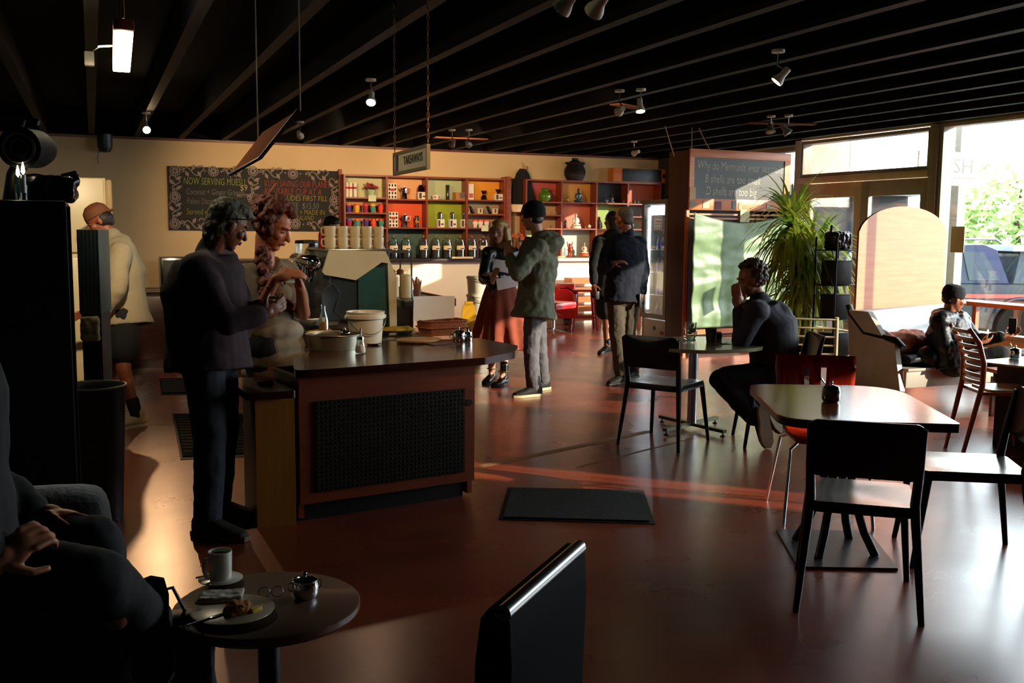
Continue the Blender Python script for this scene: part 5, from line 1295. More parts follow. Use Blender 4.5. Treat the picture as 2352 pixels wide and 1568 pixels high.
for k, (px, py, h, r, lab, c_) in enumerate(((868, 668, 0.1, 0.033, 'small cream candle jar by the cup stacks', '#d8bf8c'), (850, 668, 0.14, 0.04, 'tall steel canister behind the cup stacks', None), (832, 664, 0.15, 0.045, 'glass canister with dark lid behind the cup stacks', 'g'))):
    t = thing('ledge_jar', lab, 'jar', ltop(px, py), 0)
    MB().lathe([(0, 0), (r*0.95, 0), (r, h*0.1), (r, h*0.85), (r*0.8, h*0.9), (0, h*0.9)], seg=20).build('jar_body', m_chrome if c_ is None else (m_glass if c_ == 'g' else mat('jar_cream', c_, 0.4)), t)
    MB().lathe([(0, h*0.9), (r*0.86, h*0.9), (r*0.8, h), (0, h)], seg=20).build('lid', m_steel if c_ != 'g' else m_black, t)
# cake display glass box by the wall end
t = thing('glass_cabinet', 'small glass display cabinet of cakes behind the cup stacks', 'display cabinet', (2.1, 7.95, LG+0.0006), 0.0)
w_, d_, h_ = 0.34, 0.34, 0.32
fr = MB()
for x in (0, w_-0.012):
    for y in (0, d_-0.012): fr.box(x, y, 0, x+0.012, y+0.012, h_)
for z in (0, h_-0.012): fr.box(0.012, 0, z, w_-0.012, 0.012, z+0.012); fr.box(0.012, d_-0.012, z, w_-0.012, d_, z+0.012); fr.box(0, 0.012, z, 0.012, d_-0.012, z+0.012); fr.box(w_-0.012, 0.012, z, w_, d_-0.012, z+0.012)
fr.build('cabinet_frame', mat('silver_frame', '#a9adae', 0.25, 0.9), t, smooth=False)
MB().box(0.012, 0.003, 0.012, w_-0.012, 0.006, h_-0.012).build('front_glass', m_glass, t); MB().box(0.012, 0.012, h_-0.008, w_-0.012, d_-0.012, h_-0.004).build('top_glass', m_glass, t)
MB().box(0.01, 0.012, 0.12, w_-0.01, d_-0.01, 0.126).build('glass_shelf', m_glass, t)
for k in range(4):
    o = thing('cake_slice', 'orange-brown cake on the glass shelf, %s from the left' % row[k], 'cake', (2.14+k*0.075, 8.05, LG+0.1275), k*0.7, 'cakes in the glass cabinet')
    MB().lathe([(0, 0), (0.027, 0), (0.033, 0.028), (0.02, 0.04), (0, 0.043)], seg=12).build('sponge', mat('orange_sponge', '#b8642c', 0.8, var=0.3, vscale=30), o); MB().ell((0, 0, 0.043), (0.016, 0.016, 0.008)).build('icing', m_cream, o)
# bottles on the low bench
def btop(px, py): p = atZ(px, py, LB); return (p.x, p.y, LB+0.0006)
def bottle(label, loc, liquid, h=0.24, r=0.04, fill=0.5):
    t = thing('milk_bottle', label, 'bottle', loc)
    MB().lathe([(0, 0), (r, 0), (r, h*0.55), (r*0.45, h*0.82), (r*0.42, h*0.94), (r*0.5, h*0.96), (r*0.5, h), (r*0.36, h), (r*0.36, h*0.82), (r*0.9, h*0.55), (r*0.92, 0.006), (0, 0.006)], seg=24).build('glass_body', m_glass, t)
    if liquid: MB().lathe([(0, 0.007), (r*0.9, 0.007), (r*0.9, h*fill), (0, h*fill)], seg=24).build('juice', liquid, t)
    return t
bottle('glass bottle half full of orange juice beside the bucket', (atY(743, 700, 6.66).x, 6.66, LB+0.0006), mat('orange_juice', '#c8822c', 0.4), 0.235, 0.034, 0.5)
b_ = btop(838, 722); bottle('empty clear glass carafe behind the bucket', (b_[0], b_[1], LB+0.0006), mat('brown_tea', '#5a3a1c', 0.3), 0.24, 0.04, 0.1)
b_ = btop(780, 715)
t = thing('cardboard_carton', 'open brown cardboard carton behind the bucket', 'box', (b_[0]-0.02, b_[1]+0.02, LB+0.0006), 0.3)
cb_ = mat('kraft_card', '#b07a44', 0.7)
MB().box(-0.09, -0.07, 0, 0.09, 0.07, 0.13).build('carton_body', cb_, t, smooth=False)
for s in (-1, 1): q = MB(); q.quad((s*0.09, -0.07, 0.13), (s*0.09, 0.07, 0.13), (s*0.16, 0.07, 0.155), (s*0.16, -0.07, 0.155)); o = q.build('flap', mat('copper_card', '#c07a50', 0.5), t); md = o.modifiers.new('s', 'SOLIDIFY'); md.thickness = 0.003; bake(o)
t = thing('small_sauce_bottle', 'little white-capped bottle on the drip tray', 'bottle', (1.40+0.0, 7.12, LB+0.0006))
MB().lathe([(0, 0), (0.022, 0), (0.022, 0.07), (0.01, 0.085), (0.01, 0.1), (0, 0.1)], seg=14).build('bottle_body', mat('red_brown_glass', '#6a2a1c', 0.2), t); MB().lathe([(0, 0.1), (0.012, 0.1), (0.012, 0.13), (0, 0.132)], seg=12).build('pump_cap', m_paper, t)
t.location = (1.46, 6.86, LB+0.0006)
# grinder at the far end of the bench
t = thing('coffee_grinder', 'coffee grinder with clear hopper and black lid beyond the machine', 'grinder', (1.62, 8.15, LB+0.0006))
MB().box(-0.1, -0.14, 0, 0.1, 0.14, 0.36, 0.02).build('grinder_body', m_steel, t)
MB().lathe([(0, 0.36), (0.05, 0.36), (0.1, 0.5), (0.1, 0.62), (0.09, 0.62), (0.09, 0.5), (0, 0.37)], seg=20).build('hopper', m_glass, t)
MB().lathe([(0, 0.62), (0.11, 0.62), (0.105, 0.645), (0, 0.65)], seg=20).build('hopper_lid', m_black, t)
MB().tube([(-0.1, -0.05, 0.2), (-0.18, -0.05, 0.2), (-0.18, 0.05, 0.2), (-0.1, 0.05, 0.2)], 0.008, 6).build('fork', m_chrome, t)
# bucket tower and yellow floor sign behind the counter
p = atY(1105, 790, 9.9)
p = Vector((4.05, 11.4, 0)); p = atZ(1098, 800); 
t0_ = Vector((p.x, p.y, 0))
for k in range(4):
    b = thing('storage_bucket', 'cream plastic bucket, %s in the floor stack' % ('bottom', 'second', 'third', 'top')[k], 'bucket', (t0_.x, t0_.y, 0.0006+k*0.236), 0.3*k, 'stacked buckets by the back ledge')
    MB().lathe([(0, 0), (0.135, 0), (0.15, 0.2), (0.158, 0.205), (0.158, 0.225), (0.15, 0.235), (0, 0.235)], seg=28).build('bucket_body', m_plastic_w, b)
    MB().tube([(0.158*math.cos(u), -0.158*math.sin(u)-0.004, 0.21-0.1*math.sin(u)) for u in [PI*i/12 for i in range(13)]], 0.003, 5).build('wire_handle', mat('dark_wire', '#6a6458', 0.35, 0.9), b)
p = atZ(1070, 790)
t = thing('wet_floor_sign', 'yellow folding wet-floor sign behind the counter', 'floor sign', (p.x-0.55, p.y-1.6, 0), -0.3)
my = mat('yellow_sign_plastic', '#d09a14', 0.45, var=0.05)
for s in (-1, 1):
    q = MB(); q.loft([[Vector((x, s*0.16+s*dy, 0)) if False else Vector((x0_, s*(0.02+0.14*(1-z/0.66)+dy), z)) for x0_, z in ((-0.14, 0), (0.14, 0), (0.07, 0.66), (-0.07, 0.66))] for dy in (0, 0.008)]); o = q.build('sign_leaf', my, t, smooth=False)
MB().box(-0.05, -0.03, 0.66, 0.05, 0.03, 0.7, 0.006).build('handle', my, t)
tr_ = MB(); tr_.M = Matrix.Identity(4); q = [(-0.03, 0.34), (0.03, 0.34), (0.0, 0.42)]
tr_.loft([[Vector((x, -(0.02+0.14*(1-z/0.66)+0.009)-d, z)) for x, z in q] for d in (0, 0.001)]); tr_.build('warning_triangle', m_black, t)
# mats
def floor_mat_obj(label, pts, m=m_rubber, ribs=0):
    c = sum((Vector(p) for p in pts), Vector())/len(pts)
    t = thing('rubber_mat', label, 'mat', (c.x, c.y, 0))
    P = [(p.x-c.x, p.y-c.y) for p in pts]
    MB().prism(P, 0.0005, 0.004).build('mat_border', mat('mat_border_rubber', '#1a1a18', 0.6), t, smooth=False)
    MB().prism([(x*0.94, y*0.92) for x, y in P], 0.004, 0.012).build('mat_pile', m, t, smooth=False)
    if ribs:
        r = MB()
        for k in range(1, ribs):
            u = k/ribs; a = Vector(P[0]).lerp(Vector(P[3]), u)*0.9; b = Vector(P[1]).lerp(Vector(P[2]), u)*0.9
            r.tube([(a.x, a.y, 0.013), (b.x, b.y, 0.013)], 0.005, 5)
        r.build('ribs', mat('rib_rubber', '#2a2c28', 0.5), t)
    return t
floor_mat_obj('dark rubber doormat in front of the service counter', [atZ(1145, 1193), atZ(1505, 1204), atZ(1478, 1127), atZ(1166, 1120)], mat('doormat_pile', '#0c0c08', 0.9, var=0.4, vscale=80, bump=0.5, bscale=100))
floor_mat_obj('ribbed dark mat on the floor behind the standing man', [atZ(415, 1056), atZ(590, 1048), atZ(560, 950), atZ(395, 950)], ribs=14)
floor_mat_obj('small ribbed dark mat near the hooded staff member', [atZ(370, 908), atZ(470, 906), atZ(455, 868), atZ(365, 870)], ribs=10)
p = atZ(1680, 825)
# ================================================================== FOREGROUND LEFT
TZ = 0.52
c = (atZ(392, 1395, TZ)+atZ(822, 1365, TZ))/2; R0 = (atZ(392, 1395, TZ)-atZ(822, 1365, TZ)).length/2
c = (c+(atZ(635, 1300, TZ)+atZ(600, 1492, TZ))/2)/2
t = thing('round_side_table', 'small round brown side table in the dark foreground', 'table', (c.x, c.y, 0))
MB().lathe([(0, TZ-0.03), (R0-0.01, TZ-0.03), (R0, TZ-0.02), (R0, TZ-0.004), (R0-0.005, TZ), (0, TZ)], seg=56).build('tabletop', mat('grey_brown_tabletop', '#6b4a38', 0.35, var=0.15, vscale=5, coat=0.3), t)
MB().cyl((0, 0, 0.03), (0, 0, TZ-0.03), 0.03).build('column', m_blackmetal, t)
MB().lathe([(0, 0), (0.2, 0), (0.19, 0.02), (0.04, 0.035), (0, 0.035)], seg=30).build('base', m_blackmetal, t)
def ft(px, py): p = atZ(px, py, TZ); return (p.x, p.y, TZ+0.0006)
sp = ft(507, 1338)
t = thing('saucer', 'black saucer under the white mug', 'saucer', sp)
MB().lathe([(0, 0), (0.035, 0), (0.062, 0.012), (0.06, 0.014), (0.034, 0.005), (0, 0.005)], seg=32).build('saucer_dish', mat('black_glaze', '#0c0a0a', 0.2, coat=0.6), t)
MB().lathe([(0.0605, 0.0115), (0.0632, 0.0135), (0.0605, 0.0148)], seg=32).build('saucer_rim', m_white, t)
t = mk_mug('white mug of coffee on the round side table', (sp[0], sp[1], sp[2]+0.0055), PI+0.5, None, m_white, 0.09, 0.034)
MB().lathe([(0, 0.076), (0.03, 0.076), (0.03, 0.078), (0, 0.078)], seg=20).build('coffee', mat('milky_coffee', '#5a3418', 0.3), t)
t = thing('teaspoon', 'small teaspoon resting on the black saucer', 'spoon', (sp[0]-0.035, sp[1]+0.02, sp[2]+0.016), 0.6)
MB().tube([(-0.04, 0, 0.008), (0, 0, 0.004), (0.02, 0, 0.002)], [0.003, 0.002, 0.002], 6).build('spoon_handle', m_steel, t); MB().ell((0.03, 0, 0.002), (0.014, 0.009, 0.003)).build('spoon_bowl', m_steel, t)
pp = ft(535, 1412)
t = thing('dinner_plate', 'white plate with scone leftovers on the round side table', 'plate', pp)
MB().lathe([(0, 0), (0.06, 0), (0.075, 0.006), (0.108, 0.014), (0.107, 0.017), (0.074, 0.009), (0.058, 0.004), (0, 0.004)], seg=48).build('plate_body', m_white, t)
MB().lathe([(0.106, 0.0145), (0.1095, 0.016), (0.106, 0.0178)], seg=48).build('plate_rim', mat('warm_plate_rim', '#b8a88c', 0.3), t)
nb = ft(505, 1388)
q = MB(); q.cbox((0, 0, 0.006), (0.12, 0.075, 0.006), 0.002); q.cbox((0.005, 0.004, 0.013), (0.115, 0.07, 0.005), 0.002)
o = melt(q.build('napkin', mat('white_tissue', '#d8cfc4', 0.9), loc=(nb[0], nb[1], pp[2]+0.014), rot=-0.25), 0.0035, 1, 0.008, 0.03); tag(o, 'folded white paper napkin lying on the plate', 'napkin')
sc = ft(545, 1422)
q = MB(); q.ell((0, 0, 0.02), (0.036, 0.03, 0.022)); q.ell((0.02, 0.01, 0.018), (0.02, 0.02, 0.018)); q.ell((-0.018, -0.01, 0.016), (0.02, 0.018, 0.014))
o = melt(q.build('scone', mat('baked_scone', '#b06a2c', 0.8, var=0.4, vscale=40, bump=0.6, bscale=70), loc=(sc[0], sc[1], pp[2]+0.008)), 0.003, 1, 0.012, 0.015); tag(o, 'half-eaten golden scone on the plate', 'scone')
bu_ = ft(588, 1418)
o = MB().cbox((0, 0, 0.008), (0.034, 0.016, 0.014), 0.003).build('butter_pat', mat('butter', '#d8b43c', 0.4), loc=(bu_[0], bu_[1], pp[2]+0.014), rot=0.6); tag(o, 'yellow pat of butter beside the scone', 'butter')
kn = ft(500, 1432)
t = thing('table_knife', 'steel knife lying across the plate front', 'knife', (kn[0]-0.01, kn[1], pp[2]+0.019), 0.45)
MB().tube([(-0.075, 0, 0), (-0.01, 0, 0.001)], [0.005, 0.0035], 8, flat=0.5).build('handle', m_steel, t); MB().cbox((0.035, 0, 0.001), (0.09, 0.012, 0.0015), 0.0006).build('blade', m_chrome, t)
p = ft(701, 1372)
t = thing('sugar_bowl', 'shiny steel sugar bowl with lid on the round side table', 'sugar bowl', p)
MB().lathe([(0, 0), (0.028, 0), (0.036, 0.01), (0.038, 0.035), (0.034, 0.05), (0, 0.05)], seg=28).build('bowl_body', m_chrome, t)
l = MB().lathe([(0.036, 0.049), (0.036, 0.053), (0.02, 0.062), (0, 0.064)], seg=28).build('lid', m_chrome, t); MB().lathe([(0, 0.063), (0.004, 0.064), (0.007, 0.073), (0, 0.078)], seg=12).build('knob', m_chrome, l)
for s in (-1, 1): MB().tube([(s*0.034, 0, 0.02), (s*0.046, 0, 0.028), (s*0.046, 0, 0.045), (s*0.034, 0, 0.048)], 0.0025, 6).build('handle', m_chrome, t)
p = ft(622, 1372)
t = thing('spectacles', 'pair of thin dark-rimmed spectacles lying on the side table', 'glasses', p, -0.2)
for s in (-1, 1): MB().tube([(s*0.018+0.016*math.cos(a), 0.003*math.sin(a)+0.0, 0.016+0.014*math.sin(a)) for a in [k*PI/6 for k in range(12)]], 0.0014, 5, closed=True).build('lens_rim', m_steel, t)
for s in (-1, 1): MB().tube([(s*0.034, 0, 0.02), (s*0.036, 0.04, 0.012), (s*0.03, 0.075, 0.003)], 0.0014, 5).build('temple_arm', mat('tortoise', '#2a1a10', 0.3), t)
# leather chair back, bottom middle
a, b = atD(1140, 1400, 1.75), atD(1318, 1248, 2.15)
t = thing('leather_armchair', 'black leather chair with a shiny rolled back edge in the foreground', 'chair', ((a.x+b.x)/2, (a.y+b.y)/2, 0))
base = t.location
d = (b-a); d.z = 0; L_ = d.length; d.normalize(); n = Vector((d.y, -d.x, 0))
za, zb_ = a.z, b.z
bk = MB(); R = []
for i in range(11):
    u = i/10; c0 = (a.lerp(b, u))-base; top = c0.z
    R.append([Vector((c0.x+n.x*o_, c0.y+n.y*o_, z)) for o_, z in ((-0.03, top-0.02), (-0.015, top), (0.012, top), (0.026, top-0.02), (0.03, top-0.1), (0.02, 0.40), (-0.05, 0.40), (-0.04, top-0.1))])
bk.loft(R); bk.build('backrest', mat('matt_black_leather', '#050506', 0.8, spec=0.04), t)
MB().tube([(a.lerp(b, i/10)-base)+n*0.012+Vector((0, 0, -0.006)) for i in range(11)], 0.016, 10).build('rolled_edge', mat('polished_leather_edge', '#14141a', 0.22, spec=0.9, coat=0.5), t)
s_ = MB(); c0 = (a+b)/2-base; R = []
for i in range(9):
    u = i/8; w = 0.0
    q = Vector((a.lerp(b, u)-base).to_2d().to_3d())
    R.append([q-n*0.02+Vector((0, 0, 0.44)), q-n*0.46+Vector((0, 0, 0.45)), q-n*0.5+Vector((0, 0, 0.40)), q-n*0.46+Vector((0, 0, 0.36)), q-n*0.02+Vector((0, 0, 0.36))])
s_.loft(R); s_.build('seat', m_leather, t)
for u in (0.06, 0.94):
    for o_ in (-0.02, -0.45):
        q = (a.lerp(b, u)-base); MB().cyl((q.x+n.x*o_, q.y+n.y*o_, 0), (q.x+n.x*o_, q.y+n.y*o_, 0.38), 0.016).build('leg', m_blackmetal, t)
# dark sofa on the left
m_sofa = mat('charcoal_corduroy', '#1e1c1a', 0.9, var=0.2, vscale=40, bump=0.3, bscale=60, sheen=0.3)
t = thing('corduroy_sofa', 'dark grey corduroy sofa at the left picture edge', 'sofa', (-0.08, 2.62, 0))
def cushion(x0, y0, z0, x1, y1, z1, name, r=0.07):
    c = MB().box(x0, y0, z0, x1, y1, z1, r); o = c.build(name, m_sofa, t); md = o.modifiers.new('b', 'SUBSURF'); md.levels = md.render_levels = 2; return bake(o)
cushion(-1.1, 0.14, 0.1, 0.11, 0.38, 0.86, 'armrest', 0.09)
cushion(-1.0, -0.6, 0.12, -0.08, 0.13, 0.40, 'seat_cushion')
cushion(-1.1, -0.86, 0.12, 0.06, -0.61, 0.72, 'armrest', 0.08)
cushion(-1.4, -0.86, 0.12, -1.12, 0.38, 0.85, 'backrest', 0.08)
MB().box(-1.3, -0.8, 0.03, 0.0, 0.3, 0.13).build('sofa_base', m_black, t)
# tall black cabinet with things on top
t = thing('black_cabinet', 'tall black cabinet filling the left picture edge', 'cabinet', (-1.30, 4.05, 0))
CX = -0.05
cw = atD(170, 700, 4.35).x+1.30
MB().box(-0.9, 0, 0.05, cw, 0.6, 1.64, 0.012).build('cabinet_body', mat('near_black_lacquer', '#060607', 0.35), t)
MB().box(-0.85, 0.03, 0.0, cw-0.04, 0.57, 0.05).build('plinth', m_black, t)
MB().box(cw, 0.02, 0.3, cw+0.012, 0.05, 1.62).build('trim_strip', mat('worn_brass_edge', '#4a3430', 0.35, 0.6), t)
MB().cyl((cw-0.35, -0.03, 0.9), (cw-0.35, -0.03, 1.2), 0.008).build('handle', m_steel, t)
TZc = 1.6406
def ct(px, py): p = atY(px, py, 4.3); return (p.x, p.y, TZc)
p = atY(110, 440, 4.3)
t = thing('black_bag', 'crumpled black shiny bag on top of the black cabinet', 'bag', (p.x, 4.35, TZc))
q = MB(); q.cbox((0, 0, 0.05), (0.2, 0.2, 0.1), 0.02); q.ell((0.09, 0, 0.085), (0.03, 0.06, 0.03)); melt(q.build('bag_body', mat('shiny_black_film', '#0d0d12', 0.22), t), 0.008, 1, 0.025, 0.05)
MB().tube([(0.05, -0.1, 0.1), (0.1, -0.09, 0.115), (0.11, 0.02, 0.11)], 0.006, 6).build('bag_seam', m_black, t)
p = atY(58, 340, 4.3)
t = thing('desk_lamp', 'black cylindrical spotlight with ringed front on a stand above the cabinet', 'lamp', (p.x, 4.3, TZc))
hz = p.z-TZc
hd_ = MB(); hd_.M = T(0, 0, hz) @ RZ(-0.25) @ RX(PI/2+0.05)
hd_.lathe([(0, -0.22), (0.06, -0.2), (0.075, -0.12), (0.075, 0.05), (0.078, 0.07), (0.066, 0.075), (0.06, 0.06), (0, 0.055)], seg=28); h_ = hd_.build('lamp_head', mat('dull_black_metal', '#0c0a0a', 0.75, spec=0.2), t)
rg_ = MB(); rg_.M = T(0, 0, hz) @ RZ(-0.25) @ RX(PI/2+0.05)
rg_.tube([(0.055*math.cos(a), 0.055*math.sin(a), 0.075) for a in [k*PI/12 for k in range(24)]], 0.006, 8, closed=True); rg_.build('outer_ring', mat('grey_ring', '#4a4640', 0.4, 0.5), h_)
rg_ = MB(); rg_.M = T(0, 0, hz) @ RZ(-0.25) @ RX(PI/2+0.05); rg_.tube([(0.032*math.cos(a), 0.032*math.sin(a), 0.07) for a in [k*PI/10 for k in range(20)]], 0.004, 8, closed=True); rg_.build('inner_ring', mat('grey_ring', '#4a4640', 0.4, 0.5), h_)
MB().tube([(-0.06, 0.03, 0.0), (-0.05, 0.03, hz*0.5), (-0.02, 0.03, hz-0.06)], [0.03, 0.022, 0.03], 10).build('stand', m_black, t)
MB().tube([(-0.02, 0.05, hz+0.07), (0.0, 0.05, hz+0.12), (0.05, 0.03, hz+0.1)], 0.012, 8).build('grip', m_black, t)
for k, (px, py, h) in enumerate(((42, 405, 0.055), (54, 405, 0.075))):
    q = atY(px, 420, 4.22)
    o = thing('candle', '%s pale candle in a glass holder on the black cabinet' % ('shorter', 'taller')[k], 'candle', (q.x, 4.22, TZc), 0, 'candles on the cabinet')
    MB().lathe([(0, 0), (0.012, 0), (0.015, 0.06), (0.013, 0.06), (0.01, 0.004), (0, 0.004)], seg=16).build('glass_holder', m_glass, o)
    MB().lathe([(0, 0.03), (0.009, 0.03), (0.009, 0.06+h*0.5), (0, 0.06+h*0.5)], seg=12).build('wax', m_white, o)
    MB().lathe([(0, 0.06+h*0.5), (0.007, 0.07+h*0.5), (0.006, 0.085+h*0.5), (0.001, 0.1+h*0.6), (0, 0.1+h*0.6)], seg=10).build('flame', glow('candle_flame', '#ffe9c0', 12), o)
# vertical striped file box / bag / bin between cabinet and staff
p = atD(205, 620, 5.6)
t = thing('striped_partition', 'grey-green ribbed panel standing beside the black cabinet', 'panel', (p.x, p.y, 0), -0.2)
z1_ = atD(205, 527, 5.6).z; z0_ = atD(205, 722, 5.6).z
MB().box(-0.06, 0, z0_, 0.055, 0.3, z1_, 0.003).build('panel_body', mat('grey_green_laminate', '#4a544c', 0.5, var=0.1), t)
rb = MB()
for k in range(6): rb.box(-0.055+k*0.02, -0.004, z0_+0.005, -0.047+k*0.02, 0.0, z1_-0.005)
rb.build('ribs', mat('grey_blue_laminate', '#3c4450', 0.5), t, smooth=False)
MB().box(-0.055, 0.02, 0.0, 0.05, 0.28, z0_).build('cabinet_base', m_black, t)
q = MB(); q.cbox((0, -0.035, (z0_-0.08)), (0.1, 0.05, 0.14), 0.015); melt(q.build('bag', mat('olive_paper_bag', '#8a7a54', 0.8, var=0.2), t), 0.008, 1, 0.02, 0.05)
p = atZ(215, 1010); p = atD(222, 880, 5.3)
t = thing('waste_bin', 'large round dark grey waste bin below the ribbed panel', 'bin', (p.x-0.02, p.y-0.05, 0))
MB().lathe([(0, 0), (0.13, 0), (0.16, 0.68), (0.17, 0.7), (0.16, 0.715), (0.15, 0.7), (0.12, 0.03), (0, 0.03)], seg=30).build('bin_body', mat('dark_grey_bin', '#23221c', 0.5, var=0.1), t)
MB().tube([(0.165*math.cos(a), 0.165*math.sin(a), 0.71) for a in [k*PI/14 for k in range(28)]], 0.009, 6, closed=True).build('bin_rim', mat('grey_bin_rim', '#3a382e', 0.5), t)
# white fridge against the back
fa, fb = atD(62, 405, 9.3), atD(246, 405, 9.3)
t = thing('white_freezer', 'tall cream white fridge behind the hooded staff member', 'fridge', (fa.x, 9.1, 0))
z1_ = atY(150, 406, 9.1).z; fx1 = atY(245, 500, 9.1).x-fa.x
MB().box(0, 0, 0.0, fx1, 0.65, z1_, 0.01).build('fridge_body', mat('cream_fridge_enamel', '#dcc89c', 0.35, var=0.02), t)
MB().box(0, -0.05, z1_-0.62, fx1-0.015, -0.004, z1_-0.003, 0.015).build('upper_door', mat('cream_fridge_enamel', '#dcc89c', 0.35), t)
MB().box(0, -0.05, 0.08, fx1-0.015, -0.004, z1_-0.66, 0.015).build('lower_door', mat('cream_fridge_enamel', '#dcc89c', 0.35), t)
MB().box(fx1-0.005, -0.02, z1_-0.36, fx1+0.05, 0.4, z1_-0.01, 0.03).build('rounded_side_cap', mat('tan_side', '#b89868', 0.4), t)
MB().tube([(fx1-0.05, -0.055, z1_-0.8), (fx1-0.05, -0.09, z1_-0.82), (fx1-0.05, -0.09, z1_-1.05), (fx1-0.05, -0.055, z1_-1.07)], 0.012, 8).build('handle', m_plastic_w, t)
# dark rear bench with microwave and trays
p0, p1 = atY(300, 670, 11.5), atY(470, 670, 11.5)
t = thing('rear_cabinet', 'long dark brown cabinet along the rear kitchen side', 'cabinet', (p0.x-0.3, 11.5, 0))
hh = atY(330, 668, 11.5).z
MB().box(0, 0.02, 0, 2.3, 0.6, hh-0.03).build('carcass', m_darkwood, t, smooth=False); MB().box(-0.03, 0, hh-0.03, 2.33, 0.62, hh, 0.004).build('worktop', mat('brown_worktop', '#3c2010', 0.35), t)
for k in range(3): 
    d_ = MB().box(0.05+k*0.75, 0.0, 0.1, 0.75+k*0.75, 0.019, hh-0.06, 0.004).build('door', m_darkwood, t); MB().cyl((0.68+k*0.75, -0.02, hh-0.3), (0.68+k*0.75, -0.02, hh-0.15), 0.006).build('handle', m_steel, d_)
t = thing('microwave_oven', 'black oven with small lights on the rear cabinet', 'oven', (p0.x+0.32, 11.55, hh+0.0008))
MB().box(0, 0, 0.0, 0.62, 0.42, 0.36, 0.01).build('oven_body', mat('oven_black', '#0c0a0a', 0.2, coat=0.5), t)
MB().box(0.02, -0.012, 0.03, 0.46, -0.001, 0.33, 0.004).build('door', m_black, t)
for k in range(3): MB().ell((0.5+0.035*k, -0.004, 0.3), (0.006, 0.004, 0.006), seg=8, rg=6).build('indicator_light', glow('amber_led', '#ff9a4a', 4), t)
o = MB().cbox((0, 0, 0.01), (0.26, 0.16, 0.02), 0.004).build('folded_paper', mat('old_paper', '#8a7040', 0.8), loc=(p0.x+0.16, 11.6, hh+0.001), rot=0.2); tag(o, 'folded old paper on the rear cabinet beside the oven', 'paper')
# things on the far left wall
p = atX(4, 330, XL+0.06)
t = thing('wall_posters', 'orange wooden shelf edge with pale cups on the teal left wall', 'shelf', (XL+0.001, 7.9, 1.0))
MB().box(0, 0, 0, 0.03, 0.5, 1.3).build('board', m_orangewood, t, smooth=False)
for z in (0.5, 0.85, 1.1): MB().box(0.03, 0.02, z, 0.15, 0.48, z+0.02).build('shelf_board', m_orangewood, t, smooth=False)
for k, z in enumerate((0.52, 0.87, 1.12)):
    o = mk_mug('pale mug on the %s little shelf of the teal wall' % ('lowest', 'middle', 'top')[k], (XL+0.09, 8.2, 1.0+z+0.0008), 0.4, 'mugs on the teal wall', None, 0.11, 0.05)
# ================================================================== LAMPS, SIGNS AND BOARDS HANGING FROM THE CEILING
BZ = 2.79
def spot(label, px, py, aim, energy=0, col=(1, 0.72, 0.42), z=None, group='ceiling spotlights', bulb=None, r=0.042, L=0.11, blend=0.6, size=80, mount=BZ, big=False):
    p = atZ(px, py, (z or 2.62))
    t = thing('ceiling_spotlight', label, 'spotlight', (p.x, p.y, mount), 0, group)
    h = Vector((0, 0, p.z-mount))
    MB().lathe([(0, -0.02), (0.045, -0.02), (0.045, -0.0005), (0, -0.0005)], seg=18).build('ceiling_rose', m_plastic_w, t)
    d = (Vector(aim)-p).normalized()
    MB().tube([(0, 0, -0.02), (0, 0, h.z*0.5), h-d*L*0.9], 0.007, 6).build('stem', m_steel, t)
    q = d.to_track_quat('Z', 'Y').to_matrix().to_4x4()
    b = MB(); b.M = T(*h) @ q
    b.lathe([(0, -L), (r*0.55, -L), (r*0.6, -L*0.45), (r, -0.01), (r*1.05, 0.008), (r*0.93, 0.01), (r*0.85, -0.01), (0, -0.02)], seg=20)
    hd = b.build('spot_head', m_plastic_w if not big else mat('grey_spot_shell', '#8a8480', 0.4), t)
    e = MB(); e.M = T(*h) @ q; e.ell((0, 0, -0.002), (r*0.78, r*0.78, r*0.35))
    e.build('bulb', bulb or mat('unlit_bulb', '#c8c0b4', 0.2), hd)
    if energy:
        l = bpy.data.lights.new('spot_beam', 'SPOT'); l.energy = energy; l.color = col; l.spot_size = math.radians(size); l.spot_blend = blend; l.shadow_soft_size = 0.03
        o = bpy.data.objects.new('spot_beam', l); COL.objects.link(o); o.parent = t
        o.location = h+d*0.06; o.rotation_euler = (-d).to_track_quat('Z', 'Y').to_euler()
    return t
warm = (1.0, 0.66, 0.36)
spot('bright starry spotlight above the left end of the back wall', 337, 298, (0.15, 4.7, 0.0), 95, (1, 0.54, 0.26), 2.6, bulb=glow('star_bulb', '#ffd9a8', 90), size=36, blend=1.0)
spot('small lit spotlight over the blackboard near the hanging brown board', 690, 312, (3.6, YW, 1.6), 200, warm, 2.62, bulb=m_bulb_w, size=110)
spot('single cool spotlight left of the chain-hung sign', 852, 234, (1.7, 7.0, 1.1), 12, (1, 0.62, 0.34), 2.6, bulb=glow('bluish_bulb', '#b8c0ff', 10), size=50)
spot('left head of the pair above the counter shelves', 1038, 332, (4.4, YW, 1.5), 200, warm, 2.6, bulb=None, size=110, big=True)
spot('right head of the pair above the counter shelves', 1077, 332, (6.6, YW, 1.9), 90, warm, 2.6, bulb=None, size=100, big=True)
spot('unlit gold spotlight at the top edge of the picture', 1290, 20, (1.0, 5.6, 0.9), 0, warm, 2.5)
spot('yellow-lit spotlight at the top edge of the picture', 1365, 25, (1.8, 6.5, 1.0), 80, (1, 0.66, 0.34), 2.5, bulb=glow('yellow_bulb', '#fff2b0', 22), size=55)
spot('left lamp of the small pair in the middle of the ceiling', 1422, 256, (5.6, YW, 1.6), 70, warm, 2.6, bulb=m_bulb_w, size=80)
spot('right lit lamp of the small pair in the middle of the ceiling', 1471, 254, (4.3, 7.0, 0.0), 8, (1, 0.8, 0.45), 2.6, bulb=glow('yellow_bulb', '#fff2b0', 22), size=50)
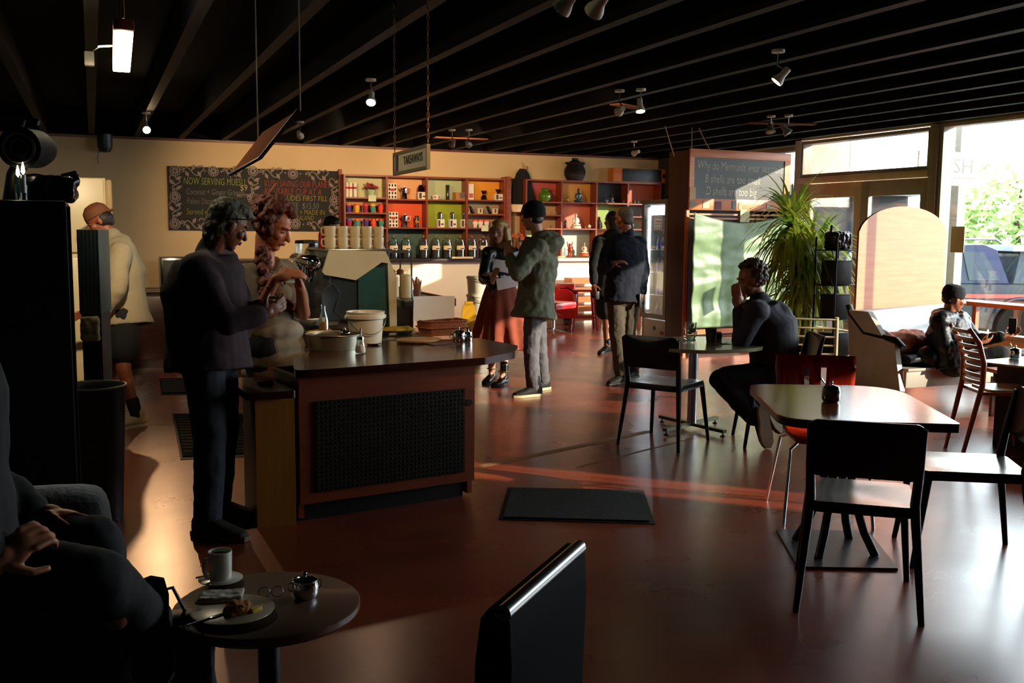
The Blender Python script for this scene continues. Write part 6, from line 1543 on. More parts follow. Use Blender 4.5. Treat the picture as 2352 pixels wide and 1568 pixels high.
spot('brightest orange-haloed spotlight over the seated man', 1785, 186, (2.9, 6.6, 0.6), 12, (1, 0.6, 0.35), 2.58, bulb=glow('halo_bulb', '#ffc090', 60), size=60)
spot('grey unlit spotlight, left of the pair by the notice cabinet', 1770, 302, (6.5, 8.5, 1.2), 0, warm, 2.62, big=True, r=0.05)
spot('grey unlit spotlight, right of the pair by the notice cabinet', 1810, 305, (8.0, 8.0, 0.9), 0, warm, 2.6, big=True, r=0.05)
spot('little spotlight far back near the brown cabinet', 1456, 352, (6.5, YW, 2.1), 25, warm, 2.62, bulb=m_bulb_w, size=80)
for k, (px, py, w, lab) in enumerate(((1058, 318, 0.75, 'thin plywood strip carrying the pair of lamps before the back wall'), (1440, 244, 0.42, 'short wooden strip carrying the small pair of lamps'), (1795, 284, 0.8, 'thin plywood strip carrying the grey lamps by the windows'))):
    p = atZ(px, py, BZ-0.008)
    o = MB().cbox((0, 0, 0), (w, 0.14, 0.014), 0.003).build('lamp_board', mat('dull_brown_strip', '#6c4026', 0.8, spec=0.1), loc=(p.x, p.y, BZ-0.0075), rot=(-0.05, 0.5, -0.25)[k]); tag(o, lab, 'board', 'wooden lamp boards')
# fluorescent work light hanging over the left
p = atZ(281, 115, 2.52)
pa, pb = atZ(282, 68, 2.52), atZ(277, 168, 2.44)
t = thing('hanging_work_light', 'bright white box-shaped work light hanging on a chain', 'lamp', (p.x, p.y, p.z))
d = (pb-pa); L_ = d.length; q = d.to_track_quat('Y', 'Z').to_matrix().to_4x4(); rr_ = q
b = MB(); b.M = rr_; b.cbox((0, 0, 0), (0.095, L_*0.9, 0.05), 0.008); b.build('light_diffuser', glow('white_diffuser', '#fff6d8', 24), t)
b = MB(); b.M = rr_; b.cbox((0, 0, 0.034), (0.1, L_*1.0, 0.016), 0.004); b.build('housing', mat('orange_housing', '#8a3c14', 0.5), t)
b = MB(); b.M = rr_; b.cbox((0, -L_*0.53, 0.0), (0.1, 0.05, 0.05), 0.006); b.build('end_cap', mat('orange_housing', '#8a3c14', 0.5), t)
top = atZ(279, -20, BZ)-p; a_ = (rr_ @ Vector((0, -L_*0.55, 0.03)))
MB().tube([a_, (a_+Vector((a_.x, a_.y, BZ-p.z)))/2, (a_.x, a_.y, BZ-p.z+0.2)], 0.006, 6).build('chain', mat('brass_chain', '#7a5a2c', 0.4, 0.8), t)
b2 = rr_ @ Vector((0, L_*0.45, 0.04)); MB().tube([b2, (b2.x, b2.y, BZ-p.z+0.2)], 0.003, 6).build('rear_wire', m_black, t)
s_ = atZ(205, 135, 2.62)-p
MB().tube([(-0.03, 0.05, 0.03), (-0.12, 0.06, 0.02), s_+Vector((0.02, 0, 0.05)), s_], 0.006, 6).build('power_cord', m_plastic_w, t)
MB().cbox(s_, (0.06, 0.06, 0.09), 0.008).build('plug', m_plastic_w, t)
l = bpy.data.lights.new('work_light_glow', 'POINT'); l.shadow_soft_size = 0.05; l.energy = 9; l.color = (1, 0.8, 0.5)
o = bpy.data.objects.new('work_light_glow', l); COL.objects.link(o); o.parent = t; o.location = (0, 0, -0.09)
l = bpy.data.lights.new('work_light_freezer_fill', 'SPOT'); l.energy = 260; l.color = (1, 0.78, 0.5); l.spot_size = math.radians(60); l.spot_blend = 0.8; l.shadow_soft_size = 0.05  # extra spot added at the lamp to brighten the freezer
o = bpy.data.objects.new('work_light_freezer_fill', l); COL.objects.link(o); o.parent = t; o.location = (0, 0.0, -0.08)
o.rotation_euler = (Vector(p)-Vector((-0.3, 9.0, 1.5))).to_track_quat('Z', 'Y').to_euler()
# takeaways sign on chains
pl, pr = atD(902, 352, 6.0), atD(980, 337, 5.3)
bl = atD(902, 403, 6.0)
t = thing('takeaways_sign', 'framed TAKEAWAYS sign hanging on two chains', 'sign', (pl.x, pl.y, bl.z), 0)
d = (pr-pl); d.z = 0; L_ = d.length; rz = math.atan2(d.y, d.x); t.rotation_euler.z = rz
H_ = pl.z-bl.z; m_sf = mat('grey_brown_sign_frame', '#7a6748', 0.6)
f = MB(); f.box(0, 0, 0, L_, 0.02, 0.018); f.box(0, 0, H_-0.018, L_, 0.02, H_); f.box(0, 0, 0.018, 0.018, 0.02, H_-0.018); f.box(L_-0.018, 0, 0.018, L_, 0.02, H_-0.018)
f.build('sign_frame', m_sf, t, smooth=False); MB().box(0.018, 0.005, 0.018, L_-0.018, 0.016, H_-0.018).build('sign_face', mat('grey_sign_face', '#d2c3a0', 0.7, var=0.08), t, smooth=False)
MB().box(0.05, 0.0035, 0.02, 0.12, 0.005, H_-0.02).build('picture', mat('mauve_picture', '#5a4048', 0.7, var=0.3, vscale=20), t)
text_mesh('TAKEAWAYS', H_*0.5, 'sign_lettering', mat('dark_letter_paint', '#2a1f18', 0.7), t, T(L_*0.60, 0.0035, H_*0.38) @ RX(PI/2), sx=1.05, align='CENTER', bold=0.0012)
for x, zt in ((0.01, BZ+0.15), (L_-0.01, BZ+0.15)):
    n = int((zt-pl.z)/0.028); ch = MB()
    for i in range(n):
        z = H_+0.012+i*0.028; a = (i % 2)*PI/2
        ch.M = T(x, 0.01, z) @ RZ(a) @ RX(PI/2)
        ch.tube([(0.006*math.cos(u), 0.017*math.sin(u), 0) for u in [k*PI/4 for k in range(8)]], 0.0022, 5, closed=True)
    ch.build('chain', mat('brass_chain', '#7a5a2c', 0.4, 0.8), t)
# big tilted brown board
A, B, C_, D_ = atD(532, 404, 5.2), atD(610, 378, 5.05), atD(690, 258, 4.85), atD(600, 332, 5.3)
A, B, C_ = atD(532, 404, 5.3), atD(602, 365, 4.9), atD(690, 255, 4.6)
D_ = A+(C_-B)*1.0
t = thing('hanging_board', 'brown hardboard panel hanging edge-on from thin cords', 'board', B)
nrm = (C_-B).cross(A-B).normalized()*0.012
MB().loft([[p-B+o_ for p in (A, B, C_, D_)] for o_ in (nrm*0, nrm)]).build('panel', mat('warm_hardboard', '#8a4418', 0.9, var=0.08, spec=0.08), t, smooth=False)
MB().tube([p-B+nrm*1.05 for p in (A, B, C_)], 0.008, 6).build('black_edge', m_black, t)
for p in (C_, A.lerp(D_, 0.8)): MB().tube([p-B, Vector((p.x-B.x+0.0, p.y-B.y, BZ+0.2-B.z))], 0.003, 5).build('cord', mat('pale_cord', '#a08a60', 0.7), t)
# ================================================================== PEOPLE
from mathutils import noise as mnoise
m_skin = mat('warm_skin', '#a8684a', 0.5, var=0.06, vscale=20); m_skind = mat('tanned_skin', '#8a4c30', 0.5, var=0.06); m_skinp = mat('pale_skin', '#c08a70', 0.5, var=0.05)
m_eye = mat('eye_dark', '#1a100c', 0.2); m_lip = mat('lips', '#8a3c34', 0.5)
def jp(px, py, D): return atD(px, py, D)
def frame(fwd, up=(0, 0, 1)):
    f = Vector(fwd).normalized(); u = Vector(up)
    r = f.cross(u).normalized(); u = r.cross(f)
    return Matrix(((r.x, f.x, u.x, 0), (r.y, f.y, u.y, 0), (r.z, f.z, u.z, 0), (0, 0, 0, 1)))
def hand(mb, wr, d, pn, curl=0.8, thumb=1, s=1.0):
    d = Vector(d).normalized(); pn = Vector(pn); pn = (pn-d*pn.dot(d)).normalized(); lat = d.cross(pn)
    R = Matrix(((lat.x, d.x, pn.x, 0), (lat.y, d.y, pn.y, 0), (lat.z, d.z, pn.z, 0), (0, 0, 0, 1)))
    mb.ell(wr+d*0.048*s, (0.039*s, 0.05*s, 0.0155*s), R); mb.cap(wr, wr+d*0.03*s, 0.026*s, 0.026*s)
    for off, L in ((-0.029, 0.8), (-0.010, 0.95), (0.010, 1.0), (0.029, 0.9)):
        p = wr+d*0.086*s+lat*off*s*thumb
        for k, (a, l, r) in enumerate(((0.35, 0.042, 0.0088), (0.95, 0.026, 0.0080), (1.4, 0.021, 0.0072))):
            q = d*math.cos(a*curl)+pn*math.sin(a*curl)
            e = p+q*l*L*s; mb.cap(p, e, r*s, r*0.92*s, 8); p = e
    p = wr+d*0.025*s+lat*0.03*s*thumb
    q = (d*0.6+lat*0.75*thumb+pn*0.35).normalized(); e = p+q*0.045*s; mb.cap(p, e, 0.012*s, 0.010*s, 8)
    q = (d*0.9+lat*0.25*thumb+pn*0.5).normalized(); mb.cap(e, e+q*0.032*s, 0.0095*s, 0.008*s, 8)
def person(label, base, J, look, skin=m_skin, s=1.0, torso_w=1.0, hands=(), face=True, name='person', brow='#2a1a10', voxel=0.0075):
    base = Vector((base[0], base[1], 0))
    root = thing(name, label, 'person', base)
    K = {k: (v-base) for k, v in J.items()}
    mb = MB()
    up = (K['head']-K['neck']).normalized()*0.5+Vector((0, 0, 1))
    F = frame(look, up); H = T(*K['head']) @ F @ Matrix.Scale(s, 4)
    mb.M = H
    mb.ell((0, -0.012, 0.03), (0.076, 0.094, 0.096)); mb.ell((0, 0.018, -0.03), (0.061, 0.074, 0.078)); mb.ell((0, 0.052, -0.088), (0.032, 0.03, 0.024))
    mb.cap((0, 0.086, 0.012), (0, 0.106, -0.022), 0.009, 0.0145, 10); mb.ell((0, 0.07, 0.034), (0.05, 0.02, 0.011)); mb.ell((0, 0.082, -0.056), (0.023, 0.013, 0.011))
    for q in (-1, 1):
        mb.ell((q*0.077, -0.008, -0.008), (0.010, 0.02, 0.032)); mb.ell((q*0.04, 0.055, -0.02), (0.024, 0.026, 0.024))
    mb.M = Matrix.Identity(4)
    mb.cap(K['neck']-Vector((0, 0, 0.02)), (H @ Vector((0, -0.02, -0.06))), 0.056*s, 0.052*s)
    add_torso(mb, K, -0.01, 0.0, s, torso_w, torso_w)
    for q in 'RL':
        mb.cap(K['sh'+q], K['el'+q], 0.048*s, 0.038*s); mb.cap(K['el'+q], K['wr'+q], 0.038*s, 0.026*s)
        mb.cap(K['hip'+q], K['kn'+q], 0.083*s, 0.055*s); mb.cap(K['kn'+q], K['an'+q], 0.055*s, 0.036*s)
        c = K['kn'+q].lerp(K['an'+q], 0.3); mb.ell(c, (0.052*s, 0.055*s, 0.09*s))
        mb.cap(K['an'+q], K['an'+q].lerp(K['toe'+q], 0.2)-Vector((0, 0, 0.01)), 0.03*s, 0.02*s)
    for (q, d, pn, curl, th) in hands: hand(mb, K['wr'+q], d, pn, curl, th, s)
    body = melt(mb.build('body', skin, root), voxel, 2)
    if face:
        for q in (-1, 1):
            e = MB(); e.M = H; e.ell((q*0.031, 0.0665, 0.008), (0.013, 0.0115, 0.006), seg=12, rg=8); eo = e.build('eye', mat('eye_white', '#8c7c6c', 0.35), root)
            e = MB(); e.M = H; e.ell((q*0.031, 0.0772, 0.008), (0.006, 0.003, 0.006), seg=10, rg=6); e.build('iris', m_eye, eo)
            e = MB(); e.M = H; e.tube([(q*0.014, 0.0875, 0.03), (q*0.032, 0.084, 0.036), (q*0.05, 0.071, 0.03)], 0.0045, 6, flat=0.5); e.build('eyebrow', mat('brow_'+brow.strip('#'), brow, 0.9), root)
        e = MB(); e.M = H; e.ell((0, 0.0935, -0.051), (0.021, 0.006, 0.0045)); e.ell((0, 0.093, -0.060), (0.018, 0.006, 0.005)); e.build('mouth', m_lip, root)
    return root, K, H
def add_torso(mb, K, e, hem, s=1.0, wx=1.0, wy=1.0, hemw=1.0):
    P, C, N = K['pelvis'], K['chest'], K['neck']
    S = (K['shR']+K['shL'])/2
    xh = (K['hipR']-K['hipL']).normalized(); xs = (K['shR']-K['shL']).normalized()
    W = P.lerp(C, 0.5)
    pts = [(P, 0.162, 0.115, xh), (W, 0.142, 0.108, (xh+xs).normalized()), (C, 0.165, 0.12, xs), (S.lerp(N, 0.15), 0.165, 0.088, xs), (S.lerp(N, 0.75), 0.085, 0.068, xs)]
    if hem > 0:
        d = (P-W).normalized(); pts.insert(0, (P+d*hem, 0.17*hemw, 0.125*hemw, xh))
    rings = []
    for i, (c, rx, ry, x) in enumerate(pts):
        a = pts[max(0, i-1)][0]; b = pts[min(len(pts)-1, i+1)][0]
        u = (b-a).normalized(); y = u.cross(x).normalized(); x2 = y.cross(u)
        rings.append([c+x2*math.cos(t)*(rx*s*wx+e)+y*math.sin(t)*(ry*s*wy+e) for t in [2*PI*k/24 for k in range(24)]])
    mb.loft(rings)
    mb.cap(K['shR'], K['shL'], (0.055*s+e), (0.055*s+e))
def garment(name, m, root, build, voxel=0.01, disp=0.014, dscale=0.12, smooth=4):
    mb = MB(); build(mb)
    return melt(mb.build(name, m, root), voxel, smooth, disp, dscale)
def shoe(root, K, q, m, m_sole, s=1.0, high=0.0, name='shoe'):
    an, toe = K['an'+q], K['toe'+q]
    d = (toe-an); d2 = Vector((d.x, d.y, 0))
    fd = d.normalized(); up = Vector((0, 0, 1)) if abs(fd.z) < 0.6 else Vector((-fd.x, -fd.y, 0)).normalized()
    R = frame(fd-Vector((0, 0, fd.z*0.0)), up) if abs(fd.z) > 0.6 else frame((d.x, d.y, 0))
    M = T(*an) @ R @ Matrix.Scale(s, 4)
    zb = -an.z/s+0.002 if abs(fd.z) <= 0.6 else -0.085
    b = MB(); b.M = M
    def rg(y, w, z0, z1): return [Vector((w*math.copysign(abs(math.cos(t))**0.8, math.cos(t)), y, (z0+z1)/2+(z1-z0)/2*math.copysign(abs(math.sin(t))**0.8, math.sin(t)))) for t in [2*PI*k/14 for k in range(14)]]
    b.loft([rg(y, w, zb+0.012, z1) for y, w, z1 in ((-0.075, 0.02, zb+0.06), (-0.065, 0.034, zb+0.09), (-0.02, 0.039, zb+0.10), (0.04, 0.042, zb+0.085), (0.1, 0.047, zb+0.062), (0.15, 0.044, zb+0.05), (0.185, 0.03, zb+0.04), (0.195, 0.012, zb+0.03))])
    b.cap((0, -0.02, zb+0.07), (0, -0.02, zb+0.10+high), 0.043, 0.046)
    sh = melt(b.build(name, m, root), 0.006, 2)
    so = MB(); so.M = M
    P = [(-0.0, -0.085), (0.03, -0.075), (0.04, -0.03), (0.038, 0.03), (0.05, 0.1), (0.046, 0.16), (0.02, 0.2), (-0.02, 0.2), (-0.046, 0.16), (-0.05, 0.1), (-0.038, 0.03), (-0.04, -0.03), (-0.03, -0.075)]
    so.prism(P, zb, zb+0.022); so.build('sole', m_sole, sh)
    return sh
def legs_g(K, r, s=1.0, to=1.0, e=0.02):
    def f(mb):
        xh = (K['hipR']-K['hipL']).normalized(); P = K['pelvis']; up = (K['chest']-P).normalized()
        mb.cap(P+xh*0.06*s, P-xh*0.06*s, (0.115*s+e), (0.115*s+e)); mb.cap(P+up*0.08*s+xh*0.05*s, P+up*0.08*s-xh*0.05*s, 0.11*s+e*0.6, 0.11*s+e*0.6)
        for q in 'RL':
            mb.cap(K['hip'+q], K['kn'+q] if to > 0 else K['hip'+q].lerp(K['kn'+q], 0.68), r[0], r[1])
            if to > 0: mb.cap(K['kn'+q], K['kn'+q].lerp(K['an'+q], to), r[1], r[2])
    return f
m_sole_w = mat('off_white_sole', '#b8a888', 0.7); m_sole_b = mat('black_sole', '#100e0c', 0.7); m_hair_d = mat('dark_hair', '#1c120a', 0.55, var=0.4, vscale=60, bump=0.5, bscale=80)

# ---- 1 the standing customer at the left of the counter
D = 5.2
J = dict(head=jp(524, 518, 5.2), neck=jp(478, 582, 5.2), chest=jp(470, 680, 5.2), pelvis=jp(478, 815, 5.2),
         shR=jp(452, 618, 5.0), shL=jp(512, 606, 5.42), elR=jp(520, 738, 4.95), elL=jp(560, 728, 5.45), wrR=jp(603, 722, 5.05), wrL=jp(608, 706, 5.32),
         hipR=jp(468, 830, 5.1), hipL=jp(500, 826, 5.3), knR=jp(482, 1010, 5.05), knL=jp(512, 990, 5.3), anR=jp(478, 1188, 5.0), anL=jp(500, 1148, 5.32), toeR=jp(560, 1205, 4.93), toeL=jp(560, 1158, 5.3))
for k in ('toeR', 'toeL'): J[k].z = 0.045
J['anR'].z = J['anL'].z = 0.09
b0 = J['pelvis']
root, K, H = person('grey-haired man in dark maroon shirt and jeans leaning at the counter', b0, J, (0.86, 0.25, -0.42), m_skind, 1.05, 1.2,
                    hands=(('R', (0.8, 0.2, 0.35), (-0.2, 0.8, 0.2), 0.8, 1), ('L', (0.8, -0.3, 0.2), (-0.2, -0.6, -0.4), 0.8, -1)), brow='#6a6050', voxel=0.005)
def f(mb):
    add_torso(mb, K, 0.035, 0.08, 1.05, 1.25, 1.45, 0.98)
    for q in 'RL': mb.cap(K['sh'+q], K['el'+q], 0.085, 0.072); mb.cap(K['el'+q], K['el'+q].lerp(K['wr'+q], 0.8), 0.07, 0.062)
    mb.cap(K['neck'], K['neck']+Vector((0.01, 0, 0.03)), 0.072, 0.068)
garment('shirt', mat('dark_maroon_corduroy', '#2a0c16', 0.9, var=0.3, vscale=8), root, f, 0.011, 0.022, 0.14)
garment('jeans', mat('dark_blue_denim', '#141c28', 0.85, var=0.35, vscale=10), root, legs_g(K, (0.11, 0.085, 0.072), 1.05, 0.97, 0.03), 0.011, 0.02, 0.1)
for q in 'RL': shoe(root, K, q, mat('grey_brown_suede', '#241c14', 0.8), mat('tan_sole', '#5c4a2c', 0.7), 1.15, 0.05, 'boot')
def f(mb):
    mb.M = H; mb.ell((0, -0.03, 0.042), (0.087, 0.092, 0.095)); mb.ell((0, -0.055, -0.02), (0.08, 0.06, 0.07)); mb.ell((0, 0.02, 0.09), (0.07, 0.07, 0.045)); mb.ell((0, 0.06, 0.088), (0.05, 0.03, 0.026)); mb.ell((0, -0.07, -0.07), (0.05, 0.03, 0.05))
garment('hair', mat('grey_hair', '#5c5440', 0.7, var=0.5, vscale=50, bump=0.8, bscale=70), root, f, 0.008, 0.02, 0.03, 2)
g = MB(); g.M = H @ T(0, 0.0, 0.012) @ RX(0.15)
g.tube([(-0.085, -0.04, 0.02), (-0.087, 0.03, 0.04), (-0.06, 0.088, 0.055), (0, 0.1, 0.058), (0.06, 0.088, 0.055), (0.087, 0.03, 0.04), (0.085, -0.04, 0.02)], 0.004, 6)
g.build('spectacles', m_black, root)
o = MB(); o.ell((0, 0, 0), (0.06, 0.045, 0.03)); o = melt(o.build('paper_slip', m_paper, loc=jp(615, 700, 5.12)), 0.008, 1, 0.03, 0.03); tag(o, 'crumpled white paper in the hands of the maroon-shirted man', 'paper')

# ---- 2 the curly-haired barista
J = dict(head=jp(627, 522, 5.82), neck=jp(607, 603, 5.86), chest=jp(612, 680, 5.88), pelvis=jp(622, 800, 5.90),
         shR=jp(567, 632, 5.74), shL=jp(662, 624, 6.09), elR=jp(585, 735, 5.59), elL=jp(697, 720, 5.95), wrR=jp(633, 640, 5.49), wrL=jp(690, 662, 5.64),
         hipR=jp(597, 815, 5.85), hipL=jp(640, 812, 6.00), knR=jp(600, 980, 5.85), knL=jp(636, 975, 6.00), anR=jp(600, 1115, 5.88), anL=jp(636, 1100, 6.02), toeR=jp(630, 1140, 5.80), toeL=jp(665, 1128, 5.95))
for k in ('toeR', 'toeL'): J[k].z = 0.045
J['anR'].z = J['anL'].z = 0.09
sh_v = Vector((-0.03, 0.05, 0))
root, K, H = person('barista woman with red curly hair and grey top behind the counter', J['pelvis'], J, (0.72, -0.42, -0.42), mat('freckled_skin', '#b06a4a', 0.5, var=0.08), 1.09, 1.0,
                    hands=(('R', (0.9, 0.0, 0.25), (0.1, 0.5, -0.8), 0.75, 1), ('L', (-0.35, -0.3, 0.8), (-0.7, -0.2, -0.3), 1.1, -1)), brow='#4a2414', voxel=0.005)
def f(mb):
    add_torso(mb, K, 0.012, 0.1, 1.06, 1.0, 1.02)
    for q in 'RL': mb.cap(K['sh'+q], K['sh'+q].lerp(K['el'+q], 0.72), 0.068, 0.062)
    mb.ell(K['chest']+Vector((0.06, -0.1, 0.02)), (0.07, 0.06, 0.07)); mb.ell(K['chest']+Vector((0.13, -0.03, 0.02)), (0.06, 0.06, 0.07))
garment('tee_shirt', mat('taupe_jersey', '#6c5e4c', 0.9, var=0.08), root, f, 0.009, 0.014, 0.1)
def f(mb):
    mb.M = Matrix.Identity(4)
    for k in range(8):
        u = k/7; mb.ell(K['pelvis'].lerp(K['pelvis']+Vector((0.02, -0.02, -0.45)), u)+Vector((0.01, 0, 0.1*(1-u))), (0.19+0.02*u, 0.16+0.02*u, 0.09))
garment('apron_skirt', mat('grey_beige_linen', '#8a8272', 0.9, var=0.1), root, f, 0.012, 0.03, 0.15)
garment('trousers', mat('black_cloth', '#0a0a0b', 0.9), root, legs_g(K, (0.09, 0.07, 0.06), 1, 0.97), 0.012, 0.01)
for q in 'RL': shoe(root, K, q, m_black, m_sole_b)
m_ginger = mat('red_curly_hair', '#5c240c', 0.65, var=0.5, vscale=40, bump=0.8, bscale=60)
def curls(mb, H, n, R, c, rr=(0.014, 0.026), cond=None):
    rnd = random.Random(n)
    for _ in range(n):
        u = rnd.uniform(-1, 1); a = rnd.uniform(0, 2*PI); w = math.sqrt(1-u*u)
        p = Vector((R[0]*w*math.cos(a), R[1]*w*math.sin(a), R[2]*u))
        if cond and not cond(p): continue
        mb.ell(Vector(c)+p, rnd.uniform(*rr), seg=8, rg=6)
def f(mb):
    mb.M = H; mb.ell((0, -0.03, 0.045), (0.088, 0.092, 0.096)); mb.ell((0, -0.03, 0.1), (0.07, 0.07, 0.045))
    curls(mb, H, 200, (0.1, 0.105, 0.1), (0, -0.025, 0.055), (0.018, 0.03), lambda p: p.y < 0.045 or p.z > 0.05)
    curls(mb, H, 60, (0.05, 0.05, 0.05), (-0.05, -0.12, 0.07), (0.014, 0.024))
    mb.M = Matrix.Identity(4)
    rnd = random.Random(3)
    for k in range(46):
        u = k/45; p = (H @ Vector((-0.05, -0.07, -0.02))).lerp(K['shR']+Vector((0.07, -0.13, -0.13)), u)
        mb.ell(p+Vector((rnd.uniform(-0.03, 0.03), rnd.uniform(-0.03, 0.03), rnd.uniform(-0.01, 0.01))), rnd.uniform(0.026, 0.04)*(1-0.4*u), seg=8, rg=6)
garment('hair', m_ginger, root, f, 0.007, 0.02, 0.02, 1)
g = MB(); g.M = H @ T(-0.05, -0.12, 0.12) @ RY(-0.5); g.cap((0, 0, -0.06), (0, 0, 0.09), 0.005, 0.004); g.build('hair_stick', mat('orange_wood_stick', '#a85a20', 0.5), root)
g = MB(); q = K['neck']+Vector((0.07, -0.085, -0.03)); g.tube([K['neck']+Vector((-0.05, -0.06, 0.0)), K['chest']+Vector((0.08, -0.155, 0.1)), K['neck']+Vector((0.1, 0.0, 0.0))], 0.002, 5); g.ell(K['chest']+Vector((0.082, -0.158, 0.09)), (0.008, 0.006, 0.016)); g.build('necklace', mat('bronze_chain', '#6a4a20', 0.4, 0.8), root)
g = MB(); g.tube([K['wrR']-(K['wrR']-K['elR']).normalized()*0.05+Vector((0.03*math.cos(a), 0.03*math.sin(a), 0.006*math.cos(a))) for a in [k*PI/8 for k in range(16)]], 0.004, 6, closed=True); g.build('bracelet', m_black, root)
o = MB().cbox((0, 0, 0), (0.05, 0.004, 0.045), 0.001).build('order_ticket', mat('pale_green_card', '#c9d6ac', 0.8), loc=jp(668, 640, 5.52), rot=0.4); tag(o, 'small green-white ticket held in the hands of the barista', 'paper')

# ---- 3 staff member in hoodie and backwards cap
J = dict(head=jp(228, 508, 7.78), neck=jp(256, 552, 7.8), chest=jp(276, 625, 7.8), pelvis=jp(285, 718, 7.8),
         shL=jp(276, 580, 7.6), shR=jp(262, 578, 7.98), elL=jp(268, 668, 7.5), elR=jp(240, 662, 7.98), wrL=jp(236, 722, 7.52), wrR=jp(212, 715, 7.9),
         hipL=jp(286, 725, 7.7), hipR=jp(280, 725, 7.92), knL=jp(284, 848, 7.65), knR=jp(258, 846, 7.95), anL=jp(313, 948, 7.72), anR=jp(262, 944, 8.0), toeL=jp(275, 968, 7.62), toeR=jp(228, 960, 7.9))
for k in ('toeR', 'toeL'): J[k].z = 0.045
J['anR'].z = J['anL'].z = 0.09
root, K, H = person('young staff member in backwards cap, grey hoodie and black shorts', J['pelvis'], J, (-0.75, 0.05, -0.45), m_skind, 1.0, 1.0,
                    hands=(('L', (-0.8, -0.1, -0.3), (0.1, 0.6, -0.4), 0.7, -1), ('R', (-0.8, 0, -0.2), (0, -0.7, -0.3), 0.7, 1)))
def f(mb):
    add_torso(mb, K, 0.035, 0.1, 1.0, 1.1, 1.3, 1.1)
    for q in 'RL': mb.cap(K['sh'+q], K['el'+q], 0.085, 0.075); mb.cap(K['el'+q], K['el'+q].lerp(K['wr'+q], 0.85), 0.072, 0.055)
    mb.ell(K['neck']+Vector((0.05, -0.01, -0.0)), (0.1, 0.1, 0.055)); mb.cap(K['neck'], K['neck']+Vector((0, 0, 0.03)), 0.085, 0.075)
garment('hoodie', mat('oatmeal_fleece', '#94876c', 0.95, var=0.08), root, f, 0.011, 0.025, 0.14)
garment('shorts', mat('black_cloth', '#0a0a0b', 0.9), root, legs_g(K, (0.12, 0.11, 0.0), 1.0, 0.0, 0.025), 0.012, 0.015)
for q in 'RL':
    shoe(root, K, q, mat('cream_leather_trainer', '#b89c6c', 0.6), m_sole_w, 1.05)
    garment('sock', mat('black_sock', '#0c0c0d', 0.95), root, lambda mb: mb.cap(K['an'+q], K['an'+q].lerp(K['kn'+q], 0.32), 0.045, 0.052), 0.008, 0)
def f(mb): mb.M = H; mb.ell((0, -0.03, 0.0), (0.083, 0.085, 0.07)); mb.ell((0, -0.06, -0.03), (0.07, 0.045, 0.05)); mb.ell((0, 0.055, 0.05), (0.055, 0.03, 0.025))
garment('hair', m_hair_d, root, f, 0.008, 0.01, 0.03, 2)
def f(mb): mb.M = H; mb.lathe([(0.094, 0.035), (0.096, 0.05), (0.085, 0.1), (0.05, 0.135), (0, 0.145), (0, 0.035)], seg=28, sy=1.08, c=(0, -0.012, 0)); mb.ell((0, -0.118, 0.028), (0.05, 0.028, 0.01))
garment('cap', mat('brown_orange_cap', '#6a3c20', 0.8, var=0.1), root, f, 0.006, 0, 0.1, 6)

# ---- 4 blonde woman with papers
J = dict(head=jp(1147, 533, 10.05), neck=jp(1154, 566, 10.12), chest=jp(1152, 606, 10.12), pelvis=jp(1150, 682, 10.12),
         shR=jp(1120, 582, 9.98), shL=jp(1184, 584, 10.28), elR=jp(1110, 640, 9.9), elL=jp(1182, 640, 10.1), wrR=jp(1130, 648, 9.72), wrL=jp(1140, 636, 9.82),
         hipR=jp(1132, 690, 10.05), hipL=jp(1166, 690, 10.2), knR=jp(1128, 780, 10.0), knL=jp(1160, 782, 10.1), anR=jp(1130, 858, 10.15), anL=jp(1156, 862, 9.95), toeR=jp(1115, 864, 10.0), toeL=jp(1130, 872, 9.78))
for k in ('toeR', 'toeL'): J[k].z = 0.045
J['anR'].z = J['anL'].z = 0.11
root, K, H = person('smiling blonde woman in black jacket and rust skirt holding papers', J['pelvis'], J, (-0.68, -0.62, -0.12), m_skinp, 0.98, 0.92,
                    hands=(('R', (0.1, -0.3, 0.8), (0.6, 0.3, 0), 0.9, 1), ('L', (-0.7, -0.2, 0.3), (0, 0.2, -0.8), 0.8, -1)), brow='#6a4a20')
def f(mb):
    add_torso(mb, K, 0.018, 0.02, 0.98, 1.0, 1.0)
    for q in 'RL': mb.cap(K['sh'+q], K['el'+q], 0.066, 0.055); mb.cap(K['el'+q], K['el'+q].lerp(K['wr'+q], 0.88), 0.054, 0.045)
    mb.ell(K['chest']+Vector((-0.09, -0.07, 0.01)), (0.06, 0.06, 0.06)); mb.ell(K['chest']+Vector((0.02, -0.11, 0.01)), (0.06, 0.06, 0.06))
garment('leather_jacket', mat('black_soft_leather', '#0c0d0f', 0.3, bump=0.3, bscale=40), root, f, 0.01, 0.02, 0.07)
sk = MB(); R = []
ztop = K['pelvis'].z+0.12; zbot = 0.33
for k in range(12):
    u = k/11; r = 0.15+0.18*u**0.8; z = ztop+(zbot-ztop)*u
    R.append([Vector((K['pelvis'].x+(r*(1+0.13*u*math.sin(11*t)))*math.cos(t)+0.03*u, K['pelvis'].y+(r*0.85*(1+0.13*u*math.sin(11*t)))*math.sin(t), z+0.02*u*math.sin(3*t))) for t in [2*PI*i/88 for i in range(88)]])
sk.loft(R); sk.build('skirt', mat('rust_corduroy', '#8c3e24', 0.85, var=0.15, vscale=14, bump=0.2), root)
m_boot = mat('black_boot_leather', '#100f0e', 0.2, coat=0.5)
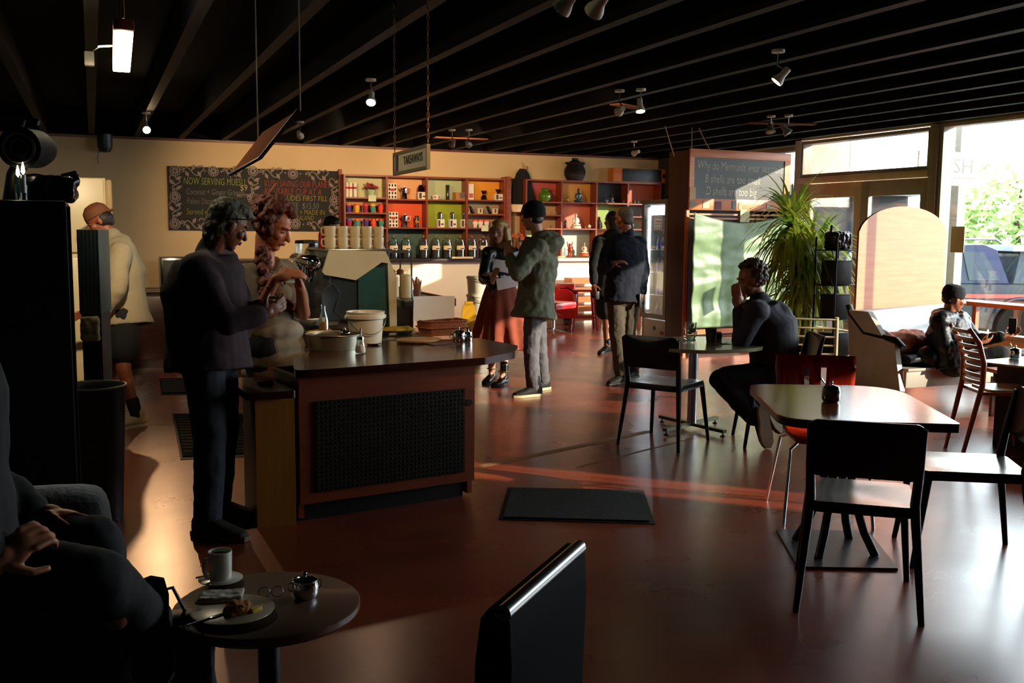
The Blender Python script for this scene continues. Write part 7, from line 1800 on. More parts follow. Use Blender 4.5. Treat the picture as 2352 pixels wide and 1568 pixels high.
for q in 'RL':
    o = shoe(root, K, q, m_boot, m_sole_b, 0.98, 0.1, 'ankle_boot')
    an = K['an'+q]; d = (K['toe'+q]-an); d.z = 0; d.normalize()
    c = an-d*0.05; MB().box(c.x-0.028, c.y-0.028, 0.001, c.x+0.028, c.y+0.028, 0.045, 0.006).build('heel', m_sole_b, o)
    MB().tube([an+Vector((0.05*math.cos(t), 0.05*math.sin(t), 0.03)) for t in [k*PI/8 for k in range(16)]], 0.005, 6, closed=True).build('gold_strap', m_gold, o)
def f(mb):
    mb.M = H; mb.ell((0, -0.03, 0.04), (0.088, 0.092, 0.094)); mb.ell((-0.0, 0.0, 0.09), (0.07, 0.08, 0.045))
    for q in (-1, 1):
        mb.cap((q*0.078, 0.01, 0.03), (q*0.092, -0.0, -0.15), 0.026, 0.03); mb.cap((q*0.07, -0.04, 0.03), (q*0.08, -0.05, -0.17), 0.035, 0.032)
    mb.cap((0, -0.07, 0.03), (0, -0.085, -0.17), 0.055, 0.045)
garment('hair', mat('blonde_hair', '#a8803c', 0.45, var=0.35, vscale=14, bump=0.5, bscale=30, stretch=(4, 4, 1)), root, f, 0.008, 0.01, 0.05, 2)
for k, (px, py, D_, rx, ry, lab) in enumerate(((1160, 612, 9.85, 0.5, 0.25, 'upper white sheet held by the blonde woman'), (1168, 648, 9.8, -0.6, 0.15, 'lower white sheet held by the blonde woman'))):
    m_ = MB(); m_.M = RY(rx*0.35) @ RX(0.25); m_.cbox((0, 0, 0), (0.24, 0.003, 0.12), 0.001); o = m_.build('paper_sheet', m_paper, loc=jp(px, py, D_), rot=-0.2); tag(o, lab, 'paper', 'papers in hand')

# ---- 5 tall man in black beanie and grey-green jacket
J = dict(head=jp(1224, 500, 9.35), neck=jp(1238, 545, 9.38), chest=jp(1236, 605, 9.38), pelvis=jp(1228, 705, 9.38),
         shL=jp(1236, 572, 9.18), shR=jp(1222, 570, 9.62), elL=jp(1188, 628, 9.05), elR=jp(1184, 622, 9.6), wrL=jp(1168, 586, 9.2), wrR=jp(1168, 598, 9.45),
         hipL=jp(1226, 712, 9.28), hipR=jp(1232, 712, 9.5), knL=jp(1220, 806, 9.3), knR=jp(1240, 804, 9.58), anL=jp(1226, 888, 9.3), anR=jp(1247, 880, 9.68), toeL=jp(1188, 900, 9.22), toeR=jp(1215, 890, 9.55))
for k in ('toeR', 'toeL'): J[k].z = 0.045
J['anR'].z = J['anL'].z = 0.09
root, K, H = person('tall man in black beanie and hooded grey-green jacket, arms folded', J['pelvis'], J, (-0.62, 0.75, -0.05), m_skinp, 1.05, 1.0,
                    hands=(('L', (0.1, 0.5, 0.8), (0.5, 0.5, 0), 0.5, -1), ('R', (-0.2, -0.4, 0.6), (0.5, 0.3, 0), 0.6, 1)))
def f(mb):
    add_torso(mb, K, 0.04, 0.1, 1.05, 1.05, 1.2, 1.15)
    for q in 'RL': mb.cap(K['sh'+q], K['el'+q], 0.085, 0.07); mb.cap(K['el'+q], K['el'+q].lerp(K['wr'+q], 0.9), 0.068, 0.05)
    mb.ell(K['neck']+Vector((0.06, -0.14, -0.05)), (0.14, 0.09, 0.09)); mb.ell(K['neck']+Vector((0.03, -0.06, 0.01)), (0.125, 0.12, 0.055))
    mb.ell(K['neck']+Vector((0.06, -0.16, -0.12)), (0.06, 0.04, 0.06))
garment('hooded_jacket', mat('grey_green_shell', '#6a6a54', 0.75, var=0.1), root, f, 0.011, 0.05, 0.11)
garment('trousers', mat('grey_twill', '#5c5a5e', 0.85, var=0.15), root, legs_g(K, (0.095, 0.075, 0.068), 1.05, 0.95, 0.015), 0.01, 0.022, 0.07)
for q in 'RL': shoe(root, K, q, mat('black_skate_suede', '#17130f', 0.8), mat('cream_sole', '#c8b890', 0.6), 1.12, 0.0, 'skate_shoe')
def f(mb): mb.M = H; mb.lathe([(0.086, 0.0), (0.093, 0.02), (0.094, 0.07), (0.08, 0.12), (0.05, 0.15), (0, 0.158), (0, 0.0)], seg=28, sy=1.12, c=(0, -0.018, 0.0))
garment('beanie', mat('black_knit', '#0a0a0c', 0.95, bump=0.4, bscale=60), root, f, 0.007, 0.008, 0.05, 2)
def f(mb): mb.M = H; mb.ell((0, -0.045, -0.015), (0.074, 0.052, 0.045))
garment('hair', m_hair_d, root, f, 0.007, 0.004, 0.05, 2)

# ---- 6 grey-haired man in navy sweatshirt
J = dict(head=jp(1432, 502, 10.35), neck=jp(1441, 538, 10.37), chest=jp(1436, 590, 10.37), pelvis=jp(1432, 682, 10.37),
         shL=jp(1402, 562, 10.32), shR=jp(1468, 560, 10.42), elL=jp(1388, 622, 10.15), elR=jp(1480, 622, 10.4), wrL=jp(1400, 612, 9.98), wrR=jp(1476, 672, 10.3),
         hipL=jp(1415, 690, 10.35), hipR=jp(1447, 690, 10.4), knL=jp(1418, 778, 10.25), knR=jp(1442, 780, 10.42), anL=jp(1428, 862, 10.1), anR=jp(1454, 850, 10.5), toeL=jp(1398, 862, 9.95), toeR=jp(1425, 852, 10.3))
J['elL'] = jp(1384, 618, 10.3); J['wrL'] = jp(1404, 606, 10.1)
for k in ('toeR', 'toeL'): J[k].z = 0.045
J['anR'].z = J['anL'].z = 0.09
root, K, H = person('grey-haired man in navy sweatshirt and khaki trousers seen from behind', J['pelvis'], J, (-0.35, 0.93, -0.12), m_skin, 1.03, 1.05,
                    hands=(('L', (0.6, -0.3, 0.2), (0, 0.2, -0.6), 0.8, -1), ('R', (0, 0.1, -1), (-0.6, 0.4, 0), 0.9, -1)))
def f(mb):
    add_torso(mb, K, 0.028, 0.06, 1.03, 1.15, 1.2)
    for q in 'RL': mb.cap(K['sh'+q], K['el'+q], 0.08, 0.064); mb.cap(K['el'+q], K['el'+q].lerp(K['wr'+q], 0.9), 0.062, 0.048)
    mb.cap(K['neck'], K['neck']+Vector((0, 0, 0.02)), 0.07, 0.068)
garment('sweatshirt', mat('navy_fleece', '#161c2c', 0.9, var=0.1), root, f, 0.01, 0.03, 0.12)
garment('trousers', mat('khaki_twill', '#4a4030', 0.85, var=0.15), root, legs_g(K, (0.1, 0.08, 0.07), 1.03, 0.95, 0.015), 0.01, 0.022, 0.08)
for q in 'RL': shoe(root, K, q, mat('dark_suede_shoe', '#16120f', 0.8), mat('grey_sole', '#4a463c', 0.7), 1.1)
def f(mb): mb.M = H; mb.ell((0, -0.03, 0.04), (0.081, 0.082, 0.088)); mb.ell((0, -0.06, -0.02), (0.074, 0.042, 0.05))
garment('hair', mat('silver_hair', '#4c4438', 0.7, var=0.5, vscale=50, bump=0.6, bscale=80), root, f, 0.007, 0.006, 0.03, 2)
g = MB(); g.M = H; g.tube([(-0.078, -0.02, 0.012), (-0.08, 0.05, 0.012), (-0.06, 0.095, 0.01), (0, 0.1, 0.012), (0.06, 0.095, 0.01), (0.08, 0.05, 0.012), (0.078, -0.02, 0.012)], 0.003, 6); g.build('spectacles', m_black, root)
o = MB().cbox((0, 0, 0), (0.04, 0.03, 0.14), 0.008).build('black_pouch', m_black, loc=jp(1470, 690, 10.25), rot=0.3); tag(o, 'small black pouch in the right hand of the navy-clad man', 'pouch')

# ---- 7 person in black behind him
J = dict(head=jp(1404, 508, 12.7), neck=jp(1402, 536, 12.7), chest=jp(1400, 580, 12.7), pelvis=jp(1398, 660, 12.7),
         shL=jp(1376, 556, 12.6), shR=jp(1426, 556, 12.85), elL=jp(1364, 608, 12.5), elR=jp(1436, 608, 12.8), wrL=jp(1364, 652, 12.4), wrR=jp(1436, 655, 12.7),
         hipL=jp(1388, 664, 12.65), hipR=jp(1408, 664, 12.8), knL=jp(1392, 736, 12.65), knR=jp(1412, 736, 12.85), anL=jp(1394, 796, 12.6), anR=jp(1414, 792, 12.9), toeL=jp(1380, 802, 12.45), toeR=jp(1402, 798, 12.75))
for k in ('toeR', 'toeL'): J[k].z = 0.045
J['anR'].z = J['anL'].z = 0.09
root, K, H = person('person in long black hoodie and shorts behind the navy-clad man', J['pelvis'], J, (-0.3, 0.93, -0.1), m_skind, 1.0, 1.0,
                    hands=(('L', (0, -0.1, -1), (0.6, 0.4, 0), 0.9, 1), ('R', (0, 0.1, -1), (-0.6, 0.4, 0), 0.9, -1)), face=False)
def f(mb):
    add_torso(mb, K, 0.04, 0.14, 1.0, 1.15, 1.2, 1.1)
    for q in 'RL': mb.cap(K['sh'+q], K['el'+q], 0.085, 0.068); mb.cap(K['el'+q], K['el'+q].lerp(K['wr'+q], 0.9), 0.066, 0.05)
    mb.ell(K['neck']+Vector((0.0, -0.06, -0.03)), (0.13, 0.1, 0.09))
garment('long_hoodie', mat('black_cloth', '#0a0a0b', 0.9), root, f, 0.012, 0.025, 0.12)
garment('shorts', mat('black_cloth', '#0a0a0b', 0.9), root, legs_g(K, (0.125, 0.13, 0.0), 1.0, 0.0, 0.03), 0.012, 0.015)
for q in 'RL': shoe(root, K, q, m_black, m_sole_b, 1.1, 0.03)
def f(mb): mb.M = H; mb.ell((0, -0.03, 0.035), (0.088, 0.09, 0.094)); mb.ell((0, -0.05, -0.07), (0.08, 0.06, 0.08))
garment('hair', m_hair_d, root, f, 0.008, 0.02, 0.03, 2)
o = MB().cbox((0, 0, 0), (0.05, 0.012, 0.1), 0.004).build('dark_phone', m_black, loc=jp(1372, 678, 12.35)); tag(o, 'dark phone held low by the person in the black hoodie', 'phone')

# ---- 8 curly-haired man sitting at the pale table
J = dict(head=jp(1724, 645, 7.32), neck=jp(1748, 692, 7.34), chest=jp(1772, 752, 7.34), pelvis=jp(1782, 852, 7.34),
         shL=jp(1738, 716, 7.12), shR=jp(1746, 712, 7.56), elL=jp(1704, 786, 7.12), elR=jp(1698, 780, 7.5), wrL=jp(1694, 706, 7.22), wrR=jp(1700, 702, 7.42),
         hipL=jp(1776, 862, 7.24), hipR=jp(1772, 858, 7.46), knL=jp(1656, 872, 7.2), knR=jp(1668, 866, 7.5), anL=jp(1738, 962, 7.24), anR=jp(1752, 945, 7.48), toeL=jp(1744, 1006, 7.22), toeR=jp(1770, 985, 7.42))
root, K, H = person('curly-haired man in grey ribbed sweater sitting with chin in hands', J['pelvis'], J, (-0.93, 0.22, -0.22), m_skin, 1.02, 1.05,
                    hands=(('L', (-0.1, 0.05, 1), (0.35, 0.8, 0.1), 0.25, -1), ('R', (-0.1, -0.1, 1), (0.35, -0.6, 0.1), 0.3, 1)))
def f(mb):
    add_torso(mb, K, 0.03, 0.04, 1.05, 1.15, 1.3)
    for q in 'RL': mb.cap(K['sh'+q], K['el'+q], 0.08, 0.06); mb.cap(K['el'+q], K['el'+q].lerp(K['wr'+q], 0.88), 0.058, 0.044)
    mb.ell(K['chest'].lerp(K['neck'], 0.5)+Vector((0.05, 0, -0.02)), (0.13, 0.19, 0.13))
    mb.cap(K['neck'], K['neck']+Vector((-0.02, 0, 0.02)), 0.074, 0.07)
sw = mat('grey_rib_knit', '#34323a', 0.85, var=0.1, vscale=10)
garment('sweater', sw, root, f, 0.009, 0.016, 0.12)
st = MB()
for dz in (0.10, 0.17): 
    c = K['pelvis'].lerp(K['chest'], dz*2.2)
    st.tube([c+Vector((0.188*math.cos(t), 0.2*math.sin(t), 0.01)) for t in [k*PI/16 for k in range(32)]], 0.014, 6, closed=True, flat=0.5)
garment('trousers', mat('black_denim', '#0b0b0d', 0.85, var=0.2), root, legs_g(K, (0.11, 0.085, 0.075), 1.05, 0.92, 0.02), 0.01, 0.016, 0.1)
st.bm.free()
for q in 'RL': shoe(root, K, q, mat('charcoal_canvas', '#1c1a1a', 0.9), mat('tan_gum_sole', '#9a7a58', 0.7), 1.1, 0.02)
def f(mb):
    mb.M = H; mb.ell((0, -0.03, 0.04), (0.085, 0.09, 0.09))
    curls(mb, H, 170, (0.092, 0.1, 0.095), (0, -0.025, 0.05), (0.016, 0.026), lambda p: p.y < 0.03 or p.z > 0.055)
garment('hair', mat('brown_curly_hair', '#4a3014', 0.5, var=0.5, vscale=40, bump=0.8, bscale=60), root, f, 0.006, 0.018, 0.02, 1)

# ---- 9 man on the padded bench with phone
J = dict(head=jp(2192, 686, 9.0), neck=jp(2178, 722, 9.05), chest=jp(2180, 765, 9.05), pelvis=jp(2192, 832, 9.05),
         shR=jp(2160, 738, 8.85), shL=jp(2206, 738, 9.28), elR=jp(2172, 800, 8.78), elL=jp(2246, 782, 9.15), wrR=jp(2244, 786, 8.72), wrL=jp(2306, 772, 8.95),
         hipR=jp(2192, 838, 8.95), hipL=jp(2206, 838, 9.15), knR=jp(2300, 812, 8.85), knL=jp(2322, 815, 9.1), anR=jp(2304, 905, 8.75), anL=jp(2338, 898, 9.05), toeR=jp(2350, 920, 8.72), toeL=jp(2385, 912, 9.0))
for k in ('toeR', 'toeL'): J[k].z = 0.045
J['anR'].z = J['anL'].z = 0.09
root, K, H = person('man in black beanie and puffer jacket sitting on the padded bench', J['pelvis'], J, (0.9, -0.35, -0.2), m_skin, 1.0, 1.05,
                    hands=(('R', (0.9, -0.3, 0.1), (-0.1, 0.5, 0.5), 0.8, 1), ('L', (0.9, -0.3, 0.25), (0, -0.3, 0.7), 0.8, -1)))
def f(mb):
    add_torso(mb, K, 0.045, 0.03, 1.0, 1.15, 1.25)
    for q in 'RL':
        for a, b in (('sh', 'el'), ('el', 'wr')):
            for k in range(7):
                u = (k+0.5)/7.5; mb.ell(K[a+q].lerp(K[b+q], u), 0.074-0.012*u-(0.012 if a == 'el' else 0), seg=14, rg=10)
    mb.ell(K['neck']+Vector((-0.03, 0.02, 0.0)), (0.12, 0.11, 0.06))
garment('puffer_jacket', mat('black_quilted_nylon', '#111217', 0.45, bump=0.2, bscale=20, spec=0.35), root, f, 0.009, 0.02, 0.06, 2)
garment('trousers', mat('charcoal_cloth', '#1c1b1c', 0.9), root, legs_g(K, (0.1, 0.08, 0.065), 1.0, 0.95, 0.02), 0.011, 0.012)
for q in 'RL': shoe(root, K, q, m_black, m_sole_b, 1.05)
def f(mb): mb.M = H; mb.lathe([(0.084, 0.01), (0.091, 0.025), (0.091, 0.07), (0.075, 0.11), (0.04, 0.128), (0, 0.13), (0, 0.01)], seg=28, sy=1.14, c=(0, -0.02, 0.0)); mb.ell((0, -0.07, 0.0), (0.07, 0.04, 0.03))
garment('beanie', mat('charcoal_knit', '#15151a', 0.95, bump=0.4, bscale=60), root, f, 0.006, 0.005, 0.05, 2)
def f(mb): mb.M = H; mb.ell((0, -0.065, -0.025), (0.07, 0.04, 0.035))
garment('hair', m_hair_d, root, f, 0.007, 0.005, 0.05, 2)
o = MB().cbox((0, 0, 0), (0.012, 0.07, 0.14), 0.005).build('mobile_phone', m_black, loc=jp(2326, 748, 8.93), rot=0.3); tag(o, 'black phone held up by the man on the bench', 'phone')
t = thing('small_cup', 'little dark cup in the near hand of the man on the bench', 'cup', jp(2262, 772, 8.7))
MB().lathe([(0, -0.03), (0.024, -0.03), (0.03, 0.025), (0.027, 0.025), (0, -0.02)]).build('cup_body', mat('bronze_plate', '#7a5a34', 0.3, 0.7), t); MB().lathe([(0.027, 0.022), (0.031, 0.026), (0.027, 0.03)], seg=14).build('cup_rim', m_white, t)
t = thing('yellow_strap_bag', 'black bag with yellow strap beside the man on the bench', 'bag', jp(2128, 835, 9.05))
q = MB(); q.ell((0, 0, 0.06), (0.1, 0.12, 0.1)); melt(q.build('bag_body', m_black, t), 0.01, 1, 0.02, 0.08)
MB().tube([(0.02, -0.13, 0.17), (0.04, -0.14, 0.08), (0.08, -0.14, 0.0), (0.13, -0.14, -0.02)], 0.014, 6, flat=0.4).build('strap', mat('yellow_webbing', '#c89a10', 0.7), t)

# ---- 10 seated person in black at the left foreground
J = dict(head=jp(-150, 560, 2.35), neck=jp(-160, 700, 2.35), chest=jp(-160, 900, 2.35), pelvis=jp(-130, 1250, 2.35),
         shR=jp(-170, 790, 2.2), shL=jp(-150, 790, 2.55), elR=jp(-110, 1120, 2.15), elL=jp(-60, 1080, 2.55), wrR=jp(-20, 1300, 2.1), wrL=jp(90, 1180, 2.5),
         hipR=jp(-110, 1300, 2.25), hipL=jp(-110, 1270, 2.45), knR=jp(225, 1330, 2.3), knL=jp(215, 1250, 2.5), anR=jp(350, 1430, 2.55), anL=jp(290, 1545, 2.45), toeR=jp(352, 1505, 2.5), toeL=jp(345, 1560, 2.35))
J['elR'] = jp(-110, 1130, 2.15); J['anL'].z = 0.09; J['toeL'].z = 0.045
root, K, H = person('seated person in black clothes at the dark left picture edge', J['pelvis'], J, (0.9, 0.3, -0.3), m_skin, 1.0, 1.0,
                    hands=(('R', (0.8, 0.3, 0.5), (0.1, 0.7, -0.6), 1.3, -1), ('L', (0.9, -0.1, -0.1), (0, -0.3, -0.9), 0.7, -1)), voxel=0.005)
def f(mb):
    add_torso(mb, K, 0.03, 0.05, 1.0, 1.1, 1.15)
    for q in 'RL': mb.cap(K['sh'+q], K['el'+q], 0.075, 0.06); mb.cap(K['el'+q], K['el'+q].lerp(K['wr'+q], 0.88), 0.058, 0.045)
garment('coat', mat('black_cloth', '#0a0a0b', 0.9), root, f, 0.011, 0.02, 0.1)
garment('trousers', mat('black_cloth', '#0a0a0b', 0.9), root, legs_g(K, (0.095, 0.075, 0.06), 1.0, 0.93, 0.02), 0.01, 0.014, 0.08)
for q in 'RL': 
    o = shoe(root, K, q, mat('black_boot_leather', '#100f0e', 0.2, coat=0.5), m_sole_b, 1.05, 0.08, 'laced_boot')
def f(mb): mb.M = H; mb.ell((0, -0.03, 0.04), (0.088, 0.092, 0.094))
garment('hair', m_hair_d, root, f, 0.009, 0.01, 0.05, 2)
t = thing('leather_handbag', 'black leather handbag with looped strap by the seated person', 'bag', (jp(370, 1385, 2.62)).to_3d())
t.location.z = 0.0
bz = jp(385, 1430, 2.62).z
for nm in (): pass
q = MB(); q.box(-0.13, -0.05, 0.001, 0.13, 0.05, bz+0.02, 0.03); melt(q.build('bag_body', m_leather, t), 0.008, 2, 0.02, 0.08)
MB().tube([(-0.05, 0, bz+0.0), (-0.03, 0, bz+0.08), (0.03, 0, bz+0.09), (0.06, 0, bz+0.02)], 0.005, 6).build('strap', m_leather, t)

# ---- 11 worker mostly hidden behind the espresso machine
J = {}
bx = jp(764, 600, 10.2)
def V_(x, y, z): return Vector((bx.x+x, bx.y+y, z))
J = dict(head=V_(0, 0, 1.535), neck=V_(0.01, 0.03, 1.4), chest=V_(0.01, 0.03, 1.22), pelvis=V_(0, 0.02, 0.88), shR=V_(-0.17, 0.02, 1.35), shL=V_(0.17, 0.02, 1.35),
         elR=V_(-0.22, -0.02, 1.08), elL=V_(0.22, -0.02, 1.08), wrR=V_(-0.18, -0.2, 0.98), wrL=V_(0.18, -0.2, 0.98), hipR=V_(-0.09, 0, 0.86), hipL=V_(0.09, 0, 0.86),
         knR=V_(-0.1, -0.02, 0.48), knL=V_(0.1, -0.02, 0.48), anR=V_(-0.1, 0, 0.09), anL=V_(0.1, 0, 0.09), toeR=V_(-0.11, -0.15, 0.045), toeL=V_(0.11, -0.15, 0.045))
root, K, H = person('dark-haired worker mostly hidden behind the stacked mugs', J['pelvis'], J, (0.35, -0.85, -0.3), m_skin, 0.98, 0.95,
                    hands=(('R', (0.2, -0.9, 0), (0.3, 0, -0.8), 0.6, -1), ('L', (-0.2, -0.9, 0), (-0.3, 0, -0.8), 0.6, 1)))
def f(mb):
    add_torso(mb, K, 0.02, 0.06, 0.98)
    for q in 'RL': mb.cap(K['sh'+q], K['el'+q], 0.065, 0.055)
garment('tee_shirt', mat('black_cloth', '#0a0a0b', 0.9), root, f, 0.012, 0.01)
garment('trousers', mat('black_cloth', '#0a0a0b', 0.9), root, legs_g(K, (0.09, 0.07, 0.06), 1.0, 0.95), 0.012, 0.01)
for q in 'RL': shoe(root, K, q, m_black, m_sole_b)
def f(mb): mb.M = H; mb.ell((0, -0.03, 0.045), (0.086, 0.09, 0.09)); mb.ell((0, 0.02, 0.095), (0.07, 0.06, 0.035))
garment('hair', m_hair_d, root, f, 0.008, 0.015, 0.03, 2)
t = thing('sauce_bottle', 'bright red squeeze bottle top behind the left stacked mug', 'bottle', (MX0+0.03, MY0+0.2, LB+zz+0.001))
MB().lathe([(0, 0), (0.03, 0), (0.03, 0.1), (0.022, 0.12), (0, 0.12)], seg=16).build('bottle_body', mat('red_plastic', '#c01c1c', 0.4), t); MB().lathe([(0, 0.12), (0.016, 0.12), (0.006, 0.155), (0, 0.157)], seg=12).build('nozzle', mat('red_plastic', '#c01c1c', 0.4), t)
# ================================================================== THE STREET
GZ = -0.3
struct('ground_outside', MB().box(XB2+0.13, -30, GZ-0.2, 60, 45, GZ), mat('grey_asphalt', '#4c4c50', 0.8, var=0.15, vscale=2))
struct('pavement', MB().box(XB2+0.13, -30, GZ, XB2+1.6, 45, -0.03), mat('pale_paving', '#77736c', 0.8, var=0.1))
# utility truck parked outside
mp_ = mat('navy_car_paint', '#080e20', 0.3, 0.0, var=0.05, coat=0.15, spec=0.2); mg_ = mat('dark_car_glass', '#2a3440', 0.15, 0.0, coat=0.0, spec=0.15)
tp = atD(2095, 700, 16.2)
rzt = math.atan2(-0.36, 0.93)
t = thing('utility_truck', 'dark blue utility truck parked outside the big window', 'car', (tp.x, tp.y, GZ), rzt)
def prof_loft(P, hw, name, m, parent, taper=0.0):
    b = MB(); R = []
    for y, k in ((-hw, 1.0), (-hw*0.97, 0.0), (hw*0.97, 0.0), (hw, 1.0)):
        c = Vector((sum(p[0] for p in P)/len(P), 0, sum(p[1] for p in P)/len(P)))
        R.append([Vector((x+(c.x-x)*0.02*k, y*(1-taper*max(0, z-1.0)), z+(c.z-z)*0.03*k)) for x, z in P])
    b.loft(R); return b.build(name, m, parent)
# length along x: front at -x
prof_loft([(-2.5, 0.35), (-2.55, 0.75), (-2.4, 0.95), (-1.3, 1.08), (2.5, 1.08), (2.55, 0.9), (2.5, 0.4), (1.75, 0.4), (1.6, 0.75), (1.0, 0.75), (0.85, 0.4), (-1.1, 0.35), (-1.25, 0.75), (-1.85, 0.75), (-2.0, 0.38)], 0.88, 'body_shell', mp_, t)
prof_loft([(-1.3, 1.075), (-0.7, 1.58), (-0.5, 1.66), (0.75, 1.68), (0.95, 1.6), (1.15, 1.075)], 0.84, 'cab', mat('blue_car_paint', '#101c3c', 0.3, spec=0.2), t, 0.12)
for k, P in enumerate(([(-1.1, 1.13), (-0.62, 1.52), (-0.25, 1.56), (-0.25, 1.13)], [(-0.17, 1.13), (-0.17, 1.56), (0.28, 1.57), (0.4, 1.13)], [(0.5, 1.13), (0.4, 1.57), (0.72, 1.56), (0.98, 1.13)])):
    b = MB(); b.loft([[Vector((x, y*(1-0.12*(z-1.0)), z)) for x, z in P] for y in (-0.85, -0.86)]); b.build('side_window', mg_, t, smooth=False)
prof_loft([(1.2, 1.075), (1.3, 1.6), (2.35, 1.6), (2.5, 1.075)], 0.82, 'canopy', mg_, t, 0.08)
b = MB(); b.loft([[Vector((x, y, z)) for x, z in ((1.15, 1.58), (1.15, 1.66), (2.4, 1.66), (2.45, 1.58))] for y in (-0.86, 0.86)]); b.build('canopy_roof', mat('pale_blue_roof_paint', '#8c9cb4', 0.2, coat=1.0), t, smooth=False)
for s in (-1, 1): MB().tube([(-0.4, s*0.6, 1.69), (-0.35, s*0.6, 1.75), (1.0, s*0.6, 1.76), (1.1, s*0.6, 1.69)], 0.02, 6).build('roof_rail', mat('silver_frame', '#a9adae', 0.25, 0.9), t)
MB().box(-2.0, -0.895, 0.86, 2.4, -0.88, 0.92).build('red_stripe', mat('red_stripe', '#8c2c24', 0.4), t, smooth=False)
for x in (-1.55, 1.3):
    for s in (-1, 1):
        w = MB(); w.M = T(x, s*0.8, 0.38) @ RX(PI/2); w.lathe([(0.2, -0.11), (0.36, -0.11), (0.38, -0.08), (0.38, 0.08), (0.36, 0.11), (0.2, 0.11)], seg=36); wo = w.build('wheel', m_rubber, t)
        w = MB(); w.M = T(x, s*0.8, 0.38) @ RX(PI/2); w.lathe([(0, -0.09), (0.06, -0.10), (0.07, -0.09), (0.2, -0.105), (0.215, -0.1), (0.215, 0.1), (0.2, 0.105), (0.07, 0.09), (0.06, 0.10), (0, 0.09)], seg=36); w.build('hub', mat('alloy_grey', '#8a8c90', 0.3, 0.8), wo)
    a = MB(); a.tube([(x+0.47*math.cos(u), -0.9, 0.38+0.47*math.sin(u)) for u in [PI*k/14 for k in range(15)]], 0.035, 8); a.build('wheel_arch', mp_, t)
# shop board outside
a, b = atY(2130, 366, 9.6), atY(2252, 352, 9.6)
t = thing('shop_sign', 'white hanging shop sign with black KUSH lettering outside', 'sign', (b.x, b.y, atY(2250, 428, 9.6).z))
d = (a-b); d.z = 0; W_s = d.length*1.15; rz_ = math.atan2(-d.y, -d.x); t.rotation_euler.z = rz_
Hs = b.z-t.location.z
MB().box(-W_s, 0, 0, 0, 0.03, Hs, 0.004).build('sign_panel', mat('white_sign_paint', '#e4e4e0', 0.5), t)
text_mesh('KUSH', Hs*0.62, 'sign_lettering', m_black, t, T(-0.48, -0.002, Hs*0.38) @ RX(PI/2), sx=1.15, align='CENTER')
MB().box(-W_s*0.9, -0.003, Hs*0.2, -W_s*0.08, -0.0005, Hs*0.26).build('red_line', mat('red_stripe', '#8c2c24', 0.4), t, smooth=False)
MB().box(-W_s*0.45, 0.03, Hs, -W_s*0.40, 0.06, Hs+1.5).build('hanging_bar', m_steel, t, smooth=False)
0 and struct('verandah', MB().box(XB2-0.6, 4.0, 3.35, XB2+2.4, 13.0, 3.45), mat('verandah_paint', '#8a8478', 0.6))
o = MB().cbox((0, 0, 1.6), (0.14, 0.14, 3.5)).build('verandah_post', mat('post_paint', '#6c6860', 0.6), loc=(atD(2203, 400, 13.6).x, atD(2203, 400, 13.6).y, 0.1), smooth=False); tag(o, 'grey verandah post outside between the door and the big window', 'post')
# trees along the street
def street_tree(label, loc, h, r, col, seed, n=900):
    t = thing('street_tree', label, 'tree', loc, 0, 'street trees')
    MB().tube([(0, 0, 0), (0.05, 0, h*0.3), (-0.05, 0.05, h*0.6), (0, 0, h*0.8)], [0.12, 0.09, 0.06, 0.03], 8).build('trunk', mat('tree_bark', '#4a4036', 0.9), t)
    rnd = random.Random(seed); b = MB()
    for _ in range(n):
        u = rnd.uniform(-1, 1); a = rnd.uniform(0, 2*PI); w = math.sqrt(1-u*u); k = rnd.uniform(0.35, 1)**0.6
        c = Vector((r*w*math.cos(a)*k, r*w*math.sin(a)*k, h*0.6+h*0.4*u*k))
        e1 = Vector((rnd.uniform(-1, 1), rnd.uniform(-1, 1), rnd.uniform(-1, 1))).normalized()*0.14; e2 = e1.orthogonal().normalized()*0.07
        b.quad(c-e1, c+e2, c+e1, c-e2)
    tag(b.build('foliage', mat('leaf_'+col.strip('#'), col, 0.6, var=0.4, vscale=3), t, smooth=False, recalc=False), kind='stuff')
a = atD(2345, 480, 21); street_tree('leafy green tree behind the parked truck', (a.x, a.y, GZ), 3.5, 1.75, '#a8c478', 1, 3000)
# dark building over the road behind the doors
a = atD(1980, 500, 24)
t = thing('street_building', 'low dark grey building across the street behind the doors', 'building', (a.x-1.0, a.y+1.5, GZ), math.radians(-22))
MB().box(-6.5, 0, 0, 3.0, 4, 2.75).build('wall', mat('dark_grey_render', '#2e3034', 0.8, var=0.1), t, smooth=False)
MB().box(-6.6, -0.5, 2.75, 3.1, 4.1, 3.0).build('fascia', mat('grey_fascia', '#5a5c5e', 0.7), t, smooth=False)
for k in range(3): MB().box(-5.5+k*2.6, -0.03, 0.4, -3.6+k*2.6, 0.0, 2.1).build('window', mg_, t, smooth=False)
MB().box(2.0, -0.05, 0.0, 2.8, 0, 2.0).build('door', mat('grey_door_paint', '#6a6c70', 0.6), t, smooth=False)
# window bar table, orange, with stands
a, b = atX(2216, 693, 8.86), atX(2352, 690, 8.86)
zb_ = 0.78
t = thing('window_bar', 'orange wooden bar ledge along the big window', 'bar ledge', (8.62, 4.6, zb_))
MB().box(0, 0, 0, 0.3, 3.55, 0.045, 0.004).build('bar_top', m_orangewood, t)
for y in (0.3, 1.8, 3.3): MB().box(0.1, y, -zb_, 0.15, y+0.05, 0).build('leg', m_orangewood, t, smooth=False)
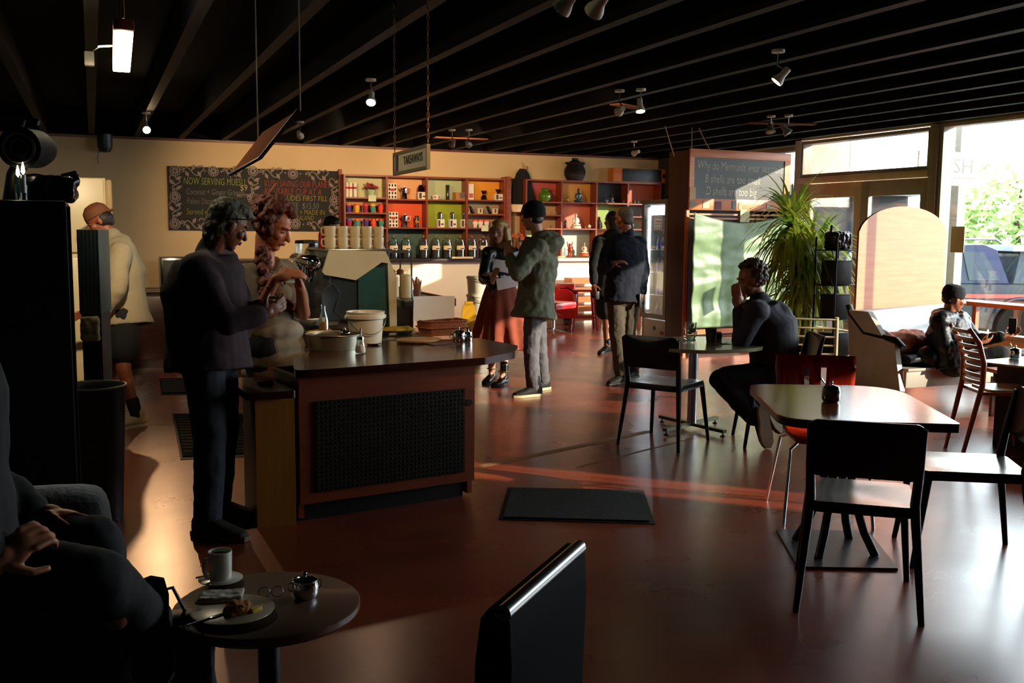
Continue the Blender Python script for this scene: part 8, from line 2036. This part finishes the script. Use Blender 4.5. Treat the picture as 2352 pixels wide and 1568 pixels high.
# yucca plant
pc_ = atD(1838, 790, 10.9)
t = thing('potted_yucca', 'tall yucca with long drooping leaves in a blue pot beside the notice cabinet', 'plant', (pc_.x, pc_.y, 0))
MB().lathe([(0, 0), (0.16, 0), (0.21, 0.32), (0.22, 0.34), (0.2, 0.34), (0.19, 0.3), (0, 0.3)], seg=28).build('pot', mat('blue_glazed_pot', '#16244c', 0.2, coat=0.6), t)
trunks = [((-0.16, 0.02), 1.7, 210), ((0.02, -0.05), 1.3, 150), ((0.24, 0.06), 1.4, 140), ((-0.04, 0.1), 1.0, 80)]
rnd = random.Random(11)
tr_, lf = MB(), MB()
m_lv = leafy('yucca_leaf', '#5a9424', '#b8b048')
for (dx, dy), hh_, n in trunks:
    b = MB().tube([(dx*0.4, dy*0.4, 0.3), (dx*0.7, dy, hh_*0.6), (dx, dy, hh_)], [0.035, 0.03, 0.025], 10).build('trunk', mat('yucca_trunk', '#8a7448', 0.8, var=0.3, vscale=20, bump=0.5), t)
    lf = MB()
    for i in range(n):
        a = rnd.uniform(0, 2*PI); up_ = rnd.uniform(0, 1); L = rnd.uniform(0.5, 0.78)
        z0 = hh_-0.5*(1-up_)*rnd.random(); el = 1.2*up_**1.5-0.15*(1-up_)
        p = Vector((dx, dy, z0)); dirv = Vector((math.cos(a)*math.cos(el), math.sin(a)*math.cos(el), math.sin(el)))
        w0 = rnd.uniform(0.014, 0.024); R = []; side_ = Vector((-math.sin(a), math.cos(a), 0))
        seg = 7; droop = (1.0-0.55*up_)*rnd.uniform(0.34, 0.55)
        for k in range(seg+1):
            u = k/seg; w = w0*(1-u**2.2)+0.001
            R.append((p-side_*w, p+side_*w)); 
            dirv = (dirv+Vector((0, 0, -droop*(0.5+u)))).normalized(); p = p+dirv*L/seg
        for (a0, b0_), (a1, b1) in zip(R, R[1:]): lf.quad(a0, b0_, b1, a1)
    o = lf.build('leaf_crown', m_lv, t, recalc=False); tag(o, kind='stuff')
# red retro chairs, stool, crates at the back right
def at_floor(px, py): p = atZ(px, py); return (p.x, p.y, 0)
m_red = mat('bright_red_vinyl', '#b41410', 0.3, coat=0.5); m_redm = mat('red_metal', '#8c1620', 0.35, 0.2)
f_ = [atZ(1286, 754), atZ(1340, 763), atZ(1356, 757), atZ(1300, 748)]
c = (f_[0]+f_[1]+f_[2]+f_[3])/4
t = thing('red_stool', 'red metal stool standing on the far floor', 'stool', (c.x+0.08, c.y-0.15, 0), -0.3)
hs = 0.62
for sx_ in (-1, 1):
    for sy_ in (-1, 1): MB().cyl((sx_*0.19, sy_*0.16, 0), (sx_*0.13, sy_*0.1, hs-0.02), 0.016, 0.02).build('leg', m_redm, t)
MB().prism(rrect(-0.18, -0.14, 0.18, 0.14, 0.05), hs-0.02, hs+0.01).build('seat', m_redm, t)
for z, s in ((0.17, 0.18), (0.2, 0.0)):
    pass
for s in (-1, 1): MB().cyl((-0.175, s*0.145, 0.2), (0.175, s*0.145, 0.2), 0.01).build('stretcher', m_redm, t); MB().cyl((s*0.175, -0.145, 0.24), (s*0.175, 0.145, 0.24), 0.01).build('stretcher', m_redm, t)
q = atZ(1268, 766)
t = thing('red_swivel_chair', 'red padded swivel armchair half hidden behind the beanie man', 'chair', (q.x-0.1, q.y-0.25, 0), 0.5)
for k in range(5):
    a = 2*PI*k/5; MB().tube([(0, 0, 0.1), (0.28*math.cos(a), 0.28*math.sin(a), 0.04)], [0.025, 0.015], 8).build('leg', m_steel, t)
MB().cyl((0, 0, 0.08), (0, 0, 0.4), 0.03).build('column', m_steel, t)
MB().box(-0.26, -0.24, 0.40, 0.26, 0.24, 0.5, 0.04).build('seat', m_red, t); MB().box(-0.27, 0.2, 0.48, 0.27, 0.29, 0.85, 0.04).build('backrest', m_red, t)
MB().tube([(-0.27, 0.19, 0.5), (-0.27, 0.19, 0.83), (0.27, 0.19, 0.83), (0.27, 0.19, 0.5)], 0.008, 6).build('white_piping', m_paper, t)
for s in (-1, 1): MB().tube([(s*0.26, 0.2, 0.66), (s*0.3, -0.05, 0.68), (s*0.28, -0.2, 0.6), (s*0.26, -0.2, 0.48)], 0.018, 8).build('armrest', m_chrome, t)
q = atZ(1300, 728)
q = atY(1292, 700, 14.1)
q.x -= 0.12
t = thing('red_armchair', 'second red armchair with white piping by the white wall', 'chair', (q.x, 14.1, 0), -0.4)
MB().box(-0.3, -0.28, 0.18, 0.3, 0.25, 0.42, 0.05).build('seat', m_red, t); MB().box(-0.32, 0.2, 0.2, 0.32, 0.32, 0.72, 0.05).build('backrest', m_red, t)
for s in (-1, 1):
    MB().box(s*0.3-0.04, -0.28, 0.2, s*0.3+0.04, 0.28, 0.56, 0.03).build('armrest', m_red, t)
    MB().cyl((s*0.26, -0.22, 0), (s*0.26, -0.22, 0.19), 0.015).build('leg', m_steel, t); MB().cyl((s*0.26, 0.22, 0), (s*0.26, 0.22, 0.21), 0.015).build('leg', m_steel, t)
MB().tube([(-0.3, 0.19, 0.45), (-0.3, 0.19, 0.7), (0.3, 0.19, 0.7), (0.3, 0.19, 0.45)], 0.008, 6).build('white_piping', m_paper, t)
q = atY(1355, 700, 14.45)
t = thing('wooden_crate', 'stack of orange wooden slat crates by the white wall', 'crate', (q.x-0.05, 14.45, 0))
for k in range(5):
    MB().box(-0.28, 0, 0.08+k*0.15, 0.28, 0.3, 0.17+k*0.15).build('crate_slat', m_orangewood, t, smooth=False)
for x in (-0.28, 0.24): MB().box(x, 0.01, 0, x+0.04, 0.29, 0.7).build('crate_post', m_darkwood, t, smooth=False)
q = atZ(1470, 760)
t = thing('wooden_trestle', 'pale wooden bench end beside the lit fridge', 'bench', (q.x-0.1, q.y+0.5, 0), 0.1)
MB().box(-0.35, -0.2, 0.42, 0.35, 0.2, 0.46, 0.004).build('bench_top', mat('pale_bench_wood', '#b8a288', 0.5, var=0.1), t)
for x in (-0.3, 0.26):
    for y in (-0.17, 0.13): MB().box(x, y, 0, x+0.05, y+0.05, 0.42).build('leg', m_orangewood, t, smooth=False)
# striped pale chair and blue tub behind the seated man
q = atD(1862, 850, 8.7)
t = thing('striped_chair', 'pale slatted chair catching the sun behind the seated man', 'chair', (q.x, q.y, 0), face(0.6, 0.8))
mpl = mat('pale_cream_slats', '#c4b48c', 0.5)
for s in (-1, 1):
    MB().tube([(s*0.19, -0.24, 0), (s*0.19, -0.2, 0.45), (s*0.18, -0.28, 0.84)], 0.015, 8).build('leg', mpl, t); MB().cyl((s*0.19, 0.2, 0), (s*0.18, 0.18, 0.44), 0.015).build('leg', mpl, t)
for k in range(5): MB().tube([(-0.18, -0.205-0.018*k, 0.52+k*0.075), (0, -0.24-0.018*k, 0.52+k*0.075), (0.18, -0.205-0.018*k, 0.52+k*0.075)], 0.018, 6, flat=0.5).build('slat', mpl, t)
MB().prism(rrect(-0.2, -0.2, 0.2, 0.2, 0.04), 0.44, 0.465).build('seat', mpl, t)
# outdoor picnic table glimpsed through the door
a = atD(1905, 760, 13.5)
t = thing('picnic_table', 'red-brown slatted outdoor table seen through the doors', 'table', (a.x-0.4, a.y+2.4, GZ), -0.4)
m_pt = wood('red_brown_slats', '#6a2c1c', '#7c3a26', 0.5)
for k in range(5): MB().box(-0.9, -0.4+k*0.17, 0.74, 0.9, -0.26+k*0.17, 0.77).build('top_slat', m_pt, t, smooth=False)
for x in (-0.7, 0.65): MB().box(x, -0.35, 0.0, x+0.06, -0.28, 0.74).build('leg', m_pt, t, smooth=False); MB().box(x, 0.3, 0.0, x+0.06, 0.37, 0.74).build('leg', m_pt, t, smooth=False)
